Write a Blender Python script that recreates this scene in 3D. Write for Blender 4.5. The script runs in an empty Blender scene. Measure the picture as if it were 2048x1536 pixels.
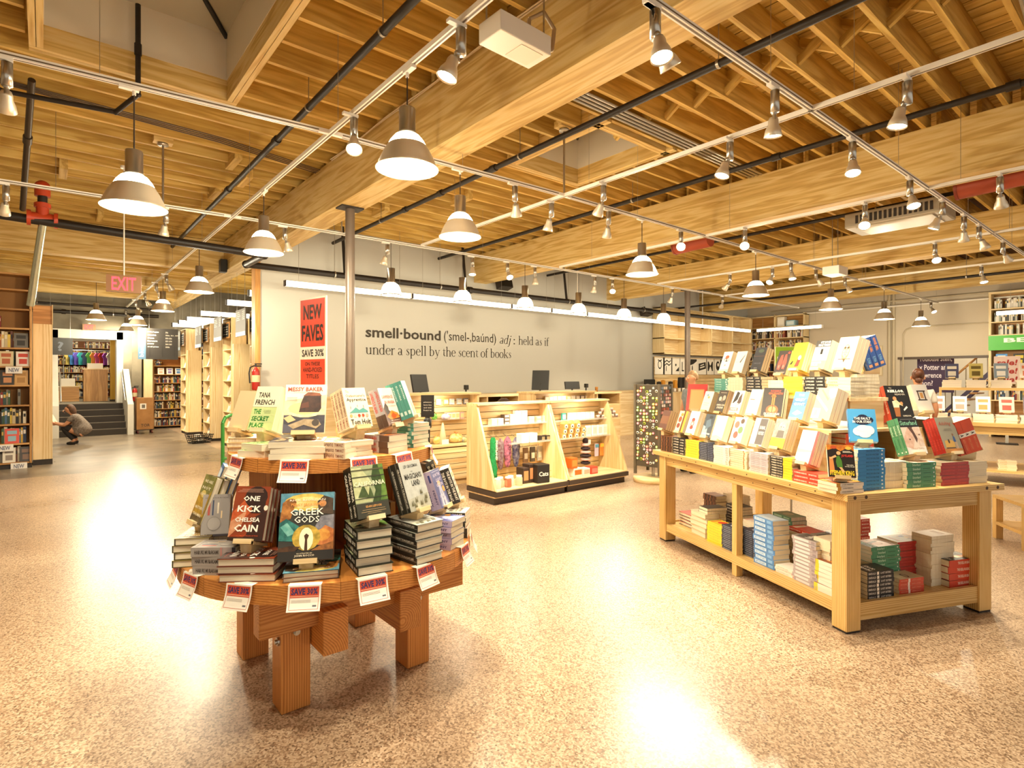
import bpy, math, random
from mathutils import Matrix, Vector
random.seed(7)
S = bpy.context.scene
COL = S.collection
R90 = math.pi / 2
rad = math.radians
# ------------------------------------------------------------------ camera
FPX, CX, HY, EYE = 1135.0, 1024.0, 755.0, 1.6
YAW = rad(39.5)
cam = bpy.data.cameras.new('camera')
cam.sensor_width = 36.0
cam.lens = FPX / 2048 * 36.0
cam.shift_y = -(768 - HY) / 2048
cam.clip_end = 200
camo = bpy.data.objects.new('camera', cam)
camo.location = (0, 0, EYE)
camo.rotation_euler = (R90, 0, -YAW)
COL.objects.link(camo)
S.camera = camo
# ------------------------------------------------------------------ world and exposure
W = bpy.data.worlds.new('world')
S.world = W
W.use_nodes = True
_bg = W.node_tree.nodes['Background']
_bg.inputs[0].default_value = (1.0, 0.92, 0.8, 1)
_bg.inputs[1].default_value = 0.6
S.view_settings.view_transform = 'Standard'
S.view_settings.look = 'None'
S.view_settings.gamma = 1
S.view_settings.use_curve_mapping = False
S.view_settings.exposure = 0.5
S.cycles.max_bounces = 5
S.cycles.diffuse_bounces = 3
S.cycles.glossy_bounces = 2
S.cycles.transmission_bounces = 2
S.cycles.transparent_max_bounces = 4
S.cycles.caustics_reflective = False
S.cycles.caustics_refractive = False
S.cycles.adaptive_threshold = 0.06
# light levels (watts) used by the lamp builders further down
P_PENDANT, P_SMALL, P_SPOT, E_TUBE = 150.0, 18.0, 225.0, 3.2
WARM = (1.0, 0.88, 0.64)
# ------------------------------------------------------------------ pixel helpers (a pixel is a direction; distance from what a thing touches)
FW = (math.sin(YAW), math.cos(YAW)); RT = (math.cos(YAW), -math.sin(YAW))
def ray(px, py=HY):
    t = (px - CX) / FPX
    return FW[0] + RT[0] * t, FW[1] + RT[1] * t, (HY - py) / FPX
def onz(px, py, z=0.0):
    r = ray(px, py); d = (z - EYE) / r[2]; return Vector((r[0] * d, r[1] * d, z))
def onx(px, py, X):
    r = ray(px, py); d = X / r[0]; return Vector((X, r[1] * d, EYE + r[2] * d))
def ony(px, py, Y):
    r = ray(px, py); d = Y / r[1]; return Vector((r[0] * d, Y, EYE + r[2] * d))
# ------------------------------------------------------------------ materials
def lin(h):
    if not isinstance(h, str): return tuple(h)
    h = h.lstrip('#')
    o = []
    for i in (0, 2, 4):
        c = int(h[i:i + 2], 16) / 255
        o.append(c / 12.92 if c <= 0.04045 else ((c + 0.055) / 1.055) ** 2.4)
    return tuple(o)
MATS = {}
def newmat(name):
    m = bpy.data.materials.new(name); m.use_nodes = True
    nt = m.node_tree
    return m, nt, nt.nodes['Principled BSDF']
def col(h, rough=0.5, metal=0.0, name=None):
    k = ('c', h, rough, metal)
    if k not in MATS:
        m, nt, b = newmat(name or 'paint_%s' % str(h).strip('#'))
        b.inputs['Base Color'].default_value = (*lin(h), 1)
        b.inputs['Roughness'].default_value = rough
        b.inputs['Metallic'].default_value = metal
        MATS[k] = m
    return MATS[k]
def emit(h, s, name='glow'):
    k = ('e', h, s)
    if k not in MATS:
        m, nt, b = newmat(name)
        b.inputs['Base Color'].default_value = (*lin(h), 1)
        b.inputs['Emission Color'].default_value = (*lin(h), 1)
        b.inputs['Emission Strength'].default_value = s
        if name != 'fluorescent_tube_glow': m.cycles.emission_sampling = 'NONE'
        MATS[k] = m
    return MATS[k]
def glass(h='ffffff', alpha=0.25, rough=0.08):
    k = ('g', h, alpha)
    if k not in MATS:
        m, nt, b = newmat('clear_plastic')
        b.inputs['Base Color'].default_value = (*lin(h), 1)
        b.inputs['Roughness'].default_value = rough
        b.inputs['Alpha'].default_value = alpha
        MATS[k] = m
    return MATS[k]
def node(nt, t, **kw):
    n = nt.nodes.new(t)
    for a, b in kw.items(): setattr(n, a, b)
    return n
def coords(nt, scale, rnd=True):
    tc = node(nt, 'ShaderNodeTexCoord')
    mp = node(nt, 'ShaderNodeMapping')
    mp.inputs['Scale'].default_value = scale
    nt.links.new(tc.outputs['Object'], mp.inputs['Vector'])
    if rnd:
        oi = node(nt, 'ShaderNodeObjectInfo')
        ma = node(nt, 'ShaderNodeMath', operation='MULTIPLY'); ma.inputs[1].default_value = 37.0
        cb = node(nt, 'ShaderNodeCombineXYZ')
        nt.links.new(oi.outputs['Random'], ma.inputs[0])
        for i in range(3): nt.links.new(ma.outputs[0], cb.inputs[i])
        nt.links.new(cb.outputs[0], mp.inputs['Location'])
        return mp, oi
    return mp, None
def ramp(nt, stops):
    r = node(nt, 'ShaderNodeValToRGB')
    e = r.color_ramp.elements
    while len(e) < len(stops): e.new(0.5)
    for i, (p, c) in enumerate(stops):
        e[i].position = p; e[i].color = (*lin(c), 1)
    return r
WOODS = {
    # light, mid, dark tone and roughness
    'fir_beam': ('e4c888', 'd7b369', 'bb934a', 0.62),
    'fir_joist': ('e2c272', 'd4ad58', 'b2883c', 0.65),
    'fir_deck': ('e6c97e', 'dab666', 'b99248', 0.65),
    'fir_table': ('dd9c52', 'cb843c', 'a8602a', 0.42),
    'ash': ('e8c88c', 'd8b068', 'b98a44', 0.38),
    'birch': ('f0dcb2', 'e8cd9c', 'd6b47c', 0.45),
    'pine': ('f2ddb0', 'ead09c', 'd2ac6c', 0.5),
    'maple': ('e8cfa0', 'dfc08c', 'cda66c', 0.4),
    'shelf_tan': ('d0a062', 'c08a4a', 'a07038', 0.5),
}
def wood(kind, axis):
    k = ('w', kind, axis)
    if k in MATS: return MATS[k]
    a, b_, c, ro = WOODS[kind]
    m, nt, b = newmat('%s_wood' % kind)
    sc = [7.0, 7.0, 7.0]; sc[axis] = 0.55
    mp, oi = coords(nt, sc)
    n1 = node(nt, 'ShaderNodeTexNoise'); n1.inputs['Scale'].default_value = 1.4; n1.inputs['Detail'].default_value = 1.5
    n1.inputs['Distortion'].default_value = 0.6
    nt.links.new(mp.outputs[0], n1.inputs['Vector'])
    wv = node(nt, 'ShaderNodeMath', operation='MULTIPLY'); wv.inputs[1].default_value = 22.0 if kind == 'fir_beam' else 16.0
    sn = node(nt, 'ShaderNodeMath', operation='SINE')
    nt.links.new(n1.outputs['Fac'], wv.inputs[0])
    if kind in ('fir_table', 'ash', 'pine'):
        # growth rings about a pith line beside the board: arcs on the ends, long figure on the faces
        tc2 = node(nt, 'ShaderNodeTexCoord'); mp2 = node(nt, 'ShaderNodeMapping')
        nt.links.new(tc2.outputs['Object'], mp2.inputs['Vector'])
        s2 = [1.0, 1.0, 1.0]; s2[axis] = 0.035; mp2.inputs['Scale'].default_value = s2
        rv = node(nt, 'ShaderNodeMapRange'); rv.inputs['To Min'].default_value = 0.03; rv.inputs['To Max'].default_value = 0.16
        nt.links.new(oi.outputs['Random'], rv.inputs['Value'])
        cb2 = node(nt, 'ShaderNodeCombineXYZ')
        for i in range(3):
            if i != axis: nt.links.new(rv.outputs[0], cb2.inputs[i])
        nt.links.new(cb2.outputs[0], mp2.inputs['Location'])
        ln = node(nt, 'ShaderNodeVectorMath', operation='LENGTH'); nt.links.new(mp2.outputs[0], ln.inputs[0])
        fr = node(nt, 'ShaderNodeMath', operation='MULTIPLY'); fr.inputs[1].default_value = 560.0 if kind != 'pine' else 300.0
        nt.links.new(ln.outputs['Value'], fr.inputs[0])
        nm = node(nt, 'ShaderNodeMath', operation='MULTIPLY'); nm.inputs[1].default_value = 9.0
        nt.links.new(n1.outputs['Fac'], nm.inputs[0])
        ad = node(nt, 'ShaderNodeMath', operation='ADD'); nt.links.new(fr.outputs[0], ad.inputs[0]); nt.links.new(nm.outputs[0], ad.inputs[1])
        nt.links.new(ad.outputs[0], sn.inputs[0])
    else:
        nt.links.new(wv.outputs[0], sn.inputs[0])
    mr = node(nt, 'ShaderNodeMapRange'); mr.inputs['From Min'].default_value = -1.0
    nt.links.new(sn.outputs[0], mr.inputs['Value'])
    n2 = node(nt, 'ShaderNodeTexNoise'); n2.inputs['Scale'].default_value = 9.0; n2.inputs['Detail'].default_value = 1
    nt.links.new(mp.outputs[0], n2.inputs['Vector'])
    mx = node(nt, 'ShaderNodeMath', operation='ADD'); mm = node(nt, 'ShaderNodeMath', operation='MULTIPLY'); mm.inputs[1].default_value = 0.55
    nt.links.new(mr.outputs[0], mm.inputs[0]); nt.links.new(mm.outputs[0], mx.inputs[0])
    m2 = node(nt, 'ShaderNodeMath', operation='MULTIPLY'); m2.inputs[1].default_value = 0.45
    nt.links.new(n2.outputs['Fac'], m2.inputs[0]); nt.links.new(m2.outputs[0], mx.inputs[1])
    rp = ramp(nt, [(0.12, a), (0.5, b_), (0.95, c)])
    nt.links.new(mx.outputs[0], rp.inputs[0])
    hs = node(nt, 'ShaderNodeHueSaturation')
    vr = node(nt, 'ShaderNodeMapRange'); vr.inputs['To Min'].default_value = 0.86; vr.inputs['To Max'].default_value = 1.12
    nt.links.new(oi.outputs['Random'], vr.inputs['Value']); nt.links.new(vr.outputs[0], hs.inputs['Value'])
    nt.links.new(rp.outputs[0], hs.inputs['Color']); nt.links.new(hs.outputs[0], b.inputs['Base Color'])
    b.inputs['Roughness'].default_value = ro
    MATS[k] = m
    return m
def pages_mat():
    if 'pages' in MATS: return MATS['pages']
    m, nt, b = newmat('page_edges')
    mp, oi = coords(nt, (3, 900, 3))
    n = node(nt, 'ShaderNodeTexNoise'); n.inputs['Scale'].default_value = 1.0
    nt.links.new(mp.outputs[0], n.inputs['Vector'])
    r = ramp(nt, [(0.3, 'd8c7a4'), (0.7, 'f4ead2')])
    nt.links.new(n.outputs['Fac'], r.inputs[0]); nt.links.new(r.outputs[0], b.inputs['Base Color'])
    b.inputs['Roughness'].default_value = 0.85
    MATS['pages'] = m
    return m
def floor_mat():
    m, nt, b = newmat('terrazzo_floor')
    tc = node(nt, 'ShaderNodeTexCoord')
    v = node(nt, 'ShaderNodeTexVoronoi'); v.inputs['Scale'].default_value = 120.0
    nt.links.new(tc.outputs['Object'], v.inputs['Vector'])
    r1 = ramp(nt, [(0.0, '665341'), (0.3, 'a58b73'), (0.62, 'd0b99f'), (1.0, 'e6d4be')])
    nt.links.new(v.outputs['Color'], r1.inputs[0])
    n2 = node(nt, 'ShaderNodeTexNoise'); n2.inputs['Scale'].default_value = 0.6; n2.inputs['Detail'].default_value = 5
    nt.links.new(tc.outputs['Object'], n2.inputs['Vector'])
    r2 = ramp(nt, [(0.35, 'd2c4b4'), (0.65, 'ece4d8')])
    nt.links.new(n2.outputs['Fac'], r2.inputs[0])
    mx = node(nt, 'ShaderNodeMix', data_type='RGBA', blend_type='MULTIPLY'); mx.inputs['Factor'].default_value = 0.75
    nt.links.new(r1.outputs[0], mx.inputs[6]); nt.links.new(r2.outputs[0], mx.inputs[7])
    # polished grey-brown concrete of the old floor beyond the joint at Y = 11.9
    sp = node(nt, 'ShaderNodeSeparateXYZ'); nt.links.new(tc.outputs['Object'], sp.inputs[0])
    gt = node(nt, 'ShaderNodeMapRange'); gt.inputs['From Min'].default_value = 11.88; gt.inputs['From Max'].default_value = 11.92
    nt.links.new(sp.outputs['Y'], gt.inputs['Value'])
    lx = node(nt, 'ShaderNodeMath', operation='LESS_THAN'); lx.inputs[1].default_value = 3.0
    nt.links.new(sp.outputs['X'], lx.inputs[0])
    ml = node(nt, 'ShaderNodeMath', operation='MULTIPLY'); nt.links.new(gt.outputs[0], ml.inputs[0]); nt.links.new(lx.outputs[0], ml.inputs[1])
    n3 = node(nt, 'ShaderNodeTexNoise'); n3.inputs['Scale'].default_value = 1.6; n3.inputs['Detail'].default_value = 6
    nt.links.new(tc.outputs['Object'], n3.inputs['Vector'])
    r3 = ramp(nt, [(0.3, '6f6252'), (0.7, '9c8c76')])
    nt.links.new(n3.outputs['Fac'], r3.inputs[0])
    m3 = node(nt, 'ShaderNodeMix', data_type='RGBA')
    nt.links.new(ml.outputs[0], m3.inputs['Factor']); nt.links.new(mx.outputs[2], m3.inputs[6]); nt.links.new(r3.outputs[0], m3.inputs[7])
    # thin wandering cracks
    v2 = node(nt, 'ShaderNodeTexVoronoi', feature='DISTANCE_TO_EDGE', voronoi_dimensions='2D'); v2.inputs['Scale'].default_value = 0.34
    nz = node(nt, 'ShaderNodeTexNoise'); nz.inputs['Scale'].default_value = 2.5; nz.inputs['Detail'].default_value = 4
    nt.links.new(tc.outputs['Object'], nz.inputs['Vector'])
    va = node(nt, 'ShaderNodeVectorMath', operation='MULTIPLY_ADD'); va.inputs[1].default_value = (0.35, 0.35, 0)
    nt.links.new(nz.outputs['Color'], va.inputs[0]); nt.links.new(tc.outputs['Object'], va.inputs[2])
    nt.links.new(va.outputs[0], v2.inputs['Vector'])
    ck = node(nt, 'ShaderNodeMath', operation='LESS_THAN'); ck.inputs[1].default_value = 0.0011
    nt.links.new(v2.outputs['Distance'], ck.inputs[0])
    cs = node(nt, 'ShaderNodeMath', operation='MULTIPLY'); cs.inputs[1].default_value = 0.45; nt.links.new(ck.outputs[0], cs.inputs[0])
    m4 = node(nt, 'ShaderNodeMix', data_type='RGBA'); m4.inputs[7].default_value = (*lin('6e543f'), 1)
    nt.links.new(cs.outputs[0], m4.inputs['Factor']); nt.links.new(m3.outputs[2], m4.inputs[6])
    nt.links.new(m4.outputs[2], b.inputs['Base Color'])
    rr = node(nt, 'ShaderNodeMapRange'); rr.inputs['To Min'].default_value = 0.2; rr.inputs['To Max'].default_value = 0.4
    nt.links.new(n2.outputs['Fac'], rr.inputs['Value']); nt.links.new(rr.outputs[0], b.inputs['Roughness'])
    return m
def noisy(name, a, b_, scale=3.0, rough=0.7, detail=5):
    k = ('n', name)
    if k in MATS: return MATS[k]
    m, nt, b = newmat(name)
    mp, oi = coords(nt, (1, 1, 1))
    n = node(nt, 'ShaderNodeTexNoise'); n.inputs['Scale'].default_value = scale; n.inputs['Detail'].default_value = detail
    nt.links.new(mp.outputs[0], n.inputs['Vector'])
    r = ramp(nt, [(0.32, a), (0.68, b_)])
    nt.links.new(n.outputs['Fac'], r.inputs[0]); nt.links.new(r.outputs[0], b.inputs['Base Color'])
    b.inputs['Roughness'].default_value = rough
    MATS[k] = m
    return m
WHITE_METAL = col('efe8dc', 0.4, 0, 'white_enamel')
ALU = col('ddd0b8', 0.38, 0.55, 'spun_aluminium')
STEEL = col('b9b4aa', 0.28, 0.9, 'brushed_steel')
BLACK = col('17140f', 0.45, 0, 'black_paint')
PIPE = col('241c15', 0.5, 0.2, 'black_pipe')
DARK = col('2a211a', 0.6, 0, 'dark_laminate')
# ------------------------------------------------------------------ mesh builder
FONTC = {}
def font_geo(s, bold=0.0, shear=0.0, res=2):
    k = (s, bold, shear)
    if k in FONTC: return FONTC[k]
    c = bpy.data.curves.new('lettering', 'FONT'); c.body = s; c.resolution_u = res
    c.offset = bold; c.shear = shear; c.fill_mode = 'FRONT'
    o = bpy.data.objects.new('lettering', c)
    me = bpy.data.meshes.new_from_object(o)
    vs = [(v.co.x, v.co.y) for v in me.vertices]; fs = [tuple(p.vertices) for p in me.polygons]
    bpy.data.objects.remove(o); bpy.data.curves.remove(c); bpy.data.meshes.remove(me)
    if not vs: vs = [(0, 0)]
    xs = [v[0] for v in vs]; ys = [v[1] for v in vs]
    FONTC[k] = (vs, fs, (min(xs), max(xs), min(ys), max(ys)))
    return FONTC[k]
class MB:
    def __init__(s): s.v = []; s.f = []; s.mi = []; s.mats = []; s.sm = []
    def mid(s, m):
        if m not in s.mats: s.mats.append(m)
        return s.mats.index(m)
    def add(s, vs, fs, m, M=None, smooth=False):
        b = len(s.v); i = s.mid(m)
        if M is not None: vs = [M @ Vector(v) for v in vs]
        s.v += [tuple(v) for v in vs]
        for q in fs: s.f.append(tuple(b + k for k in q)); s.mi.append(i); s.sm.append(smooth)
        return s
    def box(s, x0, x1, y0, y1, z0, z1, m, M=None):
        vs = [(x, y, z) for z in (z0, z1) for y in (y0, y1) for x in (x0, x1)]
        return s.add(vs, [(0, 2, 3, 1), (4, 5, 7, 6), (0, 1, 5, 4), (2, 6, 7, 3), (0, 4, 6, 2), (1, 3, 7, 5)], m, M)
    def tube(s, p0, p1, r, m, n=8, r1=None, cap=True, M=None):
        p0 = Vector(p0); p1 = Vector(p1); r1 = r if r1 is None else r1
        q = (p1 - p0).to_track_quat('Z', 'Y').to_matrix()
        vs = []
        for p, rr in ((p0, r), (p1, r1)):
            for k in range(n):
                a = 2 * math.pi * k / n
                vs.append(p + q @ Vector((rr * math.cos(a), rr * math.sin(a), 0)))
        s.add(vs, [(k, (k + 1) % n, n + (k + 1) % n, n + k) for k in range(n)], m, M, True)
        if cap:
            s.add(vs, [tuple(reversed(range(n))), tuple(range(n, 2 * n))], m, M)
        return s
    def path(s, pts, r, m, n=6, M=None):
        for a, b in zip(pts, pts[1:]): s.tube(a, b, r, m, n, M=M)
        return s
    def lathe(s, prof, m, n=24, M=None, close=False):
        vs = []
        for (r, z) in prof:
            for k in range(n):
                a = 2 * math.pi * k / n
                vs.append((r * math.cos(a), r * math.sin(a), z))
        fs = []
        for j in range(len(prof) - 1):
            for k in range(n):
                fs.append((j * n + k, j * n + (k + 1) % n, (j + 1) * n + (k + 1) % n, (j + 1) * n + k))
        s.add(vs, fs, m, M, True)
        if close:
            s.add(vs, [tuple(reversed(range(n))), tuple(range((len(prof) - 1) * n, len(prof) * n))], m, M)
        return s
    def prism(s, poly, a, b, m, axis='y', M=None):
        # poly: 2-D outline; extruded from a to b along axis ('y': outline in xz, 'x': outline in yz, 'z': outline in xy)
        n = len(poly)
        f = {'y': lambda p, t: (p[0], t, p[1]), 'x': lambda p, t: (t, p[0], p[1]), 'z': lambda p, t: (p[0], p[1], t)}[axis]
        vs = [f(p, a) for p in poly] + [f(p, b) for p in poly]
        fs = [(k, (k + 1) % n, n + (k + 1) % n, n + k) for k in range(n)] + [tuple(reversed(range(n))), tuple(range(n, 2 * n))]
        return s.add(vs, fs, m, M)
    def ball(s, c, r, m, n=10, sc=(1, 1, 1), M=None):
        vs = []; fs = []; k2 = max(4, n // 2 + 1)
        for j in range(k2 + 1):
            t = math.pi * j / k2
            for k in range(n):
                a = 2 * math.pi * k / n
                vs.append((c[0] + r * sc[0] * math.sin(t) * math.cos(a), c[1] + r * sc[1] * math.sin(t) * math.sin(a), c[2] + r * sc[2] * math.cos(t)))
        for j in range(k2):
            for k in range(n): fs.append((j * n + k, (j + 1) * n + k, (j + 1) * n + (k + 1) % n, j * n + (k + 1) % n))
        return s.add(vs, fs, m, M, True)
    def text(s, t, x0, z0, x1, z1, m, M=None, bold=0.0, shear=0.0, y=0.0):
        # lettering stretched into the box x0..x1, z0..z1 in the xz plane, facing -y
        vs, fs, (a, b, c, d) = font_geo(t, bold, shear)
        kx = (x1 - x0) / max(b - a, 1e-6); kz = (z1 - z0) / max(d - c, 1e-6)
        return s.add([(x0 + (v[0] - a) * kx, y, z0 + (v[1] - c) * kz) for v in vs], fs, m, M)
    def mesh(s, name):
        me = bpy.data.meshes.new(name)
        me.from_pydata(s.v, [], s.f)
        for m in s.mats: me.materials.append(m)
        me.polygons.foreach_set('material_index', s.mi)
        me.polygons.foreach_set('use_smooth', s.sm)
        me.update()
        return me
    def build(s, name, parent=None, M=None, bevel=0.0):
        return put(s.mesh(name), name, parent, M, bevel)
def put(me, name, parent=None, M=None, bevel=0.0):
    o = bpy.data.objects.new(name, me); COL.objects.link(o)
    if parent is not None: o.parent = parent
    if M is not None: o.matrix_local = M
    if bevel:
        b = o.modifiers.new('bevel', 'BEVEL'); b.width = bevel; b.segments = 2; b.limit_method = 'ANGLE'
    return o
LABELS = {}
def tag(o, label, cat, group=None, kind=None):
    if label:
        o['label'] = label
        LABELS.setdefault(label, []).append(o.name)
    if cat: o['category'] = cat
    if group: o['group'] = group
    if kind: o['kind'] = kind
    return o
def thing(name, label, cat, M=None, group=None):
    o = bpy.data.objects.new(name, None); COL.objects.link(o); o.empty_display_size = 0.1
    if M is not None: o.matrix_world = M
    return tag(o, label, cat, group)
def TR(x=0, y=0, z=0, rz=0.0, rx=0.0, ry=0.0):
    return Matrix.Translation((x, y, z)) @ Matrix.Rotation(rz, 4, 'Z') @ Matrix.Rotation(ry, 4, 'Y') @ Matrix.Rotation(rx, 4, 'X')
def wbox(name, parent, x0, x1, y0, y1, z0, z1, kind, M=None, bevel=0.0, axis=None):
    # a wooden board, grain along its longest side; mesh centred so grain differs board to board
    d = (x1 - x0, y1 - y0, z1 - z0)
    ax = axis if axis is not None else d.index(max(d))
    hx, hy, hz = d[0] / 2, d[1] / 2, d[2] / 2
    T = Matrix.Translation(((x0 + x1) / 2, (y0 + y1) / 2, (z0 + z1) / 2))
    return MB().box(-hx, hx, -hy, hy, -hz, hz, wood(kind, ax)).build(name, parent, (M @ T) if M is not None else T, bevel)
def light(kind, name, M, power, parent=None, colr=WARM, size=0.05, spot=None, blend=0.5):
    l = bpy.data.lights.new(name, kind); l.energy = power; l.color = colr
    if kind in ('POINT', 'SPOT'): l.shadow_soft_size = size
    if spot: l.spot_size = rad(spot); l.spot_blend = blend
    o = bpy.data.objects.new(name, l); COL.objects.link(o)
    if parent is not None: o.parent = parent; o.matrix_local = M
    else: o.matrix_world = M
    return o
ORD = ['topmost', 'second from top', 'third from top', 'fourth from top', 'fifth from top', 'sixth from top', 'seventh from top', 'eighth from top', 'ninth from top', 'tenth from top', 'eleventh from top', 'twelfth from top', 'thirteenth from top', 'fourteenth from top']
NTH = ['first', 'second', 'third', 'fourth', 'fifth', 'sixth', 'seventh', 'eighth', 'ninth', 'tenth', 'eleventh', 'twelfth', 'thirteenth', 'fourteenth']
# ================================================================== SETTING
def struct(o): o['kind'] = 'structure'; return o
fl = MB().add([(-6, -4, 0), (21, -4, 0), (21, 30, 0), (-6, 30, 0)], [(0, 1, 2, 3)], floor_mat()).build('floor'); struct(fl)
tag(fl, 'speckled polished terrazzo shop floor', None)
PAINT = col('c0bdb3', 0.75, 0, 'off_white_wall_paint')
PAINT2 = col('cdc0aa', 0.75, 0, 'cream_wall_paint')
YW, XW = 10.7, 20.2          # back wall plane, right wall plane
WX0, WX1 = 2.98, 14.35       # white wall ends
wb = MB().box(WX0, WX1, YW, YW + 0.16, 0, 4.69, PAINT).build('wall_back'); struct(wb)
tag(wb, 'broad off-white wall carrying a printed dictionary definition', None)
wbt = wbox('trim_1', None, WX0 - 0.09, WX0, YW - 0.02, YW + 0.2, 0, 4.4, 'shelf_tan'); struct(wbt); tag(wbt, 'wooden corner trim at the left end of the white wall', None)
w2 = MB().box(WX1, XW + 0.2, YW + 0.02, YW + 0.16, 0, 4.69, PAINT).build('wall_backright'); struct(w2)
tag(w2, 'cream wall behind the wooden cubbies', None)
# right wall with a wide opening to the stair hall
wr = MB()
for y0, y1, z0, z1 in ((-4, 3.75, 0, 4.7), (3.75, 5.85, 2.2, 4.7), (5.85, YW + 0.2, 0, 4.7)):
    wr.box(XW, XW + 0.2, y0, y1, z0, z1, PAINT2)
wr = wr.build('wall_right'); struct(wr); tag(wr, 'cream painted wall with pipes and a wide low opening', None)
tr = MB().box(XW - 0.03, XW + 0.22, 3.7, 5.9, 2.15, 2.22, col('4a3a2c', 0.5)).build('trim_2'); struct(tr); tag(tr, 'dark lintel over the opening to the stair hall', None)
hall = MB().box(XW + 3.4, XW + 3.6, -3, 11, 0, 4.7, col('d8cfbf', 0.8)).box(XW + .2, XW + 3.6, 7.8, 8.0, 0, 4.7, col('cfc4b0', .8)).box(XW + .2, XW + 3.6, 0.2, 0.4, 0, 4.7, col('cfc4b0', .8)).build('wall_hall'); struct(hall)
tag(hall, 'pale wall of the stair hall seen through the opening', None)
hc = MB().box(XW + .2, XW + 3.6, 0.2, 8, 3.0, 3.1, col('d8cfbf', 0.8)).build('ceiling_hall'); struct(hc); tag(hc, 'pale ceiling of the stair hall', None)
# far end of the left aisle: grey concrete wall with a white doorway above steps
CONC = noisy('grey_concrete', '6d6556', '8f8672', 1.6, 0.85)
FY = 20.6
wf = MB().box(-6, 0.2, FY, FY + 0.25, 0, 4.7, CONC).box(2.05, 9.0, FY + 0.6, FY + 0.85, 0, 4.7, CONC).box(0.2, 2.05, FY, FY + 0.25, 2.95, 4.7, CONC).box(2.05, 2.3, FY, FY + 0.8, 0, 4.7, CONC).build('wall_far'); struct(wf)
tag(wf, 'grey concrete wall at the end of the left aisle', None)
WP = col('d6d2c6', 0.6)
df = MB().box(0.14, 0.30, FY - 0.12, FY + 0.3, 0, 2.95, WP).box(1.66, 1.82, FY - 0.12, FY + 0.3, 0, 2.95, WP).box(0.14, 1.82, FY - 0.12, FY + 0.3, 2.72, 2.98, WP).box(1.82, 2.05, FY, FY + .25, 0, 2.95, CONC).build('door_1'); struct(df)
tag(df, 'white framed doorway at the top of the dark steps', None)
wl = MB().box(-6.2, -6, -4, 30, 0, 4.7, PAINT2).build('wall_left'); struct(wl); tag(wl, 'cream wall far at the left side', None)
wn = MB().box(-6, 9, 27.5, 27.7, 0, 4.7, PAINT2).build('wall_north'); struct(wn); tag(wn, 'cream wall at the back of the room beyond the steps', None)
rf = MB().box(-0.3, 2.05, FY + .1, 27.5, 0, 0.85, CONC).build('floor_upper'); struct(rf); tag(rf, 'raised floor of the next room above the steps', None)
# ------------------------------------------------------------------ ceiling: slab, boards, joists, bridging
JB, JT = 4.42, 4.70
SKY = [(0.0, 1.42, 2.6, 6.25), (4.80, 5.92, 4.30, 5.70)]
BEAMX = [2.88, 7.68, 12.3, 17.0]
BW = 0.355
slab = MB()
SKYH = [(a - .04, b + .04, c - .04, d + .04) for a, b, c, d in SKY]
DK = col('5f3c18', 0.8)
def grid_minus(x0, x1, y0, y1, holes):
    xs = sorted({x0, x1, *[h[0] for h in holes], *[h[1] for h in holes]}); ys = sorted({y0, y1, *[h[2] for h in holes], *[h[3] for h in holes]})
    for a, b in zip(xs, xs[1:]):
        for c, d in zip(ys, ys[1:]):
            mx, my = (a + b) / 2, (c + d) / 2
            if not any(h[0] < mx < h[1] and h[2] < my < h[3] for h in holes): yield a, b, c, d
for a, b, c, d in grid_minus(-6.2, 3.1, -4, 30, SKYH[:1]): slab.box(a, b, c, d, 4.735, 4.8, DK)
for a, b, c, d in grid_minus(3.1, 24, -4, 11, SKYH[1:]): slab.box(a, b, c, d, 4.735, 4.8, DK)
slab.box(3.1, 9.2, 11, 30, 4.735, 4.8, DK)
ceil = slab.build('ceiling'); struct(ceil); tag(ceil, 'open timber ceiling of exposed joists and boards', None)
bays = [(-4.2, 2.98, 0.40, 0.9, 13.0), (3.0, 7.86, 0.355, -0.85, 10.6), (7.8, 12.5, 0.36, -1.0, 10.6), (12.4, 17.2, 0.4, -1.0, 10.6), (17.1, 20.2, 0.45, -1.0, 10.6), (3.0, 9.0, 0.42, 11.0, 20.9)]
JM = {}
def joist(x0, x1, y):
    L = round(x1 - x0, 2)
    if L not in JM: JM[L] = MB().box(-L / 2, L / 2, -0.022, 0.022, 0, JT - JB, wood('fir_joist', 0)).mesh('joist')
    put(JM[L], 'joist', ceil, TR((x0 + x1) / 2, y, JB))
BRM = MB().box(-0.02, 0.02, -0.2, 0.2, -0.035, 0.035, wood('fir_joist', 1)).mesh('bridging')
for bi, (x0, x1, st, y0, y1) in enumerate(bays):
    y = y0
    while y < y1:
        segs = [(x0, x1)]
        for hx0, hx1, hy0, hy1 in SKY:
            if hy0 - 0.12 < y < hy1 + 0.12 and x0 < hx0 and hx1 < x1: segs = [(x0, hx0 - 0.12), (hx1 + 0.12, x1)]
        for a, b in segs: joist(a, b, y)
        xb = {1: 5.30, 2: 10.2, 3: 14.8}.get(bi)
        if xb and y < 4.2:
            sl = math.atan2(JT - JB - 0.09, st - 0.05)
            for s_ in (-1, 1):
                put(BRM, 'bridging', ceil, Matrix.Translation((xb + s_ * 0.025, y + st / 2, (JB + JT) / 2)) @ Matrix.Rotation(s_ * sl, 4, 'X') @ Matrix.Diagonal((1, (st / math.cos(sl)) / 0.44, 1, 1)))
        y += st
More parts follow.
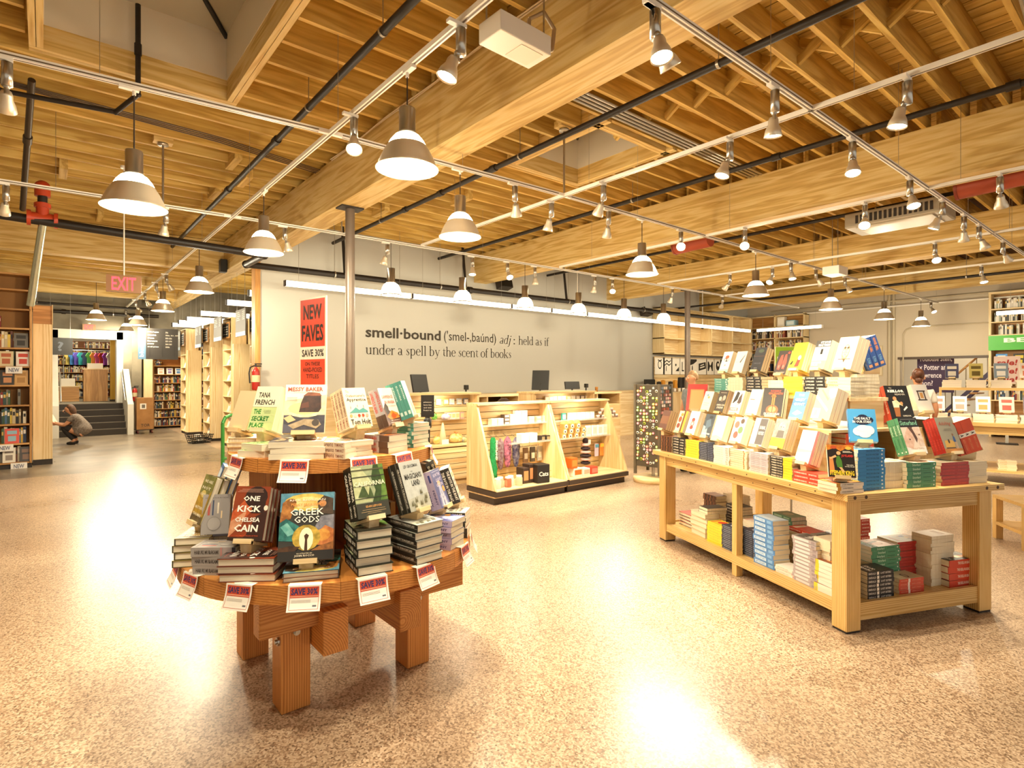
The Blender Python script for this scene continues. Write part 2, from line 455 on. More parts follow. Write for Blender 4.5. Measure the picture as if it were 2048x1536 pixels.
# roof boards run across the joists
BDM = {}
def board(x, w, y0, y1):
    k = (round(w, 3), round(y1 - y0, 2))
    if k not in BDM: BDM[k] = MB().box(-k[0] / 2, k[0] / 2, -k[1] / 2, k[1] / 2, 0, 0.03, wood('fir_deck', 1)).mesh('roof_board')
    put(BDM[k], 'roof_board', ceil, TR(x, (y0 + y1) / 2, JT + 0.002))
x = -2.4
while x < 12.4:
    yend = 22.0 if x < 2.95 else 10.75
    cuts = [h for h in SKY if h[0] - 0.11 < x < h[1] + 0.11]
    if cuts:
        board(x, 0.138, -1.0, cuts[0][2] - .036); board(x, 0.138, cuts[0][3] + .036, yend)
    else: board(x, 0.138, -1.0, yend)
    x += 0.152
# blocking and small struts between the joists of the left bay
for bx_, by_ in ((1.9, 7.75), (2.2, 8.4), (1.0, 10.5), (1.05, 10.9), (0.75, 12.0), (2.0, 9.3), (0.2, 9.6), (0.9, 14.0), (1.0, 13.2), (3.9, 9.2), (4.4, 8.6), (4.0, 8.2), (5.1, 7.2)):
    wbox('blocking', ceil, bx_ - 0.045, bx_ + 0.045, by_, by_ + 0.5, JB - 0.05, JB + 0.1, 'fir_deck')
# beams
for i, bx_ in enumerate(BEAMX):
    y1 = 22.5 if i == 0 else 10.72
    if i == 0: bm = wbox('ceiling_beam', None, bx_, bx_ + BW, -2.5, y1, 3.80, JB - 0.002, 'fir_beam')
    else: bm = wbox('ceiling_beam', None, bx_, bx_ + BW, -2.5, y1, 3.80, JB - 0.002, 'fir_beam')
    struct(bm); tag(bm, ['large timber beam running from overhead toward the far left aisle', 'timber beam above the long book table', 'timber beam beyond the ceiling air unit', 'far timber beam near the cream wall'][i], None)
for (y_, z0_, z1_, lb_) in ((12.9, 3.80, 4.41, 'timber cross beam above the tall left bookcase'), (15.9, 3.78, 4.2, 'timber cross beam spanning the middle of the left aisle'), (18.4, 3.76, 4.2, 'timber cross beam near the far doorway')):
    xb_ = wbox('ceiling_beam', None, -4.5, 2.88, y_, y_ + .22, z0_, z1_, 'fir_beam'); struct(xb_); tag(xb_, lb_, None)
low = wbox('ceiling_low', None, -4.6, 2.88, 13.1, 20.6, 4.2, 4.4, 'fir_deck'); struct(low); tag(low, 'lower boarded ceiling over the far left aisle', None)
JL = MB().box(-3.6, 3.6, -.03, .03, 0, .26, wood('fir_joist', 0)).mesh('joist')
y_ = 13.45
while y_ < 20.5:
    put(JL, 'joist', low, Matrix.Translation((-.72 - low.location.x, y_ - low.location.y, 3.94 - low.location.z)))
    y_ += .52
# skylights: white curb, header boards, dark bars, translucent panes
CURB = col('d9cdb8', 0.8, 0, 'white_curb_board')
PANE = col('a8a08c', 0.35, 0, 'dusky_translucent_pane')
for i, (x0, x1, y0, y1) in enumerate(SKY):
    zt = 5.05
    w = thing('window_%d' % (i + 1), ['large ceiling skylight with white curb at upper left', 'small ceiling skylight with white curb beyond the big beam'][i], None)
    struct(w)
    MB().box(x0, x1, y1, y1 + 0.03, JT - 0.1, zt, CURB).build('curb_board', w)
    MB().box(x0, x1, y0 - 0.03, y0, JT - 0.1, zt, CURB).build('curb_board', w)
    MB().box(x1, x1 + 0.03, y0, y1, JT - 0.1, zt, CURB).build('curb_board', w)
    MB().box(x0 - 0.03, x0, y0, y1, JT - 0.1, zt, CURB).build('curb_board', w)
    for k, e in enumerate(((-0.10, -0.055), (-0.05, -0.005))):
        zz = JB - 0.03
        wbox('header_board', w, x0 - 0.1, x1 + 0.1, y1 - e[1], y1 - e[0], zz, JT, 'fir_beam')
        wbox('header_board', w, x0 - 0.1, x1 + 0.1, y0 + e[0], y0 + e[1], zz, JT, 'fir_beam')
        wbox('header_board', w, x1 - e[1], x1 - e[0], y0 - 0.2, y1 + 0.0, zz, JT, 'fir_beam')
        wbox('header_board', w, x0 + e[0], x0 + e[1], y0 - 0.2, y1 + 0.0, zz, JT, 'fir_beam')
    # hipped glazing
    cx_, cy_ = (x0 + x1) / 2, (y0 + y1) / 2; hgt = 0.45
    rl = max(0.0, (y1 - y0) - (x1 - x0)) / 2
    ra, rb = Vector((cx_, cy_ - rl, zt + hgt)), Vector((cx_, cy_ + rl, zt + hgt))
    c = [Vector((x0, y0, zt)), Vector((x1, y0, zt)), Vector((x1, y1, zt)), Vector((x0, y1, zt))]
    for q in ((c[0], c[1], ra), (c[1], c[2], rb, ra), (c[2], c[3], rb), (c[3], c[0], ra, rb)):
        MB().add(q, [tuple(range(len(q)))], PANE).build('pane', w)
    bars = MB()
    for a, b in ((c[0], ra), (c[1], ra), (c[2], rb), (c[3], rb), (ra, rb)):
        bars.tube(a - Vector((0, 0, .02)), b - Vector((0, 0, .02)), 0.026, BLACK, 6)
    bars.build('glazing_bar', w)
    n = 5 if i == 0 else 2
    thin = MB()
    for k in range(1, n):
        t = k / n
        yy = y0 + (y1 - y0) * t
        yr = min(max(yy, ra.y), rb.y)
        for xx in (x0, x1): thin.tube((xx, yy, zt - .01), (cx_, yr, zt + hgt - .03), 0.011, BLACK, 5)
    thin.build('glazing_rib', w)
# ------------------------------------------------------------------ lettering on the white wall
INK = col('3a3226', 0.7, 0, 'dark_wall_lettering')
def wall_text(s_, a, b, ybase, xh, bold, shear, M=None):
    pass
YT = YW - 0.006
def tx(px, py): q = ony(px, py, YT); return q.x, q.z
let = MB()
x0, z0 = tx(731, 672); x1, z1 = tx(881, 676)
zb = 1.6 + 0.0
bz = ony(735, 674.5, YT).z
bz2 = ony(735, 708.5, YT).z
capz = ony(735, 652.5, YT).z - bz
def wt(s_, p0, p1, zlo, zhi, bold=0.0, shear=0.0):
    let.text(s_, ony(p0, 700, YT).x, zlo, ony(p1, 700, YT).x, zhi, INK, bold=bold, shear=shear, y=YT)
wt('smell\u00b7bound', 731, 881.5, bz, bz + capz, 0.022)
wt("('smel-,ba\u00fand)", 888, 992, bz - 0.05, bz + capz * 1.05)
# serif lettering, drawn stroke by stroke
def stroke(pts, ws, M):
    L = []; Rr = []
    n = len(pts)
    for i, p in enumerate(pts):
        a = pts[max(0, i - 1)]; b = pts[min(n - 1, i + 1)]
        dx, dz = b[0] - a[0], b[1] - a[1]; l = math.hypot(dx, dz) or 1
        w = ws[i] / 2
        L.append((p[0] - dz / l * w, p[1] + dx / l * w)); Rr.append((p[0] + dz / l * w, p[1] - dx / l * w))
    for i in range(n - 1):
        q = [L[i], L[i + 1], Rr[i + 1], Rr[i]]
        let.add([(M[0] + M[2] * (x_ + M[4] * z_), YT, M[1] + M[3] * z_) for x_, z_ in q], [(3, 2, 1, 0)], INK)
TH, TN = 0.15, 0.055
def arc(cx_, cz_, rx, rz, a0, a1, n=14, thick_at=0.0, th=TH):
    pts = []; ws = []
    for k in range(n + 1):
        a = rad(a0 + (a1 - a0) * k / n)
        pts.append((cx_ + rx * math.cos(a), cz_ + rz * math.sin(a)))
        ws.append(TN + (th - TN) * abs(math.cos(a)) ** 1.5)
    return pts, ws
def stem(x_, z0_, z1_, serif='b', flag=True):
    out = [([(x_, z0_), (x_, z1_)], [TH, TH])]
    if 'b' in serif: out.append(([(x_ - 0.17, z0_ + 0.02), (x_ + 0.17, z0_ + 0.02)], [0.05, 0.05]))
    if flag: out.append(([(x_ - 0.2, z1_ - 0.11), (x_, z1_ - 0.02)], [0.04, 0.1]))
    return out
GLY = {
    'a': (0.78, lambda: [arc(0.3, 0.66, 0.24, 0.3, 150, 0, 10), ([(0.54, 0.68), (0.54, 0.12), (0.62, 0.03), (0.74, 0.08)], [TH, TH, 0.08, 0.05]), arc(0.3, 0.25, 0.22, 0.22, 40, 320, 12), ([(0.38, 0.42), (0.54, 0.54)], [TN, TN])]),
    'b': (0.92, lambda: stem(0.2, 0.0, 1.48, '') + [arc(0.44, 0.48, 0.32, 0.46, 140, -140, 16)]),
    'c': (0.74, lambda: [arc(0.4, 0.48, 0.31, 0.46, 42, 318, 16), ([(0.56, 0.8), (0.66, 0.78)], [0.12, 0.14])]),
    'd': (0.94, lambda: [arc(0.4, 0.48, 0.32, 0.46, 40, 320, 16)] + stem(0.68, 0.03, 1.48, '') + [([(0.68, 0.05), (0.86, 0.07)], [0.07, 0.04])]),
    'e': (0.78, lambda: [arc(0.4, 0.48, 0.31, 0.46, 5, 315, 18), ([(0.12, 0.54), (0.7, 0.54)], [0.06, 0.06])]),
    'f': (0.58, lambda: [([(0.24, 0.0), (0.24, 1.15)], [TH, TH]), ([(0.24, 1.15), (0.28, 1.38), (0.42, 1.47), (0.58, 1.38)], [TH, 0.1, 0.06, 0.13]), ([(0.02, 0.92), (0.5, 0.92)], [0.06, 0.06]), ([(0.06, 0.02), (0.44, 0.02)], [0.05, 0.05])]),
    'h': (0.96, lambda: stem(0.2, 0.0, 1.48) + stem(0.74, 0.0, 0.66, 'b', False) + [arc(0.47, 0.64, 0.27, 0.3, 160, 0, 9)]),
    'i': (0.48, lambda: stem(0.24, 0.0, 0.94) + [([(0.155, 1.3), (0.325, 1.3)], [0.17, 0.17])]),
    'j': (0.48, lambda: [([(0.28, 0.94), (0.26, -0.2), (0.16, -0.42), (0.0, -0.36)], [TH, TH, 0.07, 0.12]), ([(0.08, 0.83), (0.28, 0.92)], [0.04, 0.1]), ([(0.2, 1.3), (0.37, 1.3)], [0.17, 0.17])]),
    'k': (0.96, lambda: stem(0.2, 0.0, 1.48) + [([(0.26, 0.42), (0.76, 0.9)], [TN, TN]), ([(0.42, 0.55), (0.82, 0.02)], [TH, TH]), ([(0.62, 0.91), (0.9, 0.91)], [0.05, 0.05]), ([(0.68, 0.02), (0.96, 0.02)], [0.05, 0.05])]),
    'l': (0.48, lambda: stem(0.24, 0.0, 1.48)),
    'n': (0.98, lambda: stem(0.2, 0.0, 0.94) + stem(0.76, 0.0, 0.66, 'b', False) + [arc(0.48, 0.64, 0.28, 0.3, 160, 0, 9)]),
    'o': (0.86, lambda: [arc(0.43, 0.48, 0.34, 0.46, 0, 360, 24)]),
    'p': (0.94, lambda: stem(0.2, -0.46, 0.94) + [arc(0.46, 0.48, 0.32, 0.46, 140, -140, 16)]),
    'r': (0.66, lambda: stem(0.2, 0.0, 0.94) + [([(0.24, 0.66), (0.36, 0.86), (0.5, 0.92), (0.6, 0.84)], [TN, 0.08, 0.1, 0.15])]),
    's': (0.66, lambda: [([(0.54, 0.76), (0.44, 0.9), (0.26, 0.9), (0.16, 0.74), (0.3, 0.56), (0.46, 0.4), (0.52, 0.22), (0.4, 0.05), (0.2, 0.05), (0.1, 0.22)], [0.08, TN, TN, 0.12, TH, TH, 0.12, TN, TN, 0.09])]),
    't': (0.56, lambda: [([(0.24, 1.18), (0.24, 0.2), (0.32, 0.05), (0.52, 0.12)], [0.05, TH, 0.1, 0.05]), ([(0.03, 0.91), (0.5, 0.91)], [0.06, 0.06])]),
    'u': (0.98, lambda: stem(0.2, 0.25, 0.94, '') + stem(0.74, 0.03, 0.94, '') + [arc(0.46, 0.3, 0.26, 0.27, 180, 330, 9), ([(0.74, 0.05), (0.92, 0.07)], [0.07, 0.04])]),
    'y': (0.92, lambda: [([(0.16, 0.9), (0.48, 0.06)], [TH, 0.12]), ([(0.78, 0.9), (0.4, -0.2), (0.22, -0.42), (0.08, -0.36)], [TN, TN, 0.07, 0.13]), ([(0.02, 0.91), (0.34, 0.91)], [0.05, 0.05]), ([(0.64, 0.91), (0.92, 0.91)], [0.05, 0.05])]),
    ':': (0.5, lambda: [([(0.16, 0.1), (0.34, 0.1)], [0.18, 0.18]), ([(0.16, 0.78), (0.34, 0.78)], [0.18, 0.18])]),
    ' ': (0.42, lambda: []),
}
def serif(s_, p0, p1, base, xh, shear=0.0):
    tot = sum(GLY[c][0] for c in s_)
    xa, xb2 = ony(p0, 700, YT).x, ony(p1, 700, YT).x
    k = (xb2 - xa) / tot; cur = xa
    for c in s_:
        for pts, ws in GLY[c][1](): stroke(pts, ws, (cur, base, k, xh, shear))
        cur += GLY[c][0] * k
XH = capz * 0.66
serif('adj', 999, 1021, bz, XH, 0.22)
serif(':', 1025, 1032, bz, XH)
serif('held as if', 1037, 1098, bz, XH)
serif('under a spell by the scent of books', 731, 1023, bz2, XH)
let.build('wall_lettering', wb)
# ================================================================== LAMPS, TRACKS, PIPES
ZT = 3.66
GLOW = emit('fff0cc', 14.0, 'hot_lamp_glow')
GLOW2 = emit('fff3d6', 3.0, 'lamp_diffuser_glow')
LENS = emit('fff2d2', 18.0, 'spot_lens_glow')
CORD = col('3a2c20', 0.6)
def bell_parts(scale=1.0):
    s = scale
    hs = MB().lathe([(0.001, 0.40 * s), (0.052 * s, 0.40 * s), (0.055 * s, 0.39 * s), (0.055 * s, 0.245 * s), (0.062 * s, 0.24 * s), (0.062 * s, 0.225 * s), (0.001, 0.225 * s)], STEEL, 20).mesh('housing')
    gd = MB().lathe([(0.058 * s, 0.228 * s), (0.082 * s, 0.216 * s), (0.108 * s, 0.185 * s), (0.128 * s, 0.148 * s)], GLOW, 24).mesh('glow_dome')
    rf_ = MB().lathe([(0.128 * s, 0.15 * s), (0.156 * s, 0.105 * s), (0.178 * s, 0.06 * s), (0.195 * s, 0.014 * s), (0.208 * s, 0.0), (0.206 * s, -0.005 * s), (0.19 * s, 0.012 * s), (0.172 * s, 0.06 * s), (0.15 * s, 0.105 * s), (0.122 * s, 0.15 * s)], ALU, 32).mesh('reflector')
    dl = MB().lathe([(0.09 * s, 0.08 * s), (0.09 * s, 0.012 * s), (0.06 * s, 0.008 * s), (0.001, 0.01 * s)], GLOW2, 20).mesh('diffuser')
    return hs, gd, rf_, dl
BELL = bell_parts(1.0)
CAN = MB().box(-0.09, 0.03, -0.018, 0.018, -0.02, 0.0, WHITE_METAL).tube((0, 0, -0.05), (0, 0, -0.02), 0.012, WHITE_METAL).mesh('track_adapter')
CORDM = MB().tube((0, 0, 0), (0, 0, 1), 0.005, CORD, 6).mesh('cord')
def pendant(x, y, zr, label, ztop=ZT - 0.018, power=None, group='large bell pendants under the lighting tracks', rz=0.0):
    t = thing('pendant_lamp', label, 'lamp', TR(x, y, zr), group)
    for me in BELL: put(me, me.name, t)
    put(CORDM, 'cord', t, Matrix.Translation((0, 0, 0.4)) @ Matrix.Diagonal((1, 1, ztop - zr - 0.4, 1)))
    put(CAN, 'track_adapter', t, TR(0, 0, ztop - zr, rz))
    light('POINT', 'pendant_bulb', TR(0, 0, -0.05), power or P_PENDANT, t, WARM, 0.12)
    return t
# ------------------------------------------------------------------ tracks
SLOT = col('6b5a45', 0.5)
GRID = thing('lighting_track', 'white lighting track grid hung under the whole timber ceiling', 'lighting track', TR(0, 0, ZT))
TRK = {}
def track(key, a, b, n_off=1.3):
    TRK[key] = (Vector(a), Vector(b))
    a = Vector((*a, 0)); b = Vector((*b, 0)); d = b - a; L = d.length
    M = Matrix.Translation(a) @ Matrix.Rotation(math.atan2(d.y, d.x), 4, 'Z')
    r_ = MB().box(0, L, -0.019, 0.019, -0.016, 0.018, WHITE_METAL).build('rail', GRID, M)
    MB().box(0.08, L - 0.08, -0.006, 0.006, -0.0175, -0.0162, SLOT).build('slot', r_)
    MB().box(0.08, L - 0.08, -0.0196, -0.0192, -0.006, 0.004, SLOT).build('slot', r_)
    x = n_off
    while x < L:
        put(WIRE, 'suspension_wire', r_, TR(x, 0, 0.018))
        x += 2.6
WIRE = MB().tube((0, 0, 0), (0, 0, JT - ZT - 0.018), 0.0022, STEEL, 4).mesh('suspension_wire')
track('T1a', (-1.0, 4.93), (1.84, 4.66))
track('T1b', (1.88, 4.66), (4.52, 4.58))
track('T1', (4.56, 4.58), (19.0, 4.60))
track('T2a', (-1.2, 8.04), (1.84, 7.88))
track('T2', (1.88, 7.88), (17.2, 7.55))
track('T0', (-2.6, 1.92), (14.6, 1.87))
track('Y2', (1.86, 0.6), (1.86, 20.3))
track('Y3', (4.54, 0.3), (4.54, 7.72))
track('Y4', (7.42, 0.3), (7.42, 7.6))
track('Y5', (10.42, 0.4), (10.42, 7.6))
track('Y6', (13.2, 0.6), (13.2, 7.6))
for (x, y) in ((4.54, 4.58), (1.1, 7.92), (3.3, 7.85)):
    sm_ = MB().tube((0, 0, 0.02), (0, 0, JB - ZT - .03), .012, STEEL, 8).build('stem', GRID, TR(x, y, 0))
    MB().lathe([(.001, JB - ZT - .01), (.055, JB - ZT - .01), (.06, JB - ZT - .035), (.001, JB - ZT - .04)], STEEL, 16).build('canopy', sm_)
    wbox('mounting_block', sm_, -.1, .1, -.06, .06, JB - ZT - .01, JB - ZT + .06, 'fir_beam')
def on_track(key, px):
    a, b = TRK[key]; r = ray(px)
    # a + u(b-a) parallel to the ray seen in plan
    d = b - a
    u = (r[0] * a.y - r[1] * a.x) / (r[1] * d.x - r[0] * d.y)
    return tuple(a + d * u)
PEND = [(1.86, 3.35, 2.985, 'nearest bell pendant hanging in front of the big timber beam'),
        (0.49, 4.79, 2.80, 'bell pendant hanging at upper left below the large skylight'),
        (1.86, 6.54, 2.97, 'bell pendant hanging left of the white wall corner'),
        (1.86, 9.9, 2.93, 'bell pendant just left of the black ceiling speaker'),
        (1.86, 13.4, 2.95, 'bell pendant third along the left aisle track'),
        (1.86, 17.4, 2.95, 'bell pendant second from the end of the left aisle track'),
        (1.86, 20.0, 2.95, 'farthest bell pendant on the left aisle track'),
        (0.96, 16.8, 2.98, 'lone bell pendant above the crouching shopper'),
        (3.15, 4.6, 2.98, 'bell pendant hanging in front of the white wall'),
        (5.95, 4.58, 2.93, 'bell pendant above the button rack'),
        (8.9, 4.58, 2.93, 'bell pendant above the left part of the book table'),
        (11.85, 4.58, 2.93, 'bell pendant right of the ceiling fan box'),
        (14.8, 4.58, 2.93, 'bell pendant in front of the cream wall pipes'),
        (17.5, 4.58, 2.93, 'farthest right bell pendant by the cream wall')]
for i, (x, y, z, lb) in enumerate(PEND):
    k_ = 'T1a' if i == 1 else 'T1b' if i == 8 else 'T1' if i > 8 else None
    if k_:
        a_, b_ = TRK[k_]; y = a_.y + (b_.y - a_.y) * (x - a_.x) / (b_.x - a_.x)
    pendant(x, y, z, lb, ztop=(3.94 if i == 7 else ZT - 0.018), rz=0 if i in (1, 8, 9, 10, 11, 12, 13) else R90)
# small glass dome pendants over the counter
SM = (MB().lathe([(0.001, 0.40), (0.06, 0.40), (0.06, 0.2), (0.075, 0.19), (0.075, 0.175), (0.001, 0.175)], STEEL, 18).mesh('housing'),
      MB().lathe([(0.07, 0.178), (0.11, 0.15), (0.135, 0.10), (0.15, 0.04), (0.152, 0.0), (0.06, 0.0), (0.001, 0.005)], emit('fff1d0', 8.0, 'opal_glass_glow'), 24).mesh('glass_dome'),
      MB().lathe([(0.15, 0.006), (0.158, 0.002), (0.156, -0.014), (0.146, -0.012)], STEEL, 24).mesh('rim_ring'))
for i, px in enumerate((782, 925, 1050, 1157, 1248, 1327)):
    p = Vector((*on_track('T2', px), 0))
    t = thing('counter_pendant', '%s glass dome pendant above the sales counter, counted from the steel column' % NTH[i], 'lamp', TR(p.x, p.y, 2.86), 'small dome pendants in a row over the counter')
    for me in SM: put(me, me.name, t)
    put(CORDM, 'cord', t, Matrix.Translation((0, 0, 0.4)) @ Matrix.Diagonal((1, 1, ZT - 0.018 - 2.86 - 0.4, 1)))
    light('POINT', 'pendant_bulb', TR(0, 0, -0.06), P_SMALL, t, WARM, 0.1)
# ------------------------------------------------------------------ spot heads
HB = MB().lathe([(0.001, 0), (0.03, 0), (0.03, -0.15), (0.001, -0.15)], STEEL, 14).mesh('ballast')
HK = MB().tube((0, 0, 0.0), (0, 0, 0.045), 0.014, STEEL, 8).ball((0, 0, 0.05), 0.022, STEEL, 8).mesh('swivel')
HR = MB().lathe([(0.001, 0.0), (0.026, 0.0), (0.034, -0.02), (0.036, -0.05), (0.052, -0.085), (0.062, -0.13), (0.06, -0.132), (0.05, -0.09)], ALU, 18).mesh('reflector')
HL = MB().lathe([(0.056, -0.122), (0.03, -0.127), (0.001, -0.128)], LENS, 16).mesh('lens')
def head(x, y, aim, label, power=None, dx=0.0, spot=50, group='silver track spotlights'):
    t = thing('track_spotlight', label, 'spotlight', TR(x, y, ZT - 0.016), group)
    put(CAN, 'track_adapter', t)
    put(HB, 'ballast', t, TR(0, 0, -0.03))
    piv = Vector((0.0, 0.0, -0.20))
    d = (Vector(aim) - (Vector((x, y, ZT)) + piv)).normalized()
    side = Vector((d.x, d.y, 0)); side = side.normalized() * 0.04 if side.length > 1e-3 else Vector((0.04, 0, 0))
    Rm = (-d).to_track_quat('Z', 'Y').to_matrix().to_4x4()
    M = Matrix.Translation(piv + side) @ Rm
    put(HK, 'swivel', t, TR(side.x * .5, side.y * .5, -0.225))
    put(HR, 'reflector', t, M); put(HL, 'lens', t, M)
    light('SPOT', 'spot_beam', M @ Matrix.Translation((0, 0, -0.14)), power or P_SPOT, t, WARM, 0.03, spot, 0.6)
    return t
def yx(px, X): r = ray(px); return (X, X * r[1] / r[0])
def xy(px, Y): r = ray(px); return (Y * r[0] / r[1], Y)
RTAB = (4.6, 2.3, 1.2); RNDT = (1.27, 3.13, 1.0)
H_ = [(on_track('Y2', 922), (1.0, 3.1, 0.9), 'nearest spotlight, beside the white ceiling box'),
      (on_track('Y2', 708), (1.3, 2.9, 1.0), 'spotlight left of the nearest bell pendant'),
      (on_track('Y2', 333), (3.2, 13.6, 1.2), 'aisle spotlight above the exit sign, nearest of its row'),
      (on_track('Y2', 313), (3.2, 15.0, 1.2), 'aisle spotlight second in the row past the exit sign'),
      (on_track('Y2', 290), (3.2, 17.0, 1.2), 'aisle spotlight third in the row past the exit sign'),
      (on_track('Y2', 272), (3.1, 18.5, 1.2), 'aisle spotlight fourth in the row past the exit sign'),
      (on_track('Y2', 252), (3.1, 19.5, 1.2), 'aisle spotlight fifth in the row past the exit sign'),
      (on_track('Y2', 243), (0.0, 19.5, 0.8), 'aisle spotlight sixth in the row past the exit sign'),
      (on_track('T1a', 14), (-0.5, 8.0, 0.0), 'spotlight at the left edge beneath the skylight'),
      (on_track('T2a', 12), (-0.9, 11.0, 0.0), 'spotlight at the left edge beside the red valve'),
      (on_track('T2a', 332), (0.9, 9.0, 0), 'spotlight right of the left pendant, on the second track'),
      (on_track('T2', 570), (3.4, 8.5, 0), 'spotlight above the corner of the white wall'),
      (on_track('T2', 700 + 75), (3.6, 9.0, 0), 'spotlight right of the steel column'),
      (on_track('T2', 945), (5.2, 7.3, .8), 'spotlight above the second dome pendant'),
      (on_track('T2', 1015), (5.6, 5.6, 0.6), 'spotlight above the gap between second and third dome pendants'),
      (on_track('T2', 1070), (7.4, 8.2, .5), 'spotlight above the third dome pendant'),
      (on_track('T2', 1190), (9.0, 8.8, 0), 'spotlight above the button rack'),
      (on_track('T2', 1225), (7.0, 5.9, 0.8), 'spotlight left of the fifth dome pendant'),
      (on_track('T2', 1345), (11.5, 9.0, 0.5), 'spotlight beside the far steel column'),
      (on_track('T2', 1445), (16, 10.4, 1.8), 'spotlight in front of the wooden cubbies'),
      (on_track('T1b', 1030), (5.2, 5.8, 0.5), 'spotlight left of the small skylight corner'),
      (on_track('T1', 1217), (6.2, 5.8, 0.5), 'spotlight just past the track crossing by the skylight'),
      (on_track('T1', 1362), (3.5, 2.4, 1.1), 'starburst spotlight left of the red duct'),
      (on_track('T1', 1582), (9.5, 4.0, 0.6), 'spotlight between the two middle right pendants'),
      (on_track('T1', 1632), (12.5, 3.5, 0.6), 'spotlight left of the fan box'),
      (on_track('T1', 1690), (13, 3.5, 0.8), 'spotlight right of the fan box'),
      (on_track('T1', 1862), (17, 3.0, 0.8), 'spotlight beyond the farthest right pendant'),
      (on_track('Y3', 1460), (3.9, 2.9, 1.2), 'spotlight on the track right of the small skylight'),
      (on_track('Y3', 1207), (5.0, 5.7, 0.9), 'spotlight on the track below the small skylight'),
      (on_track('Y3', 1103), (4.7, 5.7, 0.8), 'spotlight at the end of the track in front of the white wall'),
      (on_track('Y3', 1815), (4.35, 1.6, 1.1), 'large spotlight at upper right in front of the roof boards'),
      (on_track('Y4', 1490), (4.6, 2.6, 1.3), 'starburst spotlight right of the red duct'),
      (on_track('Y4', 1730), (5.3, 1.9, 1.0), 'spotlight in front of the ceiling air unit'),
      (on_track('Y4', 2000), (9.0, 1.4, 0.8), 'spotlight under the red duct at the right edge'),
      (on_track('T0', 1310), (2.3, 1.2, 0.0), 'large spotlight at the top centre of the view'),
      (on_track('T0', 1550), (4.2, 2.1, 1.2), 'spotlight hanging just left of the big track crossing'),
      (on_track('T0', 1705), (4.6, 1.6, 1.1), 'spotlight hanging in front of the second timber beam'),
      (on_track('T0', 1820), (5.6, 1.0, 0.0), 'spotlight hanging left of the second crossing'),
      (on_track('T0', 1885), (7.8, 2.8, 1.0), 'spotlight right of the ceiling air unit'),
      (on_track('T0', 1928), (10.2, 2.2, 1.0), 'tilted spotlight, left one of a close pair'),
      (on_track('T0', 1958), (10.8, 1.2, 1.0), 'tilted spotlight, right one of a close pair'),
      (on_track('T0', 2006), (13.5, 1.0, 1.0), 'spotlight nearest the right edge of the view'),
      (on_track('Y5', 1870), (8.2, 1.6, 0.8), 'lone spotlight on the track behind the air unit'),
      (on_track('Y5', 1545), (8.0, 5.0, 0.5), 'spotlight left of the far bell pendant'),
      (on_track('Y5', 1430 + 30), (11, 9.0, 0.8), 'spotlight above the far steel column'),
      (on_track('Y6', 1963), (12.5, 2.0, 0.8), 'spotlight in front of the cream wall near the pipes')]
H_ += [((-0.6, 1.915), (1.0, 3.0, 0.95), 'spotlight out of view over the near floor, left one'), ((0.5, 1.913), (1.2, 2.9, 0.8), 'spotlight out of view over the near floor, middle one'), ((1.86, 1.15), (1.4, 2.9, 0.9), 'spotlight out of view over the near floor, right one'), ((2.6, 1.91), (4.2, 1.6, 1.0), 'spotlight just out of view aimed at the long table end'), ((-1.5, 1.918), (-0.2, 4.2, 0.0), 'spotlight out of view at far left')]  # unseen heads added to light round table, long table end and near floor
for (xy_, aim, lb) in H_:
    near = xy_[0] < 9 and xy_[1] < 8
    k_ = 0.42 if 'near floor' in lb else 0.6 if 'out of view' in lb else 1.0 if near else 0.85
    head(xy_[0], xy_[1], aim, lb, P_SPOT * k_)
# ------------------------------------------------------------------ fluorescent tubes
def tubelamp(a, b, label, r=0.045, group='linear tube lamps', wires=(), ztop=JT, name='tube_lamp', strength=None):
    a = Vector(a); b = Vector(b); d = b - a; L = d.length
    t = thing(name, label, 'lamp', Matrix.Translation(a) @ Matrix.Rotation(math.atan2(d.y, d.x), 4, 'Z'), group)
    MB().box(0.02, L - 0.02, -r * 0.9, r * 0.9, -r, r, emit('fff3d4', strength or E_TUBE, 'fluorescent_tube_glow')).build('diffuser', t)
    MB().box(0, 0.02, -r, r, -r * 1.1, r * 1.1, DARK).build('end_cap', t)
    MB().box(L - 0.02, L, -r, r, -r * 1.1, r * 1.1, WHITE_METAL).build('end_cap', t)
    for f in (wires or (0.1, 0.9)): MB().tube((L * f, 0, r), (L * f, 0, ztop - a.z), 0.003, STEEL, 4).build('hanging_wire', t)
    return t
ts = [3.17, 5.64, 8.2, 9.45, 10.7, 19.0]
for k, (a, b) in enumerate(zip(ts, ts[1:])):
    tubelamp((a + 0.01, 10.0, 3.22), (b - 0.01, 10.0, 3.22), ['leftmost tube lamp of the long line before the white wall', 'second tube lamp of the long line before the white wall', 'third tube lamp, short, in the long line before the white wall', 'fourth tube lamp, short, in the long line before the white wall', 'long last tube lamp of the line, ending before the cubbies'][k])
tubelamp((19.0, 9.75, 3.22), (19.0, 7.6, 3.22), 'short tube lamp in front of the corner bookshelves')
tubelamp((18.6, 3.3, 3.22), (18.6, 0.4, 3.22), 'tube lamp above the green bestseller sign')
for k, (yy, lb) in enumerate(((11.75, 'nearest'), (13.5, 'second'), (16.2, 'third'), (18.0, 'fourth'), (19.2, 'fifth'), (20.3, 'sixth'))):
    tubelamp((3.05, yy, 3.24), (4.25, yy, 3.24), '%s tube lamp between the aisle bookcases left of the white wall' % lb, 0.055, 'tube lamps above the aisle bookcases')
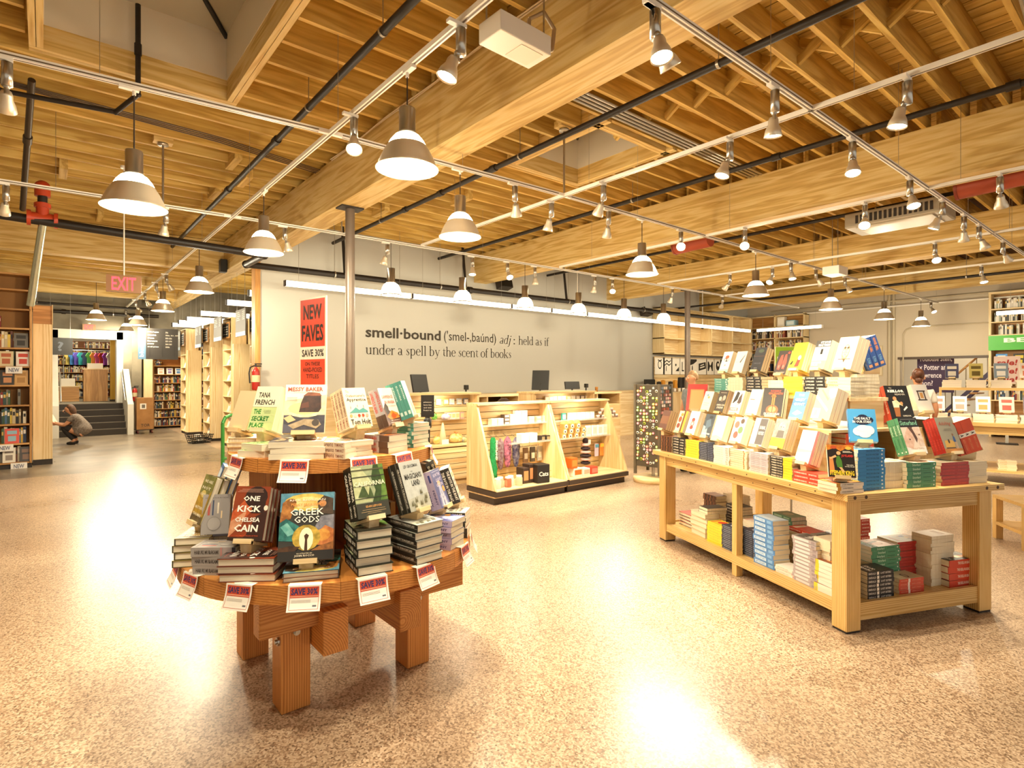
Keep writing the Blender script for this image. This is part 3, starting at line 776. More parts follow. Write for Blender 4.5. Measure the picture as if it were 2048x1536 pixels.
# ------------------------------------------------------------------ sprinkler pipes
def pipe(pts, r, label, couplings=(), hang=(), m=PIPE):
    t = thing('sprinkler_pipe', label, 'pipe', Matrix.Identity(4), 'sprinkler pipes under the ceiling')
    mb = MB()
    for a, b in zip(pts, pts[1:]): mb.tube(a, b, r, m, 12)
    for p in pts[1:-1]: mb.ball(p, r * 1.25, m, 10)
    mb.build('pipe', t)
    P = [Vector(p) for p in pts]
    for f in couplings:
        i, u = f; a, b = P[i], P[i + 1]; c = a.lerp(b, u); e = (b - a).normalized()
        MB().tube(c - e * 0.05, c + e * 0.05, r * 1.35, m, 12).build('coupling', t)
    for f in hang:
        i, u = f; a, b = P[i], P[i + 1]; c = a.lerp(b, u); e = (b - a).normalized()
        MB().tube(c - e * 0.012, c + e * 0.012, r * 1.2, STEEL, 12).tube(c, (c.x, c.y, JT), 0.005, STEEL, 5).build('hanger', t)
    return t
pipe([(1.95, 0.8, 4.18), (1.95, 14.8, 4.18)], 0.032, 'black pipe crossing under the joists left of the big beam', ((0, .16), (0, .4), (0, .55)), ((0, .1), (0, .22), (0, .33)))
pipe([(4.28, 0.5, 4.18), (4.28, 10.6, 4.18)], 0.032, 'black pipe right of the big beam passing the small skylight', ((0, .5), (0, .62), (0, .72)), ((0, .2), (0, .45), (0, .8)))
pipe([(6.66, 0.0, 4.2), (6.66, 10.6, 4.2)], 0.032, 'black pipe just before the second timber beam', ((0, .1), (0, .3)), ((0, .18), (0, .5)))
pipe([(9.9, 0.0, 4.2), (9.9, 10.6, 4.2)], 0.03, 'black pipe beyond the second timber beam', ((0, .15),), ((0, .3),))
pipe([(15.2, 0.0, 3.75), (15.2, 10.6, 3.75)], 0.03, 'black pipe near the cream wall', (), ((0, .3),))
pipe([(-3.0, 20.25, 3.42), (2.7, 20.25, 3.46)], 0.05, 'black pipe above the far doorway', ((0, .6),), ((0, .3), (0, .8)))
pipe([(-3.0, 19.9, 3.62), (2.7, 19.9, 3.62)], 0.035, 'thin black pipe just before the far doorway', (), ((0, .5),))
BIGP = pipe([(-1.5, 9.25, 3.6), (2.55, 8.95, 3.44), (2.62, 10.2, 3.5), (17.9, 10.2, 3.56)], 0.055, 'thick black pipe with red valve passing along the white wall', ((2, .3),), ((2, .1), (2, .25), (2, .5), (2, .7)))
pipe([(-0.19, 5.1, 4.2), (-0.19, 5.1, 4.6), (-0.19, 4.6, 4.6)], 0.025, 'short pipe stub rising beside the left skylight')
pipe([(0.66, 6.16, 5.0), (0.66, 6.16, 4.18), (0.52, 6.5, 4.1), (-0.3, 6.7, 4.12), (-0.9, 6.8, 4.12)], 0.022, 'thin black pipe dropping from the left skylight', ((0, .5),))
pipe([(-0.09, 7.0, 4.4), (-0.2, 9.0, 3.62)], 0.03, 'grey vertical pipe at the left edge of the view', ((0, .4),), m=col('4d4338', 0.4, 0.6))
for X_ in (4.35, 7.1, 10.2):
    MB().tube((X_, 10.35, 4.69), (X_, 10.2, 3.56), 0.03, PIPE, 10).build('riser', BIGP)
# red grooved valve and steel drain
t = BIGP
RED = col('b8401f', 0.4); 
vx = ony(85, 455, 9.16)
V0 = Vector((vx.x, 9.16, 3.57))
MB().tube(V0 + Vector((-.13, 0, 0)), V0 + Vector((.13, 0, 0)), 0.075, RED, 14).tube(V0 + Vector((-.15, 0, 0)), V0 + Vector((-.11, 0, 0)), 0.095, RED, 14).tube(V0 + Vector((.11, 0, 0)), V0 + Vector((.15, 0, 0)), 0.095, RED, 14).build('tee', t)
MB().tube(V0, V0 + Vector((0, 0, 0.2)), 0.065, RED, 14).tube(V0 + Vector((0, 0, .14)), V0 + Vector((0, 0, .19)), 0.085, RED, 14).build('collar', t)
MB().tube(V0 + Vector((0, 0, 0.2)), V0 + Vector((0, 0, 0.28)), 0.05, PIPE, 14).build('nipple', t)
MB().tube(V0 + Vector((0, 0, 0.28)), V0 + Vector((0, 0, 0.36)), 0.08, RED, 14).ball(V0 + Vector((0, 0.02, .4)), 0.085, RED, 12).build('elbow', t)
MB().tube(V0 + Vector((0, 0, -.07)), V0 + Vector((-.12, 0.35, -1.05)), 0.042, col('b7b9a4', 0.25, 0.8), 14).build('drain_pipe', t)
# ------------------------------------------------------------------ columns
for (px, Xc, lb, r, z1) in ((700, 3.06, 'slim grey steel column in front of the white wall', 0.06, 3.8), (1375, 12.47, 'slim steel column in front of the wooden cubbies', 0.07, 3.8)):
    q = yx(px, Xc)
    t = thing('steel_column', lb, 'column', TR(q[0], q[1], 0))
    MB().tube((0, 0, 0), (0, 0, z1 - 0.02), r, col('75675a', 0.4, 0.4), 16).build('shaft', t)
    MB().box(-.15, .15, -.1, .1, z1 - 0.02, z1, DARK).build('cap_plate', t)
    MB().box(-.12, .12, -.12, .12, 0, 0.012, DARK).build('base_plate', t)
# ------------------------------------------------------------------ ceiling boxes
t = thing('projector_box', 'white box hung from the ceiling beside the big beam', 'ceiling box', TR(2.38, 2.85, 3.74, rad(92)))
MB().box(-.11, .11, -.22, .22, 0, 0.13, WHITE_METAL).build('case', t, bevel=.006)
MB().box(-.08, .08, -.17, .02, -0.004, 0.0, col('e9dfcd', .5)).build('access_panel', t)
MB().tube((-.08, -.18, .13), (-.08, -.18, .95), .006, STEEL, 6).tube((.08, .18, .13), (.08, .18, .95), .006, STEEL, 6).build('hanger_rod', t)
MB().path([(.05, -.15, .13), (.05, -.17, .3), (.0, -.26, .36), (-.04, -.32, .25), (-.04, -.3, .1), (-.04, -.22, .05)], .014, col('b9a689', .4, .6), 8).build('flexible_conduit', t)
p = onx(1690, 468, 9.6)
t = thing('air_unit', 'grey ceiling air conditioner with vent grille', 'air conditioner', TR(9.75, 2.95, 3.86))
GM = col('a89d8a', .45, .3)
MB().box(-.35, .35, -.72, .5, 0, .22, GM).build('case', t, bevel=.02)
MB().box(-.3, .3, -.6, .35, -.012, 0, col('c9bda6', .4)).build('bottom_panel', t)
g = MB()
for k in range(16): g.box(-.356, -.35, -.62 + k * .062, -.585 + k * .062, .05, .17, DARK)
g.build('grille', t)
MB().tube((-.3, -.6, .22), (-.3, -.6, .84), .008, STEEL, 6).tube((.3, .4, .22), (.3, .4, .84), .008, STEEL, 6).build('hanger_rod', t)
t = thing('fan_box', 'small white box hanging by rods above the right tables', 'ceiling box', TR(10.9, 4.15, 3.42))
MB().box(-.2, .2, -.14, .14, 0, .15, WHITE_METAL).build('case', t, bevel=.01)
MB().tube((-.12, 0, .15), (-.12, 0, 1.28), .006, STEEL, 6).tube((.12, 0, .15), (.12, 0, 1.28), .006, STEEL, 6).build('hanger_rod', t)
for (px, py, X_, lb) in ((1385, 488, 8.9, 'dull red duct section behind the left starburst spotlight'), (1990, 362, 8.4, 'dull red duct section at the right edge')):
    q = onx(px, py, X_)
    t = thing('red_duct', lb, 'duct', TR(q.x, q.y, q.z))
    MB().tube((0, .35, 0), (0, -.35, .02), .13, col('a8462c', .5), 16).build('duct', t)
    MB().tube((0, .36, 0), (0, .33, 0), .137, col('8d3a26', .5), 16).build('flange', t)
    MB().tube((0, 0, .1), (0, 0, JT - q.z), .006, STEEL, 5).build('hanger_rod', t)
for (px, py, Y_, lb, s_) in ((1008, 570, 10.5, 'black speaker hung on the white wall below the second beam', .16), (1292, 625, 10.5, 'black speaker at the right end of the white wall', .16)):
    q = ony(px, py, Y_)
    t = thing('speaker', lb, 'speaker', TR(q.x, q.y, q.z, 0, rad(-15)))
    MB().box(-s_ * 1.1, s_ * 1.1, -.12, .1, -s_ * .6, s_ * .6, DARK).build('cabinet', t, bevel=.01)
    MB().box(-s_, s_, -.125, -.12, -s_ * .5, s_ * .5, BLACK).build('grille', t)
    MB().box(-.02, .02, .0, .2, s_ * .3, s_ * 1.2, BLACK).build('bracket', t)
q = onx(446, 533, 2.8)
t = thing('speaker', 'small black speaker fixed on the side of the big beam', 'speaker', TR(2.86, q.y, 3.86))
MB().box(-.12, 0, -.09, .09, -.13, .13, BLACK).build('cabinet', t, bevel=.008)
MB().box(-.123, -.12, -.07, .07, -.1, .1, DARK).build('grille', t)
# grey conduits running along the joists right of the beam, and cables lying on the beam edge
t = thing('conduit_run', 'bundle of grey conduits beside the small skylight', 'conduit', Matrix.Identity(4))
for k in range(4):
    MB().tube((3.3, 4.0 - .055 * k, 4.395), (7.6, 4.0 - .055 * k, 4.395), .016, STEEL, 8).build('conduit', t)
t = thing('conduit_run', 'pair of grey conduits at the upper right corner', 'conduit', Matrix.Identity(4))
for k in range(2):
    MB().tube((5.4, .55 + .28 * k, 4.36 + .03 * k), (7.66, .75 + .2 * k, 4.38 + .015 * k), .018, STEEL, 8).build('conduit', t)
t = thing('cable_run', 'thin beige cables lying along the upper edge of the big beam', 'cable', Matrix.Identity(4))
for k in range(2):
    pts = [(2.85 - .015 * k, 1.6 + j * .5, 4.39 + .012 * math.sin(j * 1.7 + k)) for j in range(12)]
    MB().path(pts, .008, col('c8b08c', .6), 5).build('cable', t)
t = thing('conduit_run', 'thin cables strung under the left joists', 'cable', Matrix.Identity(4))
for k in range(4):
    MB().path([(-1.0, 7.1 + .03 * k, 4.40), (1.6, 7.25 + .05 * k, 4.39), (2.85, 7.5 + .05 * k, 4.38)], .007, col('4d3c2a', .6), 5).build('cable', t)
# exit signs
def exit_sign(M, label, s=1.0, rod=1.0):
    t = thing('exit_sign', label, 'sign', M)
    MB().box(-.19 * s, .19 * s, -.02, .02, -.11 * s, .11 * s, col('8a5f3a', .35, .2)).build('panel', t)
    MB().text('EXIT', -.13 * s, -.085 * s, .13 * s, .085 * s, emit('ff2f3c', 3.0, 'red_exit_glow'), bold=.012, y=-.0215).build('lettering', t)
    MB().tube((0, 0, .11 * s), (0, 0, .11 * s + rod), .008, WHITE_METAL, 8).tube((0, 0, .1 * s + rod), (0, 0, .13 * s + rod), .04, WHITE_METAL, 12).build('stem', t)
q = ony(248, 568, 8.9)
exit_sign(TR(q.x, q.y, q.z, rad(-8)), 'red lit exit sign hanging in the left aisle', 1.0, 1.4)
q = ony(178, 672, 20.42)
exit_sign(TR(q.x, q.y, 3.05), 'small red exit sign above the far doorway', .8, .02)

for (px, Y_, lb) in ((1405, 10.3, 'dome camera hanging before the wooden cubbies'), (1155, 10.3, 'dome camera above the right end of the counter')):
    p = ony(px, 560, Y_)
    t = thing('security_camera', lb, 'camera', TR(p.x, Y_, 3.2 if px > 1300 else 3.45))
    MB().tube((0, 0, .1), (0, 0, 1.45 if px > 1300 else 1.2), .018, WHITE_METAL, 8).build('stem', t)
    MB().lathe([(.001, .1), (.07, .1), (.075, .04), (.07, .03)], WHITE_METAL, 16).build('housing', t)
    MB().ball((0, 0, .03), .058, BLACK, 12).build('lens_dome', t)
# ================================================================== BOOKS: designs, face-outs, stacks
PG = pages_mat()
DES = {}
def cm(c):
    # 'aaaaaa|bbbbbb' is a painterly mix of two tones, a single hex a flat print colour
    if '|' in c:
        a, b = c.split('|'); return noisy('print_' + a + b, a, b, 42, .4, 3)
    return col(c, 0.4)
def paint_items(mb, items, w, h, place):
    # items in cover units 0..1 (x right, y up); place(x, z, layer) -> 3-D point on the surface
    for k, it in enumerate(items):
        ly = 0.00025 + 0.00022 * k
        t = it[0]
        if t == 'r':
            _, x0, y0, x1, y1, c = it
            mb.add([place(x0 * w, y0 * h, ly), place(x1 * w, y0 * h, ly), place(x1 * w, y1 * h, ly), place(x0 * w, y1 * h, ly)], [(0, 1, 2, 3)], cm(c))
        elif t == 'e':
            _, cx_, cy_, rx, ry, c = it
            n = 14
            mb.add([place((cx_ + rx * math.cos(2 * math.pi * j / n)) * w, (cy_ + ry * math.sin(2 * math.pi * j / n)) * h, ly) for j in range(n)], [tuple(range(n))], cm(c))
        elif t == 'p':
            _, pts, c = it
            mb.add([place(a * w, b * h, ly) for a, b in pts], [tuple(range(len(pts)))], cm(c))
        elif t == 't':
            s, x0, y0, x1, y1, c = it[1:7]
            bold = it[7] if len(it) > 7 else 0.01; sh = it[8] if len(it) > 8 else 0.0
            vs, fs, (a, b, lo, hi) = font_geo(s, bold, sh, 1)
            kx = (x1 - x0) / max(b - a, 1e-6); ky = (y1 - y0) / max(hi - lo, 1e-6)
            mb.add([place((x0 + (v[0] - a) * kx) * w, (y0 + (v[1] - lo) * ky) * h, ly) for v in vs], fs, col(c, 0.45))
def design(key, w, h, t, cover, spine=None, items=(), sitems=(), hard=False, back=None):
    DES[key] = dict(w=w, h=h, t=t, cover=cover, spine=spine or cover, items=items, sitems=sitems, hard=hard, back=back or spine or cover, meshes=None)
def book_meshes(key):
    d = DES[key]
    if d['meshes']: return d['meshes']
    w, h, t = d['w'], d['h'], d['t']
    b = 0.003 if d['hard'] else 0.0009
    o = 0.004 if d['hard'] else 0.0
    cv = col(d['cover'], 0.38); sp = col(d['spine'], 0.38); bk = col(d['back'], 0.38)
    c = MB().box(0, w, 0, b, 0, h, cv).box(0, w, t - b, t, 0, h, bk).box(-0.0006, b, 0.0004, t - 0.0004, 0, h, sp)
    c_mb = c; c = c.mesh('cover')
    p = MB().box(b, w - o - 0.0005, b, t - b, o + 0.0005, h - o - 0.0005, PG)
    p_mb = p; p = p.mesh('pages')
    pr = None; pr_mb = None
    if d['items'] or d['sitems']:
        mb = MB()
        paint_items(mb, d['items'], w, h, lambda x, z, l: (x, -l, z))
        # spine: x runs from the head down (0..1), y across the thickness with the front cover up
        paint_items(mb, d['sitems'], h, t, lambda x, z, l: (-0.0006 - l, t - z, h - x))
        pr = mb.mesh('cover_print'); pr_mb = mb
    d['meshes'] = (c, p, pr); d['mbs'] = [m for m in (c_mb, p_mb, pr_mb) if m]
    return d['meshes']
NBOOK = [0]
PILE = MB()
def merge(dst, src, M):
    b = len(dst.v); ids = [dst.mid(m) for m in src.mats]
    dst.v += [tuple(M @ Vector(v)) for v in src.v]
    dst.f += [tuple(b + k for k in q) for q in src.f]
    dst.mi += [ids[i] for i in src.mi]; dst.sm += src.sm
def book(key, M, label, group=None, stuff=False):
    c, p, pr = book_meshes(key)
    if stuff:
        for m in DES[key]['mbs']: merge(PILE, m, M)
        return None
    t = thing('book', label, 'book', M, group)
    co = put(c, 'cover', t); put(p, 'pages', t)
    if pr: put(pr, 'cover_print', co)
    NBOOK[0] += 1
    return t
EAS = {}
TILT = rad(20)
def easel(M, T, label, w=0.085, group='wooden book easels', up=0.15):
    # M: origin at the front lower corner of the books, -y outward, z up; T thickness of books carried
    k = (round(T, 3), w, up)
    if k not in EAS:
        Rm = Matrix.Rotation(-TILT, 4, 'X')
        # boards cross in an X seen from the side; local frame tilted back
        le = MB().box(-w / 2, w / 2, -0.018, T + 0.03, -0.014, -0.001, wood('birch', 1), Rm).mesh('ledge_board')
        lip = MB().box(-w / 2, w / 2, -0.022, -0.001, -0.014, 0.008, wood('birch', 0), Rm).mesh('front_lip')
        br = MB().box(-w * .42, w * .42, T + 0.003, T + 0.016, -0.012, up, wood('birch', 2), Rm).mesh('back_board')
        e_ = eh(T)
        ft = MB().prism([(0.006, -0.0145), (T + 0.026, -0.0145 - math.sin(TILT) * (T + 0.026)), (T + 0.026, -e_), (0.012, -e_)], -w * .3, w * .3, wood('birch', 1), 'x').mesh('foot_block')
        EAS[k] = (le, lip, br, ft)
    t = thing('book_easel', label, 'book stand', M, group)
    for me in EAS[k]: put(me, me.name, t)
    return t
def eh(T): return math.sin(TILT) * (T + 0.03) + 0.0138
def faceout(keys, pos, ang, labels, where, tilt=TILT, stand=True, swap=False, group=None, ew=0.085, dx=0.0):
    # pos: centre of the lower front edge; ang: direction the covers face (world, radians)
    M = Matrix.Translation(pos) @ Matrix.Rotation(ang + R90, 4, 'Z')
    off = 0.0
    for i, k in enumerate(keys):
        d = DES[k]
        Mb = M @ Matrix.Rotation(-tilt, 4, 'X') @ Matrix.Translation((-d['w'] / 2 + dx + random.uniform(-.002, .002), off, 0))
        book(k, Mb, labels[i] if isinstance(labels, (list, tuple)) else (labels if i == 0 else '%s, %s back on its easel' % (labels, NTH[i])), group)
        off += d['t'] + 0.0006
    if stand:
        easel(M, off, 'wooden easel holding the ' + where, ew)
def stack(key, n, pos, ang, lab, edge='spine', group=None, jit=0.006, flip=None, skew=2.5, seed=None, stuff=False):
    # pos: centre of the front face at the base; edge faces direction ang; lab has {o} for the place in the pile
    d = DES[key]
    w, h, t = d['w'], d['h'], d['t']
    # lying book: local x width, y height (after tipping), spine at x=0 facing -x
    lie = Matrix.Translation((0, 0, t)) @ Matrix.Rotation(-R90, 4, 'X')
    if edge == 'spine': base = Matrix.Translation((0, -h / 2, 0)); face = math.pi
    elif edge == 'fore': base = Matrix.Translation((-w, -h / 2, 0)); face = 0.0
    elif edge == 'tail': base = Matrix.Translation((-w / 2, 0, 0)); face = -R90
    else: base = Matrix.Translation((-w / 2, -h, 0)); face = R90
    z = 0.0
    rnd = random.Random(seed if seed is not None else hash((round(pos[0], 3), round(pos[1], 3))) & 0xffff)
    for i in range(n):
        M = Matrix.Translation((pos[0], pos[1], pos[2] + z)) @ Matrix.Rotation(ang - face + rad(rnd.uniform(-skew, skew)), 4, 'Z') @ Matrix.Translation((rnd.uniform(-jit, 0) if edge == 'fore' else rnd.uniform(0, jit) if edge == 'spine' else rnd.uniform(-jit, jit), rnd.uniform(-jit, jit), 0)) @ base @ lie
        o = n - 1 - i
        book(key, M, lab.format(o=ORD[min(o, len(ORD) - 1)] if n > 1 else 'single'), group or ('books in the pile of ' + key.replace('_', ' ')), stuff=stuff)
        z += t + 0.0004
    return z
# ================================================================== ROUND DISPLAY TABLE
CC = Vector((1.27, 3.13, 0))
RL, RU, ZL, ZU = 0.77, 0.545, 0.70, 1.21
rt = thing('round_table', 'two-tier round timber display table on square bolted legs', 'table', TR(CC.x, CC.y, 0))
def disc_boards(Rr, z0, z1, n, name, ang):
    bw = 2 * Rr / n
    for k in range(n):
        a, b = -Rr + k * bw + 0.0006, -Rr + (k + 1) * bw - 0.0006
        m = 7
        xs = [a + (b - a) * j / m for j in range(m + 1)]
        up = [(x, math.sqrt(max(Rr * Rr - x * x, 0))) for x in xs]
        poly = [(x, -y) for x, y in up] + [(x, y) for x, y in reversed(up)]
        out = []
        for p in poly:
            if not out or math.hypot(p[0] - out[-1][0], p[1] - out[-1][1]) > 1e-4: out.append(p)
        cx_ = (a + b) / 2
        MB().prism([(p[0] - cx_, p[1]) for p in out], z0, z1, wood('fir_table', 1), 'z').build(name, rt, Matrix.Rotation(ang, 4, 'Z') @ Matrix.Translation((cx_, 0, 0)))
disc_boards(RL, ZL - 0.085, ZL, 8, 'lower_top_board', rad(-20))
disc_boards(RU, ZU - 0.065, ZU, 6, 'upper_top_board', rad(-20))
for sx in (-1, 1):
    for sy in (-1, 1):
        wbox('leg', rt, sx * .335 - .07, sx * .335 + .07, sy * .335 - .07 + .04, sy * .335 + .07 + .04, 0, ZL - .09, 'fir_table', bevel=.006)
    wbox('cross_beam', rt, sx * .20 - .062, sx * .20 + .062, -.52, .56, .29, .50, 'fir_table', bevel=.006)
for yy in (-.43, .43):
    wbox('rail_beam', rt, -.53, .57, yy - .0655 + .035, yy + .0655 - .035 + .035, .42, ZL - .088, 'fir_table', bevel=.006)
for (x, z, y) in ((-.3, .52, -.432), (.38, .55, -.432), (-.335, .38, -.366), (.335, .38, -.366)):
    MB().tube((x, y - .012, z), (x, y, z), .028 if z > .45 else .016, STEEL, 16).tube((x, y - .02, z), (x, y - .012, z), .012, STEEL, 8).build('bolt', rt)
MB().tube((-.415, -.33, .34), (-.405, -.33, .34), .02, STEEL, 12).tube((-.425, -.33, .34), (-.415, -.33, .34), .011, STEEL, 6).build('bolt', rt)
# riser carrying the upper tier
for k, (a, b, c, d) in enumerate(((-.36, .36, -.016, .016), (-.016, .016, -.36, -.0165), (-.016, .016, .0165, .36))):
    wbox('divider_panel', rt, a, b, c, d, ZL, ZU - .065, 'fir_table', axis=2)
wbox('divider_panel', rt, -.40, -.37, -.18, .2, ZL, ZU - .065, 'fir_table', axis=2)
wbox('divider_panel', rt, .37, .40, -.18, .2, ZL, ZU - .065, 'fir_table', axis=2)
wbox('riser_shelf', rt, -.37, .37, .02, .3, ZL + .2, ZL + .225, 'fir_table')
# ------------------------------------------------------------------ covers of the round table
W_, K_ = 'f7f1e2', '1d1a17'
design('greek', .235, .30, .022, '3b3a34', '2c3b40', [
    ('r', 0, .72, 1, 1, '6fa3b5|4a7f96'), ('e', .5, .855, .44, .135, 'd9cf6a|c9a84a'), ('e', .5, .85, .3, .09, 'f0e6a0|e8b45a'), ('p', [(.0, .55), (.2, .62), (.26, .8), (.16, .92), (.04, .86)], 'c98a45|8d5526'), ('e', .2, .86, .09, .06, '8a5a2a'),
    ('p', [(.98, .66), (.72, .68), (.68, .86), (.8, .95), (.98, .9)], '3d3228|5d4a3a'), ('e', .78, .83, .07, .05, 'c88d5a'), ('p', [(0, .3), (.3, .28), (.36, .5), (.12, .62), (0, .56)], '3f8f86|1f5a58'), ('p', [(.02, .5), (.14, .56), (.3, .4), (.16, .36)], '8fc9bd|5aa39a'),
    ('p', [(.66, .3), (1, .28), (1, .66), (.76, .64), (.66, .5)], '6b6a74|9a98a0'), ('p', [(.6, .22), (1, .2), (1, .44), (.84, .5), (.7, .4)], 'd98a4c|a3562a'), ('e', .8, .36, .14, .09, 'e0a94f|c9792f'), ('e', .5, .33, .26, .19, 'd9b44a|8d7a2a'), ('e', .5, .31, .13, .17, 'fbf3cf'),
    ('p', [(.47, .14), (.53, .14), (.52, .3), (.55, .36), (.5, .39), (.46, .36), (.48, .3)], '4a3018'), ('r', 0, 0, 1, .14, '2b2722'), ('p', [(0, .14), (.3, .14), (.4, .2), (.2, .22), (0, .19)], '5a3b22|3a2618'), ('p', [(.6, .14), (1, .14), (1, .26), (.74, .2)], '7a4a26|b5763a'),
    ('t', 'RICK RIORDAN', .17, .875, .83, .905, 'f6e7d2', .006), ("t", "PERCY JACKSON'S", .2, .79, .8, .845, 'e69a4e', .02), ('t', 'GREEK', .19, .66, .81, .76, 'fdf6e6', .01), ('t', 'GODS', .27, .55, .73, .645, 'fdf6e6', .01), ('t', 'ILLUSTRATED BY', .34, .095, .62, .112, 'f1e3c0', .005), ('t', 'JOHN ROCCO', .3, .05, .66, .085, 'f7ecd2', .01)], hard=True, back='8a5a3a')
design('one_kick', .165, .245, .034, '8d3e22', '5a2a1c', [
    ('p', [(0, .5), (.5, .9), (.62, .62), (.3, .3), (0, .16)], 'd0683a|b54a26'), ('p', [(0, .34), (.42, .56), (.34, .3), (0, .05)], 'dca27c|c98560'), ('e', .62, .8, .33, .2, '3a2420|2a1a18'), ('r', .55, .5, .92, .8, '3a2420|2a1a18'), ('p', [(.3, 0), (1, 0), (1, .56), (.7, .44), (.5, .1)], '3b211c'), ('e', .95, .6, .06, .05, 'f1e3cf'), ('r', 0, 0, 1, .06, '33241f'),
    ('t', 'ONE', .26, .72, .74, .82, 'fff6ea', .03), ('t', 'KICK', .14, .52, .82, .64, 'fff6ea', .03), ('t', 'CHELSEA', .12, .34, .84, .42, 'fff6ea', .025), ('t', 'CAIN', .14, .16, .82, .29, 'fff6ea', .03), ('t', 'NEW YORK TIMES BESTSELLING AUTHOR', .08, .08, .86, .1, 'd0522e', .004), ('r', .1, .915, .8, .92, 'e8b196'), ('r', .06, .89, .82, .895, 'e8b196'), ('r', .18, .94, .8, .945, 'e8b196')], hard=True, back='6a2f22')
design('california', .165, .245, .04, '4a4c38', '20211a', [
    ('r', 0, .24, 1, 1, '8f9a78|a9b088'), ('p', [(0, .3), (.5, .3), (.55, .7), (.3, .96), (0, .96)], 'c9cda0|b0b584'), ('p', [(.5, .26), (1, .26), (1, 1), (.7, 1), (.58, .75), (.66, .5)], '42582c|2f4220'), ('p', [(.78, .3), (1, .3), (1, 1), (.84, 1), (.9, .7)], '6f8f3f|4f7030'), ('p', [(.1, .4), (.3, .64), (.42, .42), (.5, .6), (.58, .36)], '4f6138|3a4a28'), ('r', 0, .77, 1, .79, '3b3d2c'), ('r', 0, .9, 1, .925, '55553c'), ('r', 0, .6, .7, .612, '3b3d2c'), ('r', 0, .36, 1, .375, '33352a'), ('r', 0, 0, 1, .28, '3b3a2f'),
    ('t', 'CALIFORNIA', .02, .6, .98, .69, 'f6eecb', .02), ('t', 'EDAN LEPUCKI', .28, .19, .76, .23, 'e2a65c', .015), ('r', .16, .15, .86, .155, 'cfae7a'), ('r', .12, .11, .88, .116, 'cfae7a'), ('r', .3, .08, .72, .085, 'cfae7a')],
    [('t', 'CALIFORNIA', .1, .2, .66, .8, 'f4efe0', .05), ('t', 'LEPUCKI', .72, .3, .94, .7, 'f4efe0', .03)], hard=True, back='2b2b22')
design('magicians', .165, .25, .038, 'b5b7b1', '26241f', [
    ('e', .5, .4, .5, .3, 'c3c6c0|b3b6b0'), ('p', [(0, 0), (1, 0), (1, .3), (0, .24)], 'b9b9ac|a5a594'), ('t', 'LEV GROSSMAN', .18, .86, .82, .925, '2a2622', .012), ('t', 'THE', .44, .77, .54, .79, '55504a', .004), ("t", "MAGICIAN'S", .12, .63, .9, .745, '221e1b', .02), ('t', 'LAND', .36, .49, .74, .6, '221e1b', .02)] +
    [('p', [(x, y), (x + .05, y + .1), (x + .09, y + .02), (x + .12, y + .12), (x + .13, y)], '6e6a4e|565238') for x, y in ((.1, .1), (.3, .16), (.22, .06), (.6, .3), (.7, .1), (.76, .18), (.5, .08))],
    [('r', 0, .44, 1, .5, '8d8a80'), ('t', 'GROSSMAN', .12, .55, .5, .85, 'd8d2c2', .03), ("t", "THE MAGICIAN'S LAND", .52, .55, .92, .85, 'd8d2c2', .02)], hard=True)
design('light_gets_in', .14, .21, .03, '3a3f7c', '3c3d78', [
    ('p', [(.1, 0), (.9, 0), (.66, .6), (.4, .62)], '8f93bd|6f74a8'), ('p', [(.25, 0), (.4, 0), (.5, .6), (.46, .6)], 'cfcfe0'), ('p', [(.55, 0), (.75, 0), (.56, .6), (.52, .6)], 'c7c2d6'), ('e', .5, .62, .16, .07, 'd9a77c'), ('t', 'HOW THE', .16, .8, .86, .89, 'd6cbe6', .01), ('t', 'LIGHT', .3, .67, .84, .755, 'd6cbe6', .01), ('t', 'GETS IN', .2, .54, .86, .62, 'd6cbe6', .01), ('e', .78, .44, .12, .08, 'd9992e'), ('t', 'LOUISE', .2, .26, .6, .33, 'e3dbe8', .01), ('t', 'PENNY', .3, .16, .74, .23, 'e3dbe8', .01), ('r', .1, .94, .9, .95, 'b6b3d6')],
    [('r', 0, 0, 1, 1, 'b9a9c6'), ('r', .1, .3, .3, .7, '3a3f7c'), ('t', 'PENNY', .5, .3, .9, .7, '4b4470', .02)])
design('white_history', .14, .21, .028, 'ece2d2', '2a2622', [('r', .05, .04, .95, .96, 'efe7d8'), ('r', .04, .03, .96, .05, 'c77a5c'), ('r', .04, .95, .96, .97, 'c77a5c'), ('e', .5, .74, .2, .08, 'bda23c'), ('t', 'BOYS IN', .14, .52, .86, .62, '6a6152', .02), ('t', 'THE BOAT', .14, .38, .86, .48, '6a6152', .02), ('r', .2, .28, .8, .3, '9a8d78'), ('t', 'BROWN', .2, .14, .8, .22, '4d4538', .02)],
    [('r', 0, 0, 1, 1, '2a2622'), ('t', 'THE BOYS IN THE BOAT', .08, .2, .92, .8, 'f3ead8', .03)])
design('golden', .155, .235, .034, '8a7c34', '2f2a1c', [
    ('r', 0, 0, 1, .16, '6a5a34|4a3a22'), ('p', [(0, .16), (1, .16), (1, .7), (.5, .5), (0, .62)], 'c19a34|8f6f22'), ('p', [(0, .62), (.5, .5), (1, .7), (1, 1), (0, 1)], '8d8a4a|6a6a34'), ('e', .4, .6, .2, .08, 'd6bf6a')] +
    [('t', s_, .12, y, .86, y + .06, 'f4ead0', .015) for s_, y in (('WE ARE', .84), ('NOT', .7), ('OURSELVES', .56), ('MATTHEW', .28), ('THOMAS', .14))],
    [('r', 0, 0, 1, 1, '3a3420')] + [('e', .08 + .11 * k, .5, .03, .26, 'c9a03a') for k in range(8)], hard=True, back='5a4c24')
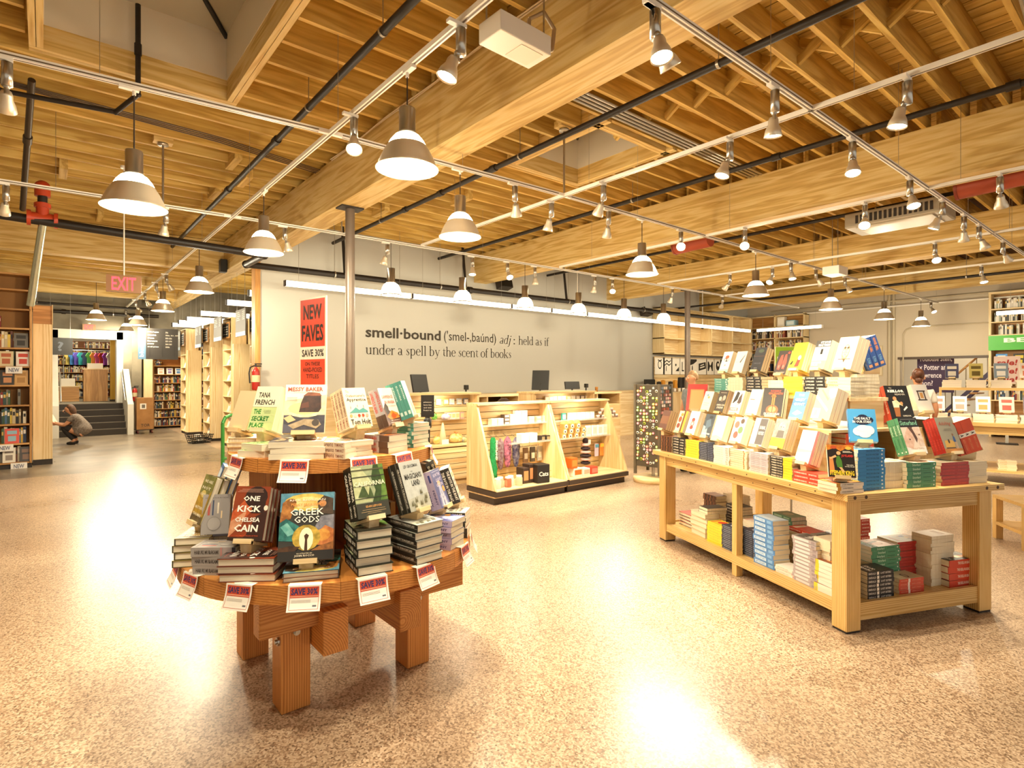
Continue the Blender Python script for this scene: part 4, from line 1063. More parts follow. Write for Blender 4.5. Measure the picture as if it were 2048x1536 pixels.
design('murakami', .125, .2, .042, '9c9590', 'a59e98', [('t', 'COLORLESS TSUKURU TAZAKI', .08, .9, .92, .93, '4e4844', .006), ('r', .2, .5, .28, .82, 'b0564a'), ('r', .36, .5, .41, .86, '3c4a66'), ('r', .54, .54, .6, .8, 'e2d6c0'), ('r', .68, .42, .73, .6, 'e2c79c'), ('e', .45, .3, .26, .17, '8d8680'), ('e', .45, .3, .23, .15, 'a49d97'), ('r', 0, 0, 1, .05, '3b3337')],
    [('t', 'HARUKI MURAKAMI', .08, .25, .62, .7, '3d3633', .03), ('r', .66, 0, .7, 1, 'c88f8c'), ('r', .72, 0, .88, 1, 'b9aaa6'), ('r', .92, 0, 1, 1, '2a2326')], hard=True)
design('blue_edge', .15, .225, .03, '3c6aa0', '3b6fae', [('r', .1, .6, .9, .9, 'c7d8e6')], hard=True)
design('secret_place', .15, .235, .032, 'f3ecd0', 'efe4c2', [
    ('r', 0, 0, 1, .52, 'cfe09c'), ('r', 0, .515, 1, .525, 'b7b08a'), ('t', 'TANA', .14, .74, .62, .86, '3a3428', .02), ('t', 'FRENCH', .08, .57, .86, .69, '3a3428', .02), ('t', 'THE', .1, .36, .4, .47, '2f8a3a', .025), ('t', 'SECRET', .08, .2, .78, .31, '2a7d38', .03), ('t', 'PLACE', .06, .05, .62, .16, '2f8a3a', .03), ('r', .5, .44, .8, .445, '555044'), ('r', .5, .41, .8, .415, '555044'), ('r', .54, .38, .8, .385, '555044'), ('r', .0, .335, 1, .34, 'efe9c8'), ('r', 0, .18, 1, .185, 'efe9c8'), ('r', .44, .34, .45, .52, 'efe9c8')])
design('messy_baker', .195, .25, .028, 'f2e6d4', 'efe3cf', [
    ('r', 0, 0, 1, .36, '37343c|4a4650'), ('p', [(0, .36), (1, .36), (1, .78), (.0, .66)], 'e7d3b0|d8c09a'), ('e', .5, .48, .46, .17, 'f6e6bb|ecd49a'), ('e', .5, .5, .4, .13, 'e8cf8e'), ('p', [(.36, .42), (.84, .42), (.9, .5), (.88, .76), (.46, .76), (.4, .62)], '2f1913|4a2a1e'), ('p', [(.44, .76), (.9, .76), (.84, .82), (.56, .84)], '7a4026|99583a'), ('p', [(.4, .5), (.6, .52), (.58, .64), (.42, .6)], '5f3120'), ('p', [(.1, .15), (.5, .28), (.84, .26), (.92, .16), (.8, .08), (.5, .16), (.2, .06)], 'b8a282|9a8464'), ('e', .78, .2, .09, .07, '4a4038'), ('p', [(0, .3), (.16, .36), (.3, .26), (.12, .2)], 'd8ba86'), ('p', [(0, 0), (.4, 0), (.1, .16), (0, .18)], '56525e'),
    ('t', 'MESSY BAKER', .06, .86, .92, .945, 'c1523a', .02), ('r', .2, .83, .8, .835, 'a88f7a'), ('r', .05, .72, .3, .726, '6d5a4a'), ('r', .05, .69, .28, .696, '6d5a4a'), ('r', .05, .66, .3, .666, '6d5a4a')])
design('apprentice', .14, .21, .026, 'f4e4c8', 'c87a52', [
    ('t', 'The', .12, .87, .26, .94, 'c9966c', .01), ("t", "Outsorcerer's", .1, .76, .92, .84, 'c9583a', .008), ('t', 'Apprentice', .1, .63, .94, .74, '2a241e', .015), ('p', [(.1, .36), (.3, .44), (.42, .5), (.56, .43), (.74, .48), (.92, .4), (.92, .36)], '5d9c94'), ('r', .2, .46, .215, .53, '2c2620'), ('r', .5, .5, .515, .56, '2c2620'), ('r', .76, .48, .775, .55, '2c2620')] +
    [('e', .16 + .17 * k, .29, .06, .04, c) for k, c in enumerate(('e2a36a', 'e9cfae', 'cf4a32', 'cf4a32', 'd6a08a'))] + [('t', 'Tom Holt', .1, .06, .94, .2, '1d1916', .02)],
    [('r', 0, 0, 1, 1, 'e8d2b2'), ('t', "THE OUTSORCERER'S APPRENTICE", .06, .2, .7, .8, '7a4634', .03), ('t', 'TOM HOLT', .74, .2, .97, .8, '8c3d2a', .03)])
design('arabia', .14, .21, .03, 'f3d3c4', 'a7a9a6', [
    ('p', [(0, 0), (1, 0), (1, .26), (.6, .3), (.3, .42), (.12, .56), (0, .46)], '4c2a1e|6a3a26'), ('p', [(.04, .46), (.2, .62), (.34, .5), (.3, .32), (.1, .3)], '33241c'), ('p', [(.06, .24), (.5, .4), (.9, .32), (.96, .2), (.3, .16)], 'd98a2e|b5641f'), ('p', [(.3, .24), (.56, .34), (.8, .26), (.6, .18)], 'b5501f'), ('t', 'LAWRENCE', .12, .72, .88, .81, 'e07a6a', .02), ('t', 'IN ARABIA', .2, .58, .9, .67, 'e07a6a', .02), ('t', 'Scott Anderson', .3, .5, .9, .55, 'a07e74', .004, .2), ('t', 'AND THE MAKING OF', .25, .12, .85, .145, 'f4e6d6', .01), ('t', 'THE MODERN MIDDLE EAST', .2, .06, .92, .09, 'f4e6d6', .01)],
    [('r', 0, 0, 1, 1, 'b3aeb0'), ('t', 'LAWRENCE IN ARABIA', .06, .2, .6, .8, 'c5483a', .03), ('r', .68, 0, 1, 1, '5a4234')])
design('teal', .14, .21, .022, '8dbcab', '4f9486', [('p', [(.3, 0), (.9, 0), (.86, .3), (.6, .6), (.44, .2)], 'e0c879'), ('p', [(.5, .1), (.6, .5), (.68, .1)], '8a6a2a'), ('r', .1, .86, .9, .88, 'dbeadb')], [('t', 'EUPHORIA', .1, .3, .5, .7, 'cfe3d6', .02), ('r', .8, .2, .9, .8, 'cfe3d6')])
design('cream_hard', .15, .22, .024, 'e8d2a6', 'dcbf8a', hard=True)
design('black_hard', .15, .225, .03, '211c1a', '1d1a1c', [], [('t', 'EDGE OF ETERNITY', .1, .25, .7, .75, 'd8cdb4', .03)], hard=True)
design('white_spines', .14, .21, .03, 'f1e6d2', 'eee3cf', [], [('t', 'THE BOYS IN THE BOAT', .08, .2, .92, .8, '5e4c3e', .03)])
# ------------------------------------------------------------------ placing
def rp(deg, r, z): a = rad(deg); return Vector((CC.x + r * math.cos(a), CC.y + r * math.sin(a), z))
TOPG = 'books displayed on the round table'
def disp(key, deg, r, face, zs, n, lab, where, extra=None, ew=.085):
    ks = [key] * n if extra is None else extra
    T = sum(DES[k]['t'] + .0006 for k in ks)
    faceout(ks, rp(deg, r, zs + eh(T)), rad(face), lab, where, group=TOPG, ew=ew)
z = stack('golden', 4, rp(186, .735, ZL), rad(-118), 'golden hardback, {o} in the leftmost pile on the round table', 'tail')
disp('golden', 178, .70, 186, ZL + z, 2, 'gold and olive hardback propped at far left', 'gold hardbacks at left')
stack('blue_edge', 5, rp(160, .60, ZL), rad(-110), 'blue edged hardback, {o} in the pile behind the gold books', 'tail', stuff=True)
disp('blue_edge', 152, .66, 170, ZL + .155, 3, 'blue hardback leaning behind the gold books', 'blue hardbacks behind the gold ones')
z = stack('murakami', 3, rp(-158, .735, ZL), rad(-130), 'grey hardback with black band, {o} in the three-book pile', 'spine', skew=6)
book('murakami', Matrix.Translation(rp(-172, .64, ZL + .13)) @ Matrix.Rotation(rad(-118) + R90, 4, 'Z') @ Matrix.Rotation(-rad(14), 4, 'X') @ Matrix.Translation((-.0625, 0, 0)), 'grey hardback with coloured bars standing left of the red book', TOPG)
stack('cream_hard', 5, rp(-172, .60, ZL), rad(-118), 'cream hardback, {o} in the low pile under the grey book', 'tail', stuff=True)
z = stack('one_kick', 3, rp(-142, .745, ZL), rad(-128), 'brown hardback, {o} in the pile under the red book', 'fore')
disp('one_kick', -146, .69, -134, ZL + z, 3, 'red and brown hardback with bold white title', 'red hardbacks with bold white title')
z = stack('greek', 2, rp(-120, .725, ZL), rad(-112), 'large teal-edged hardback, {o} lying under the mythology book', 'head', skew=4)
disp('greek', -122, .70, -117, ZL + z, 2, 'large illustrated mythology hardback, round table front', 'large mythology hardbacks', ew=.1)
z = stack('california', 5, rp(-98, .73, ZL), rad(-100), 'green jacketed hardback, {o} in the pile under the forest cover', 'tail')
disp('california', -97, .70, -88, ZL + z, 2, 'forest green hardback beside the mythology book', 'forest green hardbacks')
z = stack('magicians', 5, rp(-76, .76, ZL), rad(-82), 'grey hardback with dark spine, {o} in its pile', 'tail')
disp('magicians', -74, .68, -69, ZL + z, 2, 'pale grey hardback with black block title, round table', 'pale grey hardbacks')
z = stack('light_gets_in', 5, rp(-56, .755, ZL), rad(-62), 'lilac spined paperback, {o} in its pile', 'tail')
disp('light_gets_in', -49, .66, -52, ZL + z, 2, 'violet paperback with light rays and gold seal', 'violet paperbacks')
z = stack('white_history', 5, rp(-38, .76, ZL), rad(-45), 'white paperback with black spine, {o} in the rightmost pile', 'tail')
disp('white_history', -31, .72, -36, ZL + z, 2, 'white paperback with red border, right rim', 'white paperbacks at the right rim')
disp('black_hard', -12, .62, 0, ZL + .15, 2, 'black hardback leaning at far right rim', 'black hardbacks at far right')
disp('white_spines', 4, .68, -8, ZL + .15, 3, 'white paperback leaning behind the violet books', 'white paperbacks behind the violet ones')
stack('black_hard', 5, rp(-12, .55, ZL), rad(-80), 'black hardback, {o} in the pile at the far right rim', 'tail', stuff=True)
stack('white_spines', 5, rp(5, .62, ZL), rad(-80), 'white paperback, {o} in the pile behind the violet books', 'tail', stuff=True)
# upper tier
z = stack('secret_place', 2, rp(-160, .52, ZU), rad(-150), 'cream hardback, {o} of two lying under the green lettered book', 'tail', skew=10)
disp('secret_place', -170, .43, -146, ZU + z, 3, 'cream book with green lettering, upper tier', 'cream books with green lettering', ew=.08)
disp('cream_hard', 165, .50, 200, ZU + .07, 2, 'plain cream hardback leaning, upper tier left', 'plain cream hardbacks')
stack('cream_hard', 3, rp(172, .47, ZU), rad(-130), 'plain cream hardback, {o} lying at the left of the upper tier', 'tail', skew=8, stuff=True)
z = stack('messy_baker', 3, rp(-131, .525, ZU), rad(-118), 'large cream cookbook, {o} lying under the brownie cover', 'fore')
disp('messy_baker', -131, .44, -120, ZU + z, 1, 'cookbook with a chocolate brownie on its cover', 'brownie cookbook', ew=.11)
z = stack('apprentice', 3, rp(-98, .50, ZU), rad(-84), 'cream paperback, {o} lying under the teal hill cover', 'tail')
stack('apprentice', 3, rp(-116, .50, ZU), rad(-150), 'cream paperback with red spine, {o} in the low pile beside the cookbooks', 'spine')
disp('apprentice', -94, .43, -78, ZU + z, 4, 'cream paperback with teal hills on cover', 'cream paperbacks with teal hills')
z = stack('arabia', 3, rp(-72, .50, ZU), rad(-72), 'grey and brown paperback, {o} lying under the pink desert cover', 'tail')
disp('arabia', -66, .44, -58, ZU + z, 2, 'pale pink paperback with orange desert picture', 'pink desert paperbacks')
z = stack('teal', 6, rp(-42, .50, ZU), rad(-70), 'teal paperback, {o} in the pile on the upper tier', 'tail')
disp('teal', -44, .47, -38, ZU + .12, 4, 'teal paperback with gold figure, upper tier', 'teal paperbacks')
# books kept on the riser shelf, spines out
for k, (c, x, hgt, t_, lb) in enumerate((('2a2018', -.33, .2, .03, 'dark brown'), ('d9c9a0', -.29, .21, .045, 'pale straw'), ('6d2a20', -.24, .2, .03, 'maroon'), ('1f1f22', -.2, .22, .05, 'black'), ('3f6a5c', .1, .2, .04, 'sea green'), ('8a5a2a', .16, .21, .04, 'tan'), ('24302f', .22, .2, .05, 'slate'), ('b98e4a', .28, .19, .03, 'ochre'))):
    key = 'riser_%d' % k
    design(key, .14, hgt, t_, c, c)
    book(key, TR(CC.x + x, CC.y - .2, ZL, R90) @ TR(0, 0, 0, math.pi * .0), '%s book standing inside the round table riser' % lb, 'books inside the riser')
# ------------------------------------------------------------------ SAVE 30% cards
CARDM = None
def card_mesh():
    n = 7; w, h = .138, .108
    mb = MB()
    def pt(x, s, l):
        # hangs from the top edge, curls outward (-y) toward the bottom
        a = .12 + .35 * s / h
        y = -.004 - s * math.sin(a) * .75 - l; zz = -s * math.cos(a * .8)
        return (x, y, zz)
    front = []
    def strip(x0, x1, s0, s1, l, c, k=4):
        for j in range(k):
            a, b = s0 + (s1 - s0) * j / k, s0 + (s1 - s0) * (j + 1) / k
            mb.add([pt(x0, a, l), pt(x0, b, l), pt(x1, b, l), pt(x1, a, l)], [(0, 1, 2, 3)], col(c, .5))
    strip(-w / 2, w / 2, 0, h, 0, 'fbf4e6', 6)
    # tab lying on the table
    mb.add([(-w / 2, -.004, 0), (w / 2, -.004, 0), (w / 2, .03, .0012), (-w / 2, .03, .0012)], [(0, 1, 2, 3)], col('fbf4e6', .5))
    strip(-w * .44, w * .44, h * .06, h * .47, .0004, 'd5502f')
    for x0, x1, s0, s1 in ((-.44, -.425, .47, .92), (.425, .44, .47, .92), (-.44, .44, .905, .925)):
        strip(w * x0, w * x1, h * s0, h * s1, .0004, 'c9705a', 3)
    for s0 in (.56, .6, .64): strip(-w * .38, w * .2, h * s0, h * (s0 + .015), .0005, 'b9a696', 1)
    strip(w * .26, w * .38, h * .76, h * .82, .0005, '6d6a72', 1)
    strip(-w * .42, w * .42, h * .405, h * .43, .0006, 'f3c3a2', 1)
    vs, fs, (a, b, c_, d) = font_geo('SAVE 30%', .035, .0, 1)
    mb.add([pt(-w * .40 + w * .8 * (v[0] - a) / (b - a), h * .37 - h * .27 * (v[1] - c_) / (d - c_), .0008) for v in vs], fs, col('3a3566', .5))
    return mb.mesh('price_card')
CARDM = card_mesh()
def card(px, py, Rr, ztop, label, wob=0.0, deg=None):
    if deg is None:
        r = ray(px, py); a = r[0] ** 2 + r[1] ** 2; b = -2 * (r[0] * CC.x + r[1] * CC.y); c = CC.x ** 2 + CC.y ** 2 - Rr * Rr
        D = b * b - 4 * a * c
        if D < 0: D = 0
        d = (-b - math.sqrt(D)) / (2 * a); deg = math.degrees(math.atan2(r[1] * d - CC.y, r[0] * d - CC.x))
    p = rp(deg, Rr, ztop + .0006)
    o = put(CARDM, 'price_card', None, Matrix.Translation(p) @ Matrix.Rotation(rad(deg + wob) + R90, 4, 'Z') @ Matrix.Rotation(rad(random.uniform(-3, 3)), 4, 'Y'))
    tag(o, label, 'card', 'red and white sale cards around the round table')
for px, py, wb_, lb in ((590, 935, 0, 'under the brownie cookbook'), (727, 930, 6, 'under the teal hill paperbacks'), (806, 925, 8, 'under the pink desert paperbacks')):
    card(px, py, RU + .001, ZU, 'red and white sale card on the upper tier ' + lb, wb_)
card(0, 0, RU + .001, ZU, 'red and white sale card on the upper tier under the cream books', -4, deg=-168)
card(0, 0, RU + .001, ZU, 'red and white sale card on the upper tier under the teal books', 4, deg=-38)
for px, py, wb_, lb in ((480, 1185, -4, 'under the red and brown books'), (610, 1188, 0, 'under the large mythology book'), (745, 1170, 4, 'under the forest green books'), (850, 1140, 10, 'under the pale grey books')):
    card(px, py, RL + .001, ZL, 'red and white sale card on the lower tier ' + lb, wb_)
for dg, lb in ((178, 'at the far left rim'), (-166, 'under the grey three-book pile'), (-52, 'under the violet books'), (-34, 'at the far right rim')):
    card(0, 0, RL + .001, ZL, 'red and white sale card on the lower tier ' + lb, 0, deg=dg)
# ------------------------------------------------------------------ NEW FAVES sign
sg = thing('table_sign', 'tall red sale sign standing in the middle of the round table', 'sign', TR(1.14, 3.10, ZU, rad(-77)))
MB().box(-.12, .12, -.05, .05, 0, .012, col('2a241c')).build('base', sg)
MB().box(-.008, .008, -.008, .008, .012, .34, BLACK).build('post', sg)
SX = .125
MB().box(-SX, SX, -.004, .004, .30, .83, col('f6ead6', .5)).build('panel', sg)
m_ = MB()
def sr(x0, z0, x1, z1, c, y=-.0046): m_.add([(x0, y, z0), (x1, y, z0), (x1, y, z1), (x0, y, z1)], [(0, 1, 2, 3)], col(c, .5))
sr(-.115, .31, .115, .49, 'd9482c'); sr(-.115, .56, .115, .82, 'd9482c')
m_.text('NEW', -.085, .71, .085, .79, col('2a1f18'), bold=.02, y=-.0052); m_.text('FAVES', -.1, .59, .1, .68, col('2a1f18'), bold=.02, y=-.0052)
m_.text('SAVE 30%', -.1, .505, .105, .545, col('2a1f18'), bold=.02, y=-.0052)
m_.text('ON THESE', -.07, .455, .07, .475, col('2a1f18'), bold=.01, y=-.0052); m_.text('HAND-PICKED', -.09, .42, .09, .445, col('2a1f18'), bold=.01, y=-.0052); m_.text('TITLES', -.06, .385, .06, .408, col('2a1f18'), bold=.01, y=-.0052)
m_.build('lettering', sg)
# pale hardbacks piled in the middle of the upper tier
for i in range(9):
    M = TR(1.33 + random.uniform(-.01, .01), 3.02 + random.uniform(-.01, .01), ZU + i * .0255, rad(20 + random.uniform(-5, 5)))
    book('cream_hard', M @ Matrix.Translation((0, -.1, .024)) @ Matrix.Rotation(-R90, 4, 'X'), 'pale hardback, %s in the pile amid the upper tier' % ORD[8 - i], 'pale hardbacks amid the upper tier', stuff=True)
# ================================================================== LONG BOOK TABLE AT RIGHT
TA = Vector((3.85, 1.40, 0)); TAL = rad(23.2)
TU = Vector((math.sin(TAL), math.cos(TAL), 0)); TV = Vector((math.cos(TAL), -math.sin(TAL), 0))
def P(u, v, z=0.0): return TA + TU * u + TV * v + Vector((0, 0, z))
FV = math.atan2(-TV.y, -TV.x); FU = math.atan2(-TU.y, -TU.x); FVp = FV + math.pi
def on_v(px, v):
    r = ray(px); den = r[0] * TV.x + r[1] * TV.y; d = (v + TA.dot(TV)) / den
    return Vector((r[0] * d, r[1] * d, 0)).dot(TU) - TA.dot(TU)
def on_u(px, u):
    r = ray(px); den = r[0] * TU.x + r[1] * TU.y; d = (u + TA.dot(TU)) / den
    return Vector((r[0] * d, r[1] * d, 0)).dot(TV) - TA.dot(TV)
ZT1 = 0.88
tb = thing('book_table', 'long blond timber book table with lower shelf and square legs', 'table', Matrix.Translation(TA) @ Matrix.Rotation(-TAL, 4, 'Z'))
TW, TL = 1.25, 2.20
n = 8
for k in range(n):
    a = -.045 + (TW + .09) * k / n; b = -.045 + (TW + .09) * (k + 1) / n
    wbox('top_board', tb, a + .0005, b - .0005, .045, TL + .05, ZT1 - .042, ZT1, 'ash', bevel=.002)
wbox('end_board', tb, -.045, TW + .045, -.05, .0445, ZT1 - .042, ZT1, 'ash', bevel=.002)
for x in (.0, TW - .115):
    for y in (.0, TL - .115):
        wbox('leg', tb, x, x + .115, y, y + .115, .012, ZT1 - .043, 'ash', bevel=.006)
        MB().box(x + .005, x + .11, y + .005, y + .11, 0, .012, DARK).build('foot_pad', tb)
for x in (.02, TW - .08):
    wbox('middle_leg', tb, x, x + .06, 1.06, 1.12, 0, ZT1 - .043, 'ash', bevel=.004)
for x in (.012, TW - .042):
    wbox('long_apron', tb, x, x + .03, .115, TL - .115, ZT1 - .135, ZT1 - .043, 'ash')
    wbox('long_stretcher', tb, x, x + .03, .115, TL - .115, .10, .17, 'ash')
for y in (.012, TL - .042):
    wbox('end_apron', tb, .115, TW - .115, y, y + .03, ZT1 - .145, ZT1 - .043, 'ash')
    wbox('end_stretcher', tb, .115, TW - .115, y, y + .03, .07, .18, 'ash')
for k in range(6):
    a = .045 + (TW - .09) * k / 6; b = .045 + (TW - .09) * (k + 1) / 6
    wbox('shelf_board', tb, a + .0008, b - .0008, .045, TL - .045, .15, .168, 'ash')
for x in (.012, .1, TW - .12, TW - .02):
    MB().tube((x, -.0515, ZT1 - .02), (x, -.0495, ZT1 - .02), .011, col('4a3118', .6), 12).build('dowel', tb)
for k in range(9):
    for zz in (ZT1 - .022, ZT1 - .09):
        xx = -.046 if zz > ZT1 - .05 else .0115
        MB().tube((xx - .001, .2 + k * .22, zz), (xx + .001, .2 + k * .22, zz), .005, col('4a3118', .6), 8).build('screw_plug', tb)
# risers on the table top
Z1, Z2 = 1.235, 1.455
r1 = thing('riser_box', 'low open wooden riser box in the middle of the book table', 'riser', Matrix.Translation(P(0, 0, ZT1)) @ Matrix.Rotation(-TAL, 4, 'Z'))
wbox('top_panel', r1, .23, 1.02, .34, 2.12, Z1 - ZT1 - .02, Z1 - ZT1, 'birch')
for x in (.23, .61, 1.0): wbox('upright_panel', r1, x, x + .02, .36, 2.1, 0, Z1 - ZT1 - .02, 'birch', axis=1)
wbox('back_panel', r1, .25, 1.0, 1.2, 1.22, 0, Z1 - ZT1 - .02, 'birch')
r2 = thing('riser_bench', 'upper wooden riser bench carrying the top row of books', 'riser', Matrix.Translation(P(0, 0, Z1)) @ Matrix.Rotation(-TAL, 4, 'Z'))
wbox('top_panel', r2, .46, .81, .40, 2.08, Z2 - Z1 - .025, Z2 - Z1, 'birch')
for y in (.42, 1.25, 2.04): wbox('end_panel', r2, .48, .79, y, y + .02, 0, Z2 - Z1 - .025, 'birch', axis=0)
# ------------------------------------------------------------------ book designs
def sp_lines(c, n=2):
    return [('r', .08, .25, .5, .75, c), ('r', .6, .35, .9, .65, c)][:n]
def st(t1, c, t2=None, c2=None): return [('t', t1, .05, .22, .62, .78, c, .03)] + ([('t', t2, .68, .28, .95, .72, c2 or c, .02)] if t2 else [])
design('brown_bands', .13, .195, .029, '6a3a26', '53301f', [('r', 0, .3, 1, .7, '8a5634')], [('r', .06 + .12 * k, .1, .11 + .12 * k, .9, c) for k, c in enumerate(('a8703f', '2a1a14', '8a4a2a', '2a1a14', 'a8703f', '2a1a14', '7a4a30'))])
design('black_text', .13, .2, .025, '241f1e', '1c1a1b', [], [('t', 'LOWLAND', .08, .25, .5, .75, 'f0e6d4', .03), ('t', 'LAHIRI', .62, .3, .9, .7, 'f0e6d4', .03)])
design('yellow_pb', .13, .2, .0215, 'f0d53a', 'ecd63c', [('e', .6, .5, .3, .2, 'd8452e'), ('r', .1, .8, .9, .9, 'd8452e')], [('t', 'THE ROSIE PROJECT', .1, .28, .9, .72, 'a98a2c', .01)])
design('navy_thin', .13, .2, .0148, '27324a', '2a3146', [('e', .5, .55, .3, .2, 'aab4c8')], [('t', 'TRANSATLANTIC', .06, .25, .55, .75, 'aab2c4', .02), ('t', 'MCCANN', .62, .25, .95, .75, '8d98b4', .02)])
design('white_pink', .13, .2, .0178, 'f7ece2', 'f4e6da', [('p', [(0, 0), (1, 0), (1, .2), (0, .12)], 'e4b9a6')], [('t', 'LIFE AFTER LIFE', .06, .3, .6, .7, 'd9a79a', .01), ('r', .8, .1, .84, .9, 'd98d8a'), ('r', .88, .1, .91, .9, 'd98d8a')])
design('white_orange', .13, .2, .0158, 'f6e8d4', 'f1dcbc', [('e', .3, .7, .2, .14, 'c96a5a'), ('e', .7, .5, .2, .14, '6f8a5a'), ('e', .4, .3, .2, .14, 'b5564a'), ('e', .7, .85, .16, .1, '5a4638')], [('t', 'AND THE MOUNTAINS ECHOED', .1, .3, .74, .7, 'b58a6a', .01), ('r', .8, .05, .86, .95, 'e07a35'), ('e', .05, .5, .02, .28, '7a5a46')])
design('lilac_pb', .13, .205, .0132, 'cfc7cc', 'c9c0c6', [('r', .42, .06, .98, .98, '5d5654'), ('t', 'BURIAL', .5, .6, .92, .72, 'efe6dc', .02), ('t', 'RITES', .5, .4, .92, .52, 'efe6dc', .02)], [('t', 'BURIAL RITES', .12, .25, .58, .75, '8b7f8a', .02), ('t', 'KENT', .68, .25, .9, .75, '9d92a0', .02)])
design('black_yellow', .135, .215, .0182, '3a3632', 'efcf2f', [('r', 0, .34, 1, 1, '8f8780|b0a8a0'), ('e', .55, .7, .26, .22, 'd3c4b6|b8a696'), ('p', [(.3, .36), (.8, .36), (.76, .6), (.34, .6)], '6a625c'), ('e', .48, .72, .04, .015, '4a423c'), ('e', .64, .72, .04, .015, '4a423c'), ('r', 0, 0, 1, .34, 'f0d12e'), ('r', .2, .24, .8, .26, 'b79a2a'), ('r', .2, .16, .8, .18, 'b79a2a')], [('r', 0, 0, .6, 1, '2a2624'), ('t', 'WHERED YOU GO', .06, .25, .56, .75, 'efe4cc', .03)])
design('red_thick', .14, .22, .026, 'c9402f', 'cc4432', [('r', .1, .7, .9, .9, 'f3e2cf')], [('t', 'FLORENCE GORDON', .05, .3, .55, .7, 'f6e1d2', .03), ('t', 'MORTON', .64, .3, .94, .7, 'f6e1d2', .03)])
design('king', .15, .205, .022, '241b18', 'efe0cc', [('p', [(0, .82), (.3, .9), (.5, .8), (.8, .92), (1, .8), (1, 1), (0, 1)], 'd98a2a|a8501c'), ('e', .25, .92, .12, .05, 'b84a26'), ('e', .8, .9, .12, .05, 'e7b54a'), ('p', [(.04, .1), (.24, .16), (.2, .6), (.06, .62)], 'd88a4a'), ('p', [(.34, .3), (.54, .28), (.52, .5), (.44, .66), (.34, .64), (.3, .46)], '4a7a2c'), ('e', .42, .74, .08, .06, 'e2ae78'), ('p', [(.06, .58), (.3, .68), (.34, .62), (.1, .54)], 'e2ae78'), ('p', [(.4, .3), (.5, .3), (.62, .16), (.54, .14)], 'e2ae78'), ('t', 'JOYLAND', .52, .6, .96, .7, 'd8352c', .03), ('r', .58, .76, .92, .775, 'eadfca'), ('r', .58, .79, .86, .805, 'eadfca'), ('t', 'THE NEW', .68, .36, .94, .39, 'f0e6d2', .02), ('t', 'NOVEL FROM', .62, .31, .96, .34, 'f0e6d2', .02), ('t', 'STEPHEN KING', .04, .05, .94, .2, 'f6d32c', .03)], [('r', 0, 0, .14, 1, 'd9a02c'), ('t', 'JOYLAND STEPHEN KING', .2, .3, .62, .7, '3a302a', .02)])
design('blue_fault', .16, .22, .0235, '4d9fd6', '2f86c6', [('e', .34, .66, .16, .1, '1d2340'), ('e', .52, .72, .2, .11, '1d2340'), ('e', .72, .66, .18, .1, '1d2340'), ('e', .5, .6, .3, .09, '1d2340'), ('e', .32, .3, .2, .13, 'fbf8ee'), ('e', .54, .24, .24, .13, 'fbf8ee'), ('e', .7, .34, .2, .14, 'fbf8ee'), ('e', .5, .4, .24, .1, 'fbf8ee'), ('t', 'THE FAULT', .2, .66, .8, .74, 'fffdf4', .02), ('t', 'IN OUR STARS', .14, .56, .82, .64, 'fffdf4', .02)], [('t', 'FAULT IN OUR STARS', .3, .25, .78, .75, '14507f', .03), ('r', .86, .3, .92, .7, 'e8f2f8')])
design('red_hard', .155, .235, .036, 'c8401f', 'd24a24', [('r', .1, .1, .9, .9, 'd8552a')], [('t', 'READER', .2, .3, .6, .7, 'b33a1c', .02)], hard=True)
design('sister', .165, .248, .0268, 'f0d9c6', '4f9468', [('r', 0, .74, 1, 1, '1c1a18'), ('p', [(0, .44), (.34, .72), (.5, .68), (.56, .4), (.3, .1), (0, .06)], 'eac7b2|d8a98e'), ('p', [(.36, .74), (.62, .74), (.74, .44), (.62, .3), (.52, .56)], '4a3026|6a4636'), ('p', [(.58, .72), (1, .72), (1, .3), (.74, .2), (.7, .46)], 'f2dac8|e0bda4'), ('e', .3, .4, .05, .02, '7a5a4a'), ('e', .86, .52, .05, .02, '7a5a4a'), ('p', [(0, 0), (1, 0), (1, .2), (.4, .12), (0, .2)], 'f7ede2'), ('t', 'Sisterland', .04, .79, .92, .92, '9fe0b8', .01), ('t', 'CURTIS SITTENFELD', .2, .12, .9, .16, 'c9a48c', .01), ('r', .1, .95, .9, .96, '9a948c')], [('r', 0, 0, 1, 1, '4f9468'), ('r', .16, .0, .5, 1, '468a5e'), ('t', 'Sisterland', .19, .2, .46, .8, 'cfe8c8', .02), ('r', .55, .4, .82, .6, '2f6a44'), ('e', .93, .5, .022, .2, 'f2f0e4')], back='a8dcb8')
design('adult', .165, .25, .0215, '9a927c', 'b5302a', [('r', 0, 0, 1, .12, 'b5762c'), ('p', [(.1, .14), (.62, .14), (.66, .3), (.5, .36), (.14, .34)], 'd2a24a'), ('r', .12, .12, .62, .15, '4a3420'), ('e', .36, .32, .05, .06, '3a2a20'), ('p', [(.62, .3), (.76, .3), (.74, .44), (.66, .46)], '2c5390'), ('e', .68, .5, .04, .035, '8a5a3a'), ('r', .68, .1, .71, .3, 'e2b896'), ('r', .74, .1, .77, .3, 'e2b896'), ('t', 'Adulting', .1, .74, .78, .88, 'b5523a', .0, .3), ('r', .3, .66, .7, .67, '6a6252'), ('r', .26, .62, .74, .63, '6a6252')], [('t', 'ADULTING STORIES', .06, .3, .5, .7, 'd2584a', .02), ('t', 'PRESS', .6, .3, .9, .7, 'd2584a', .02)])
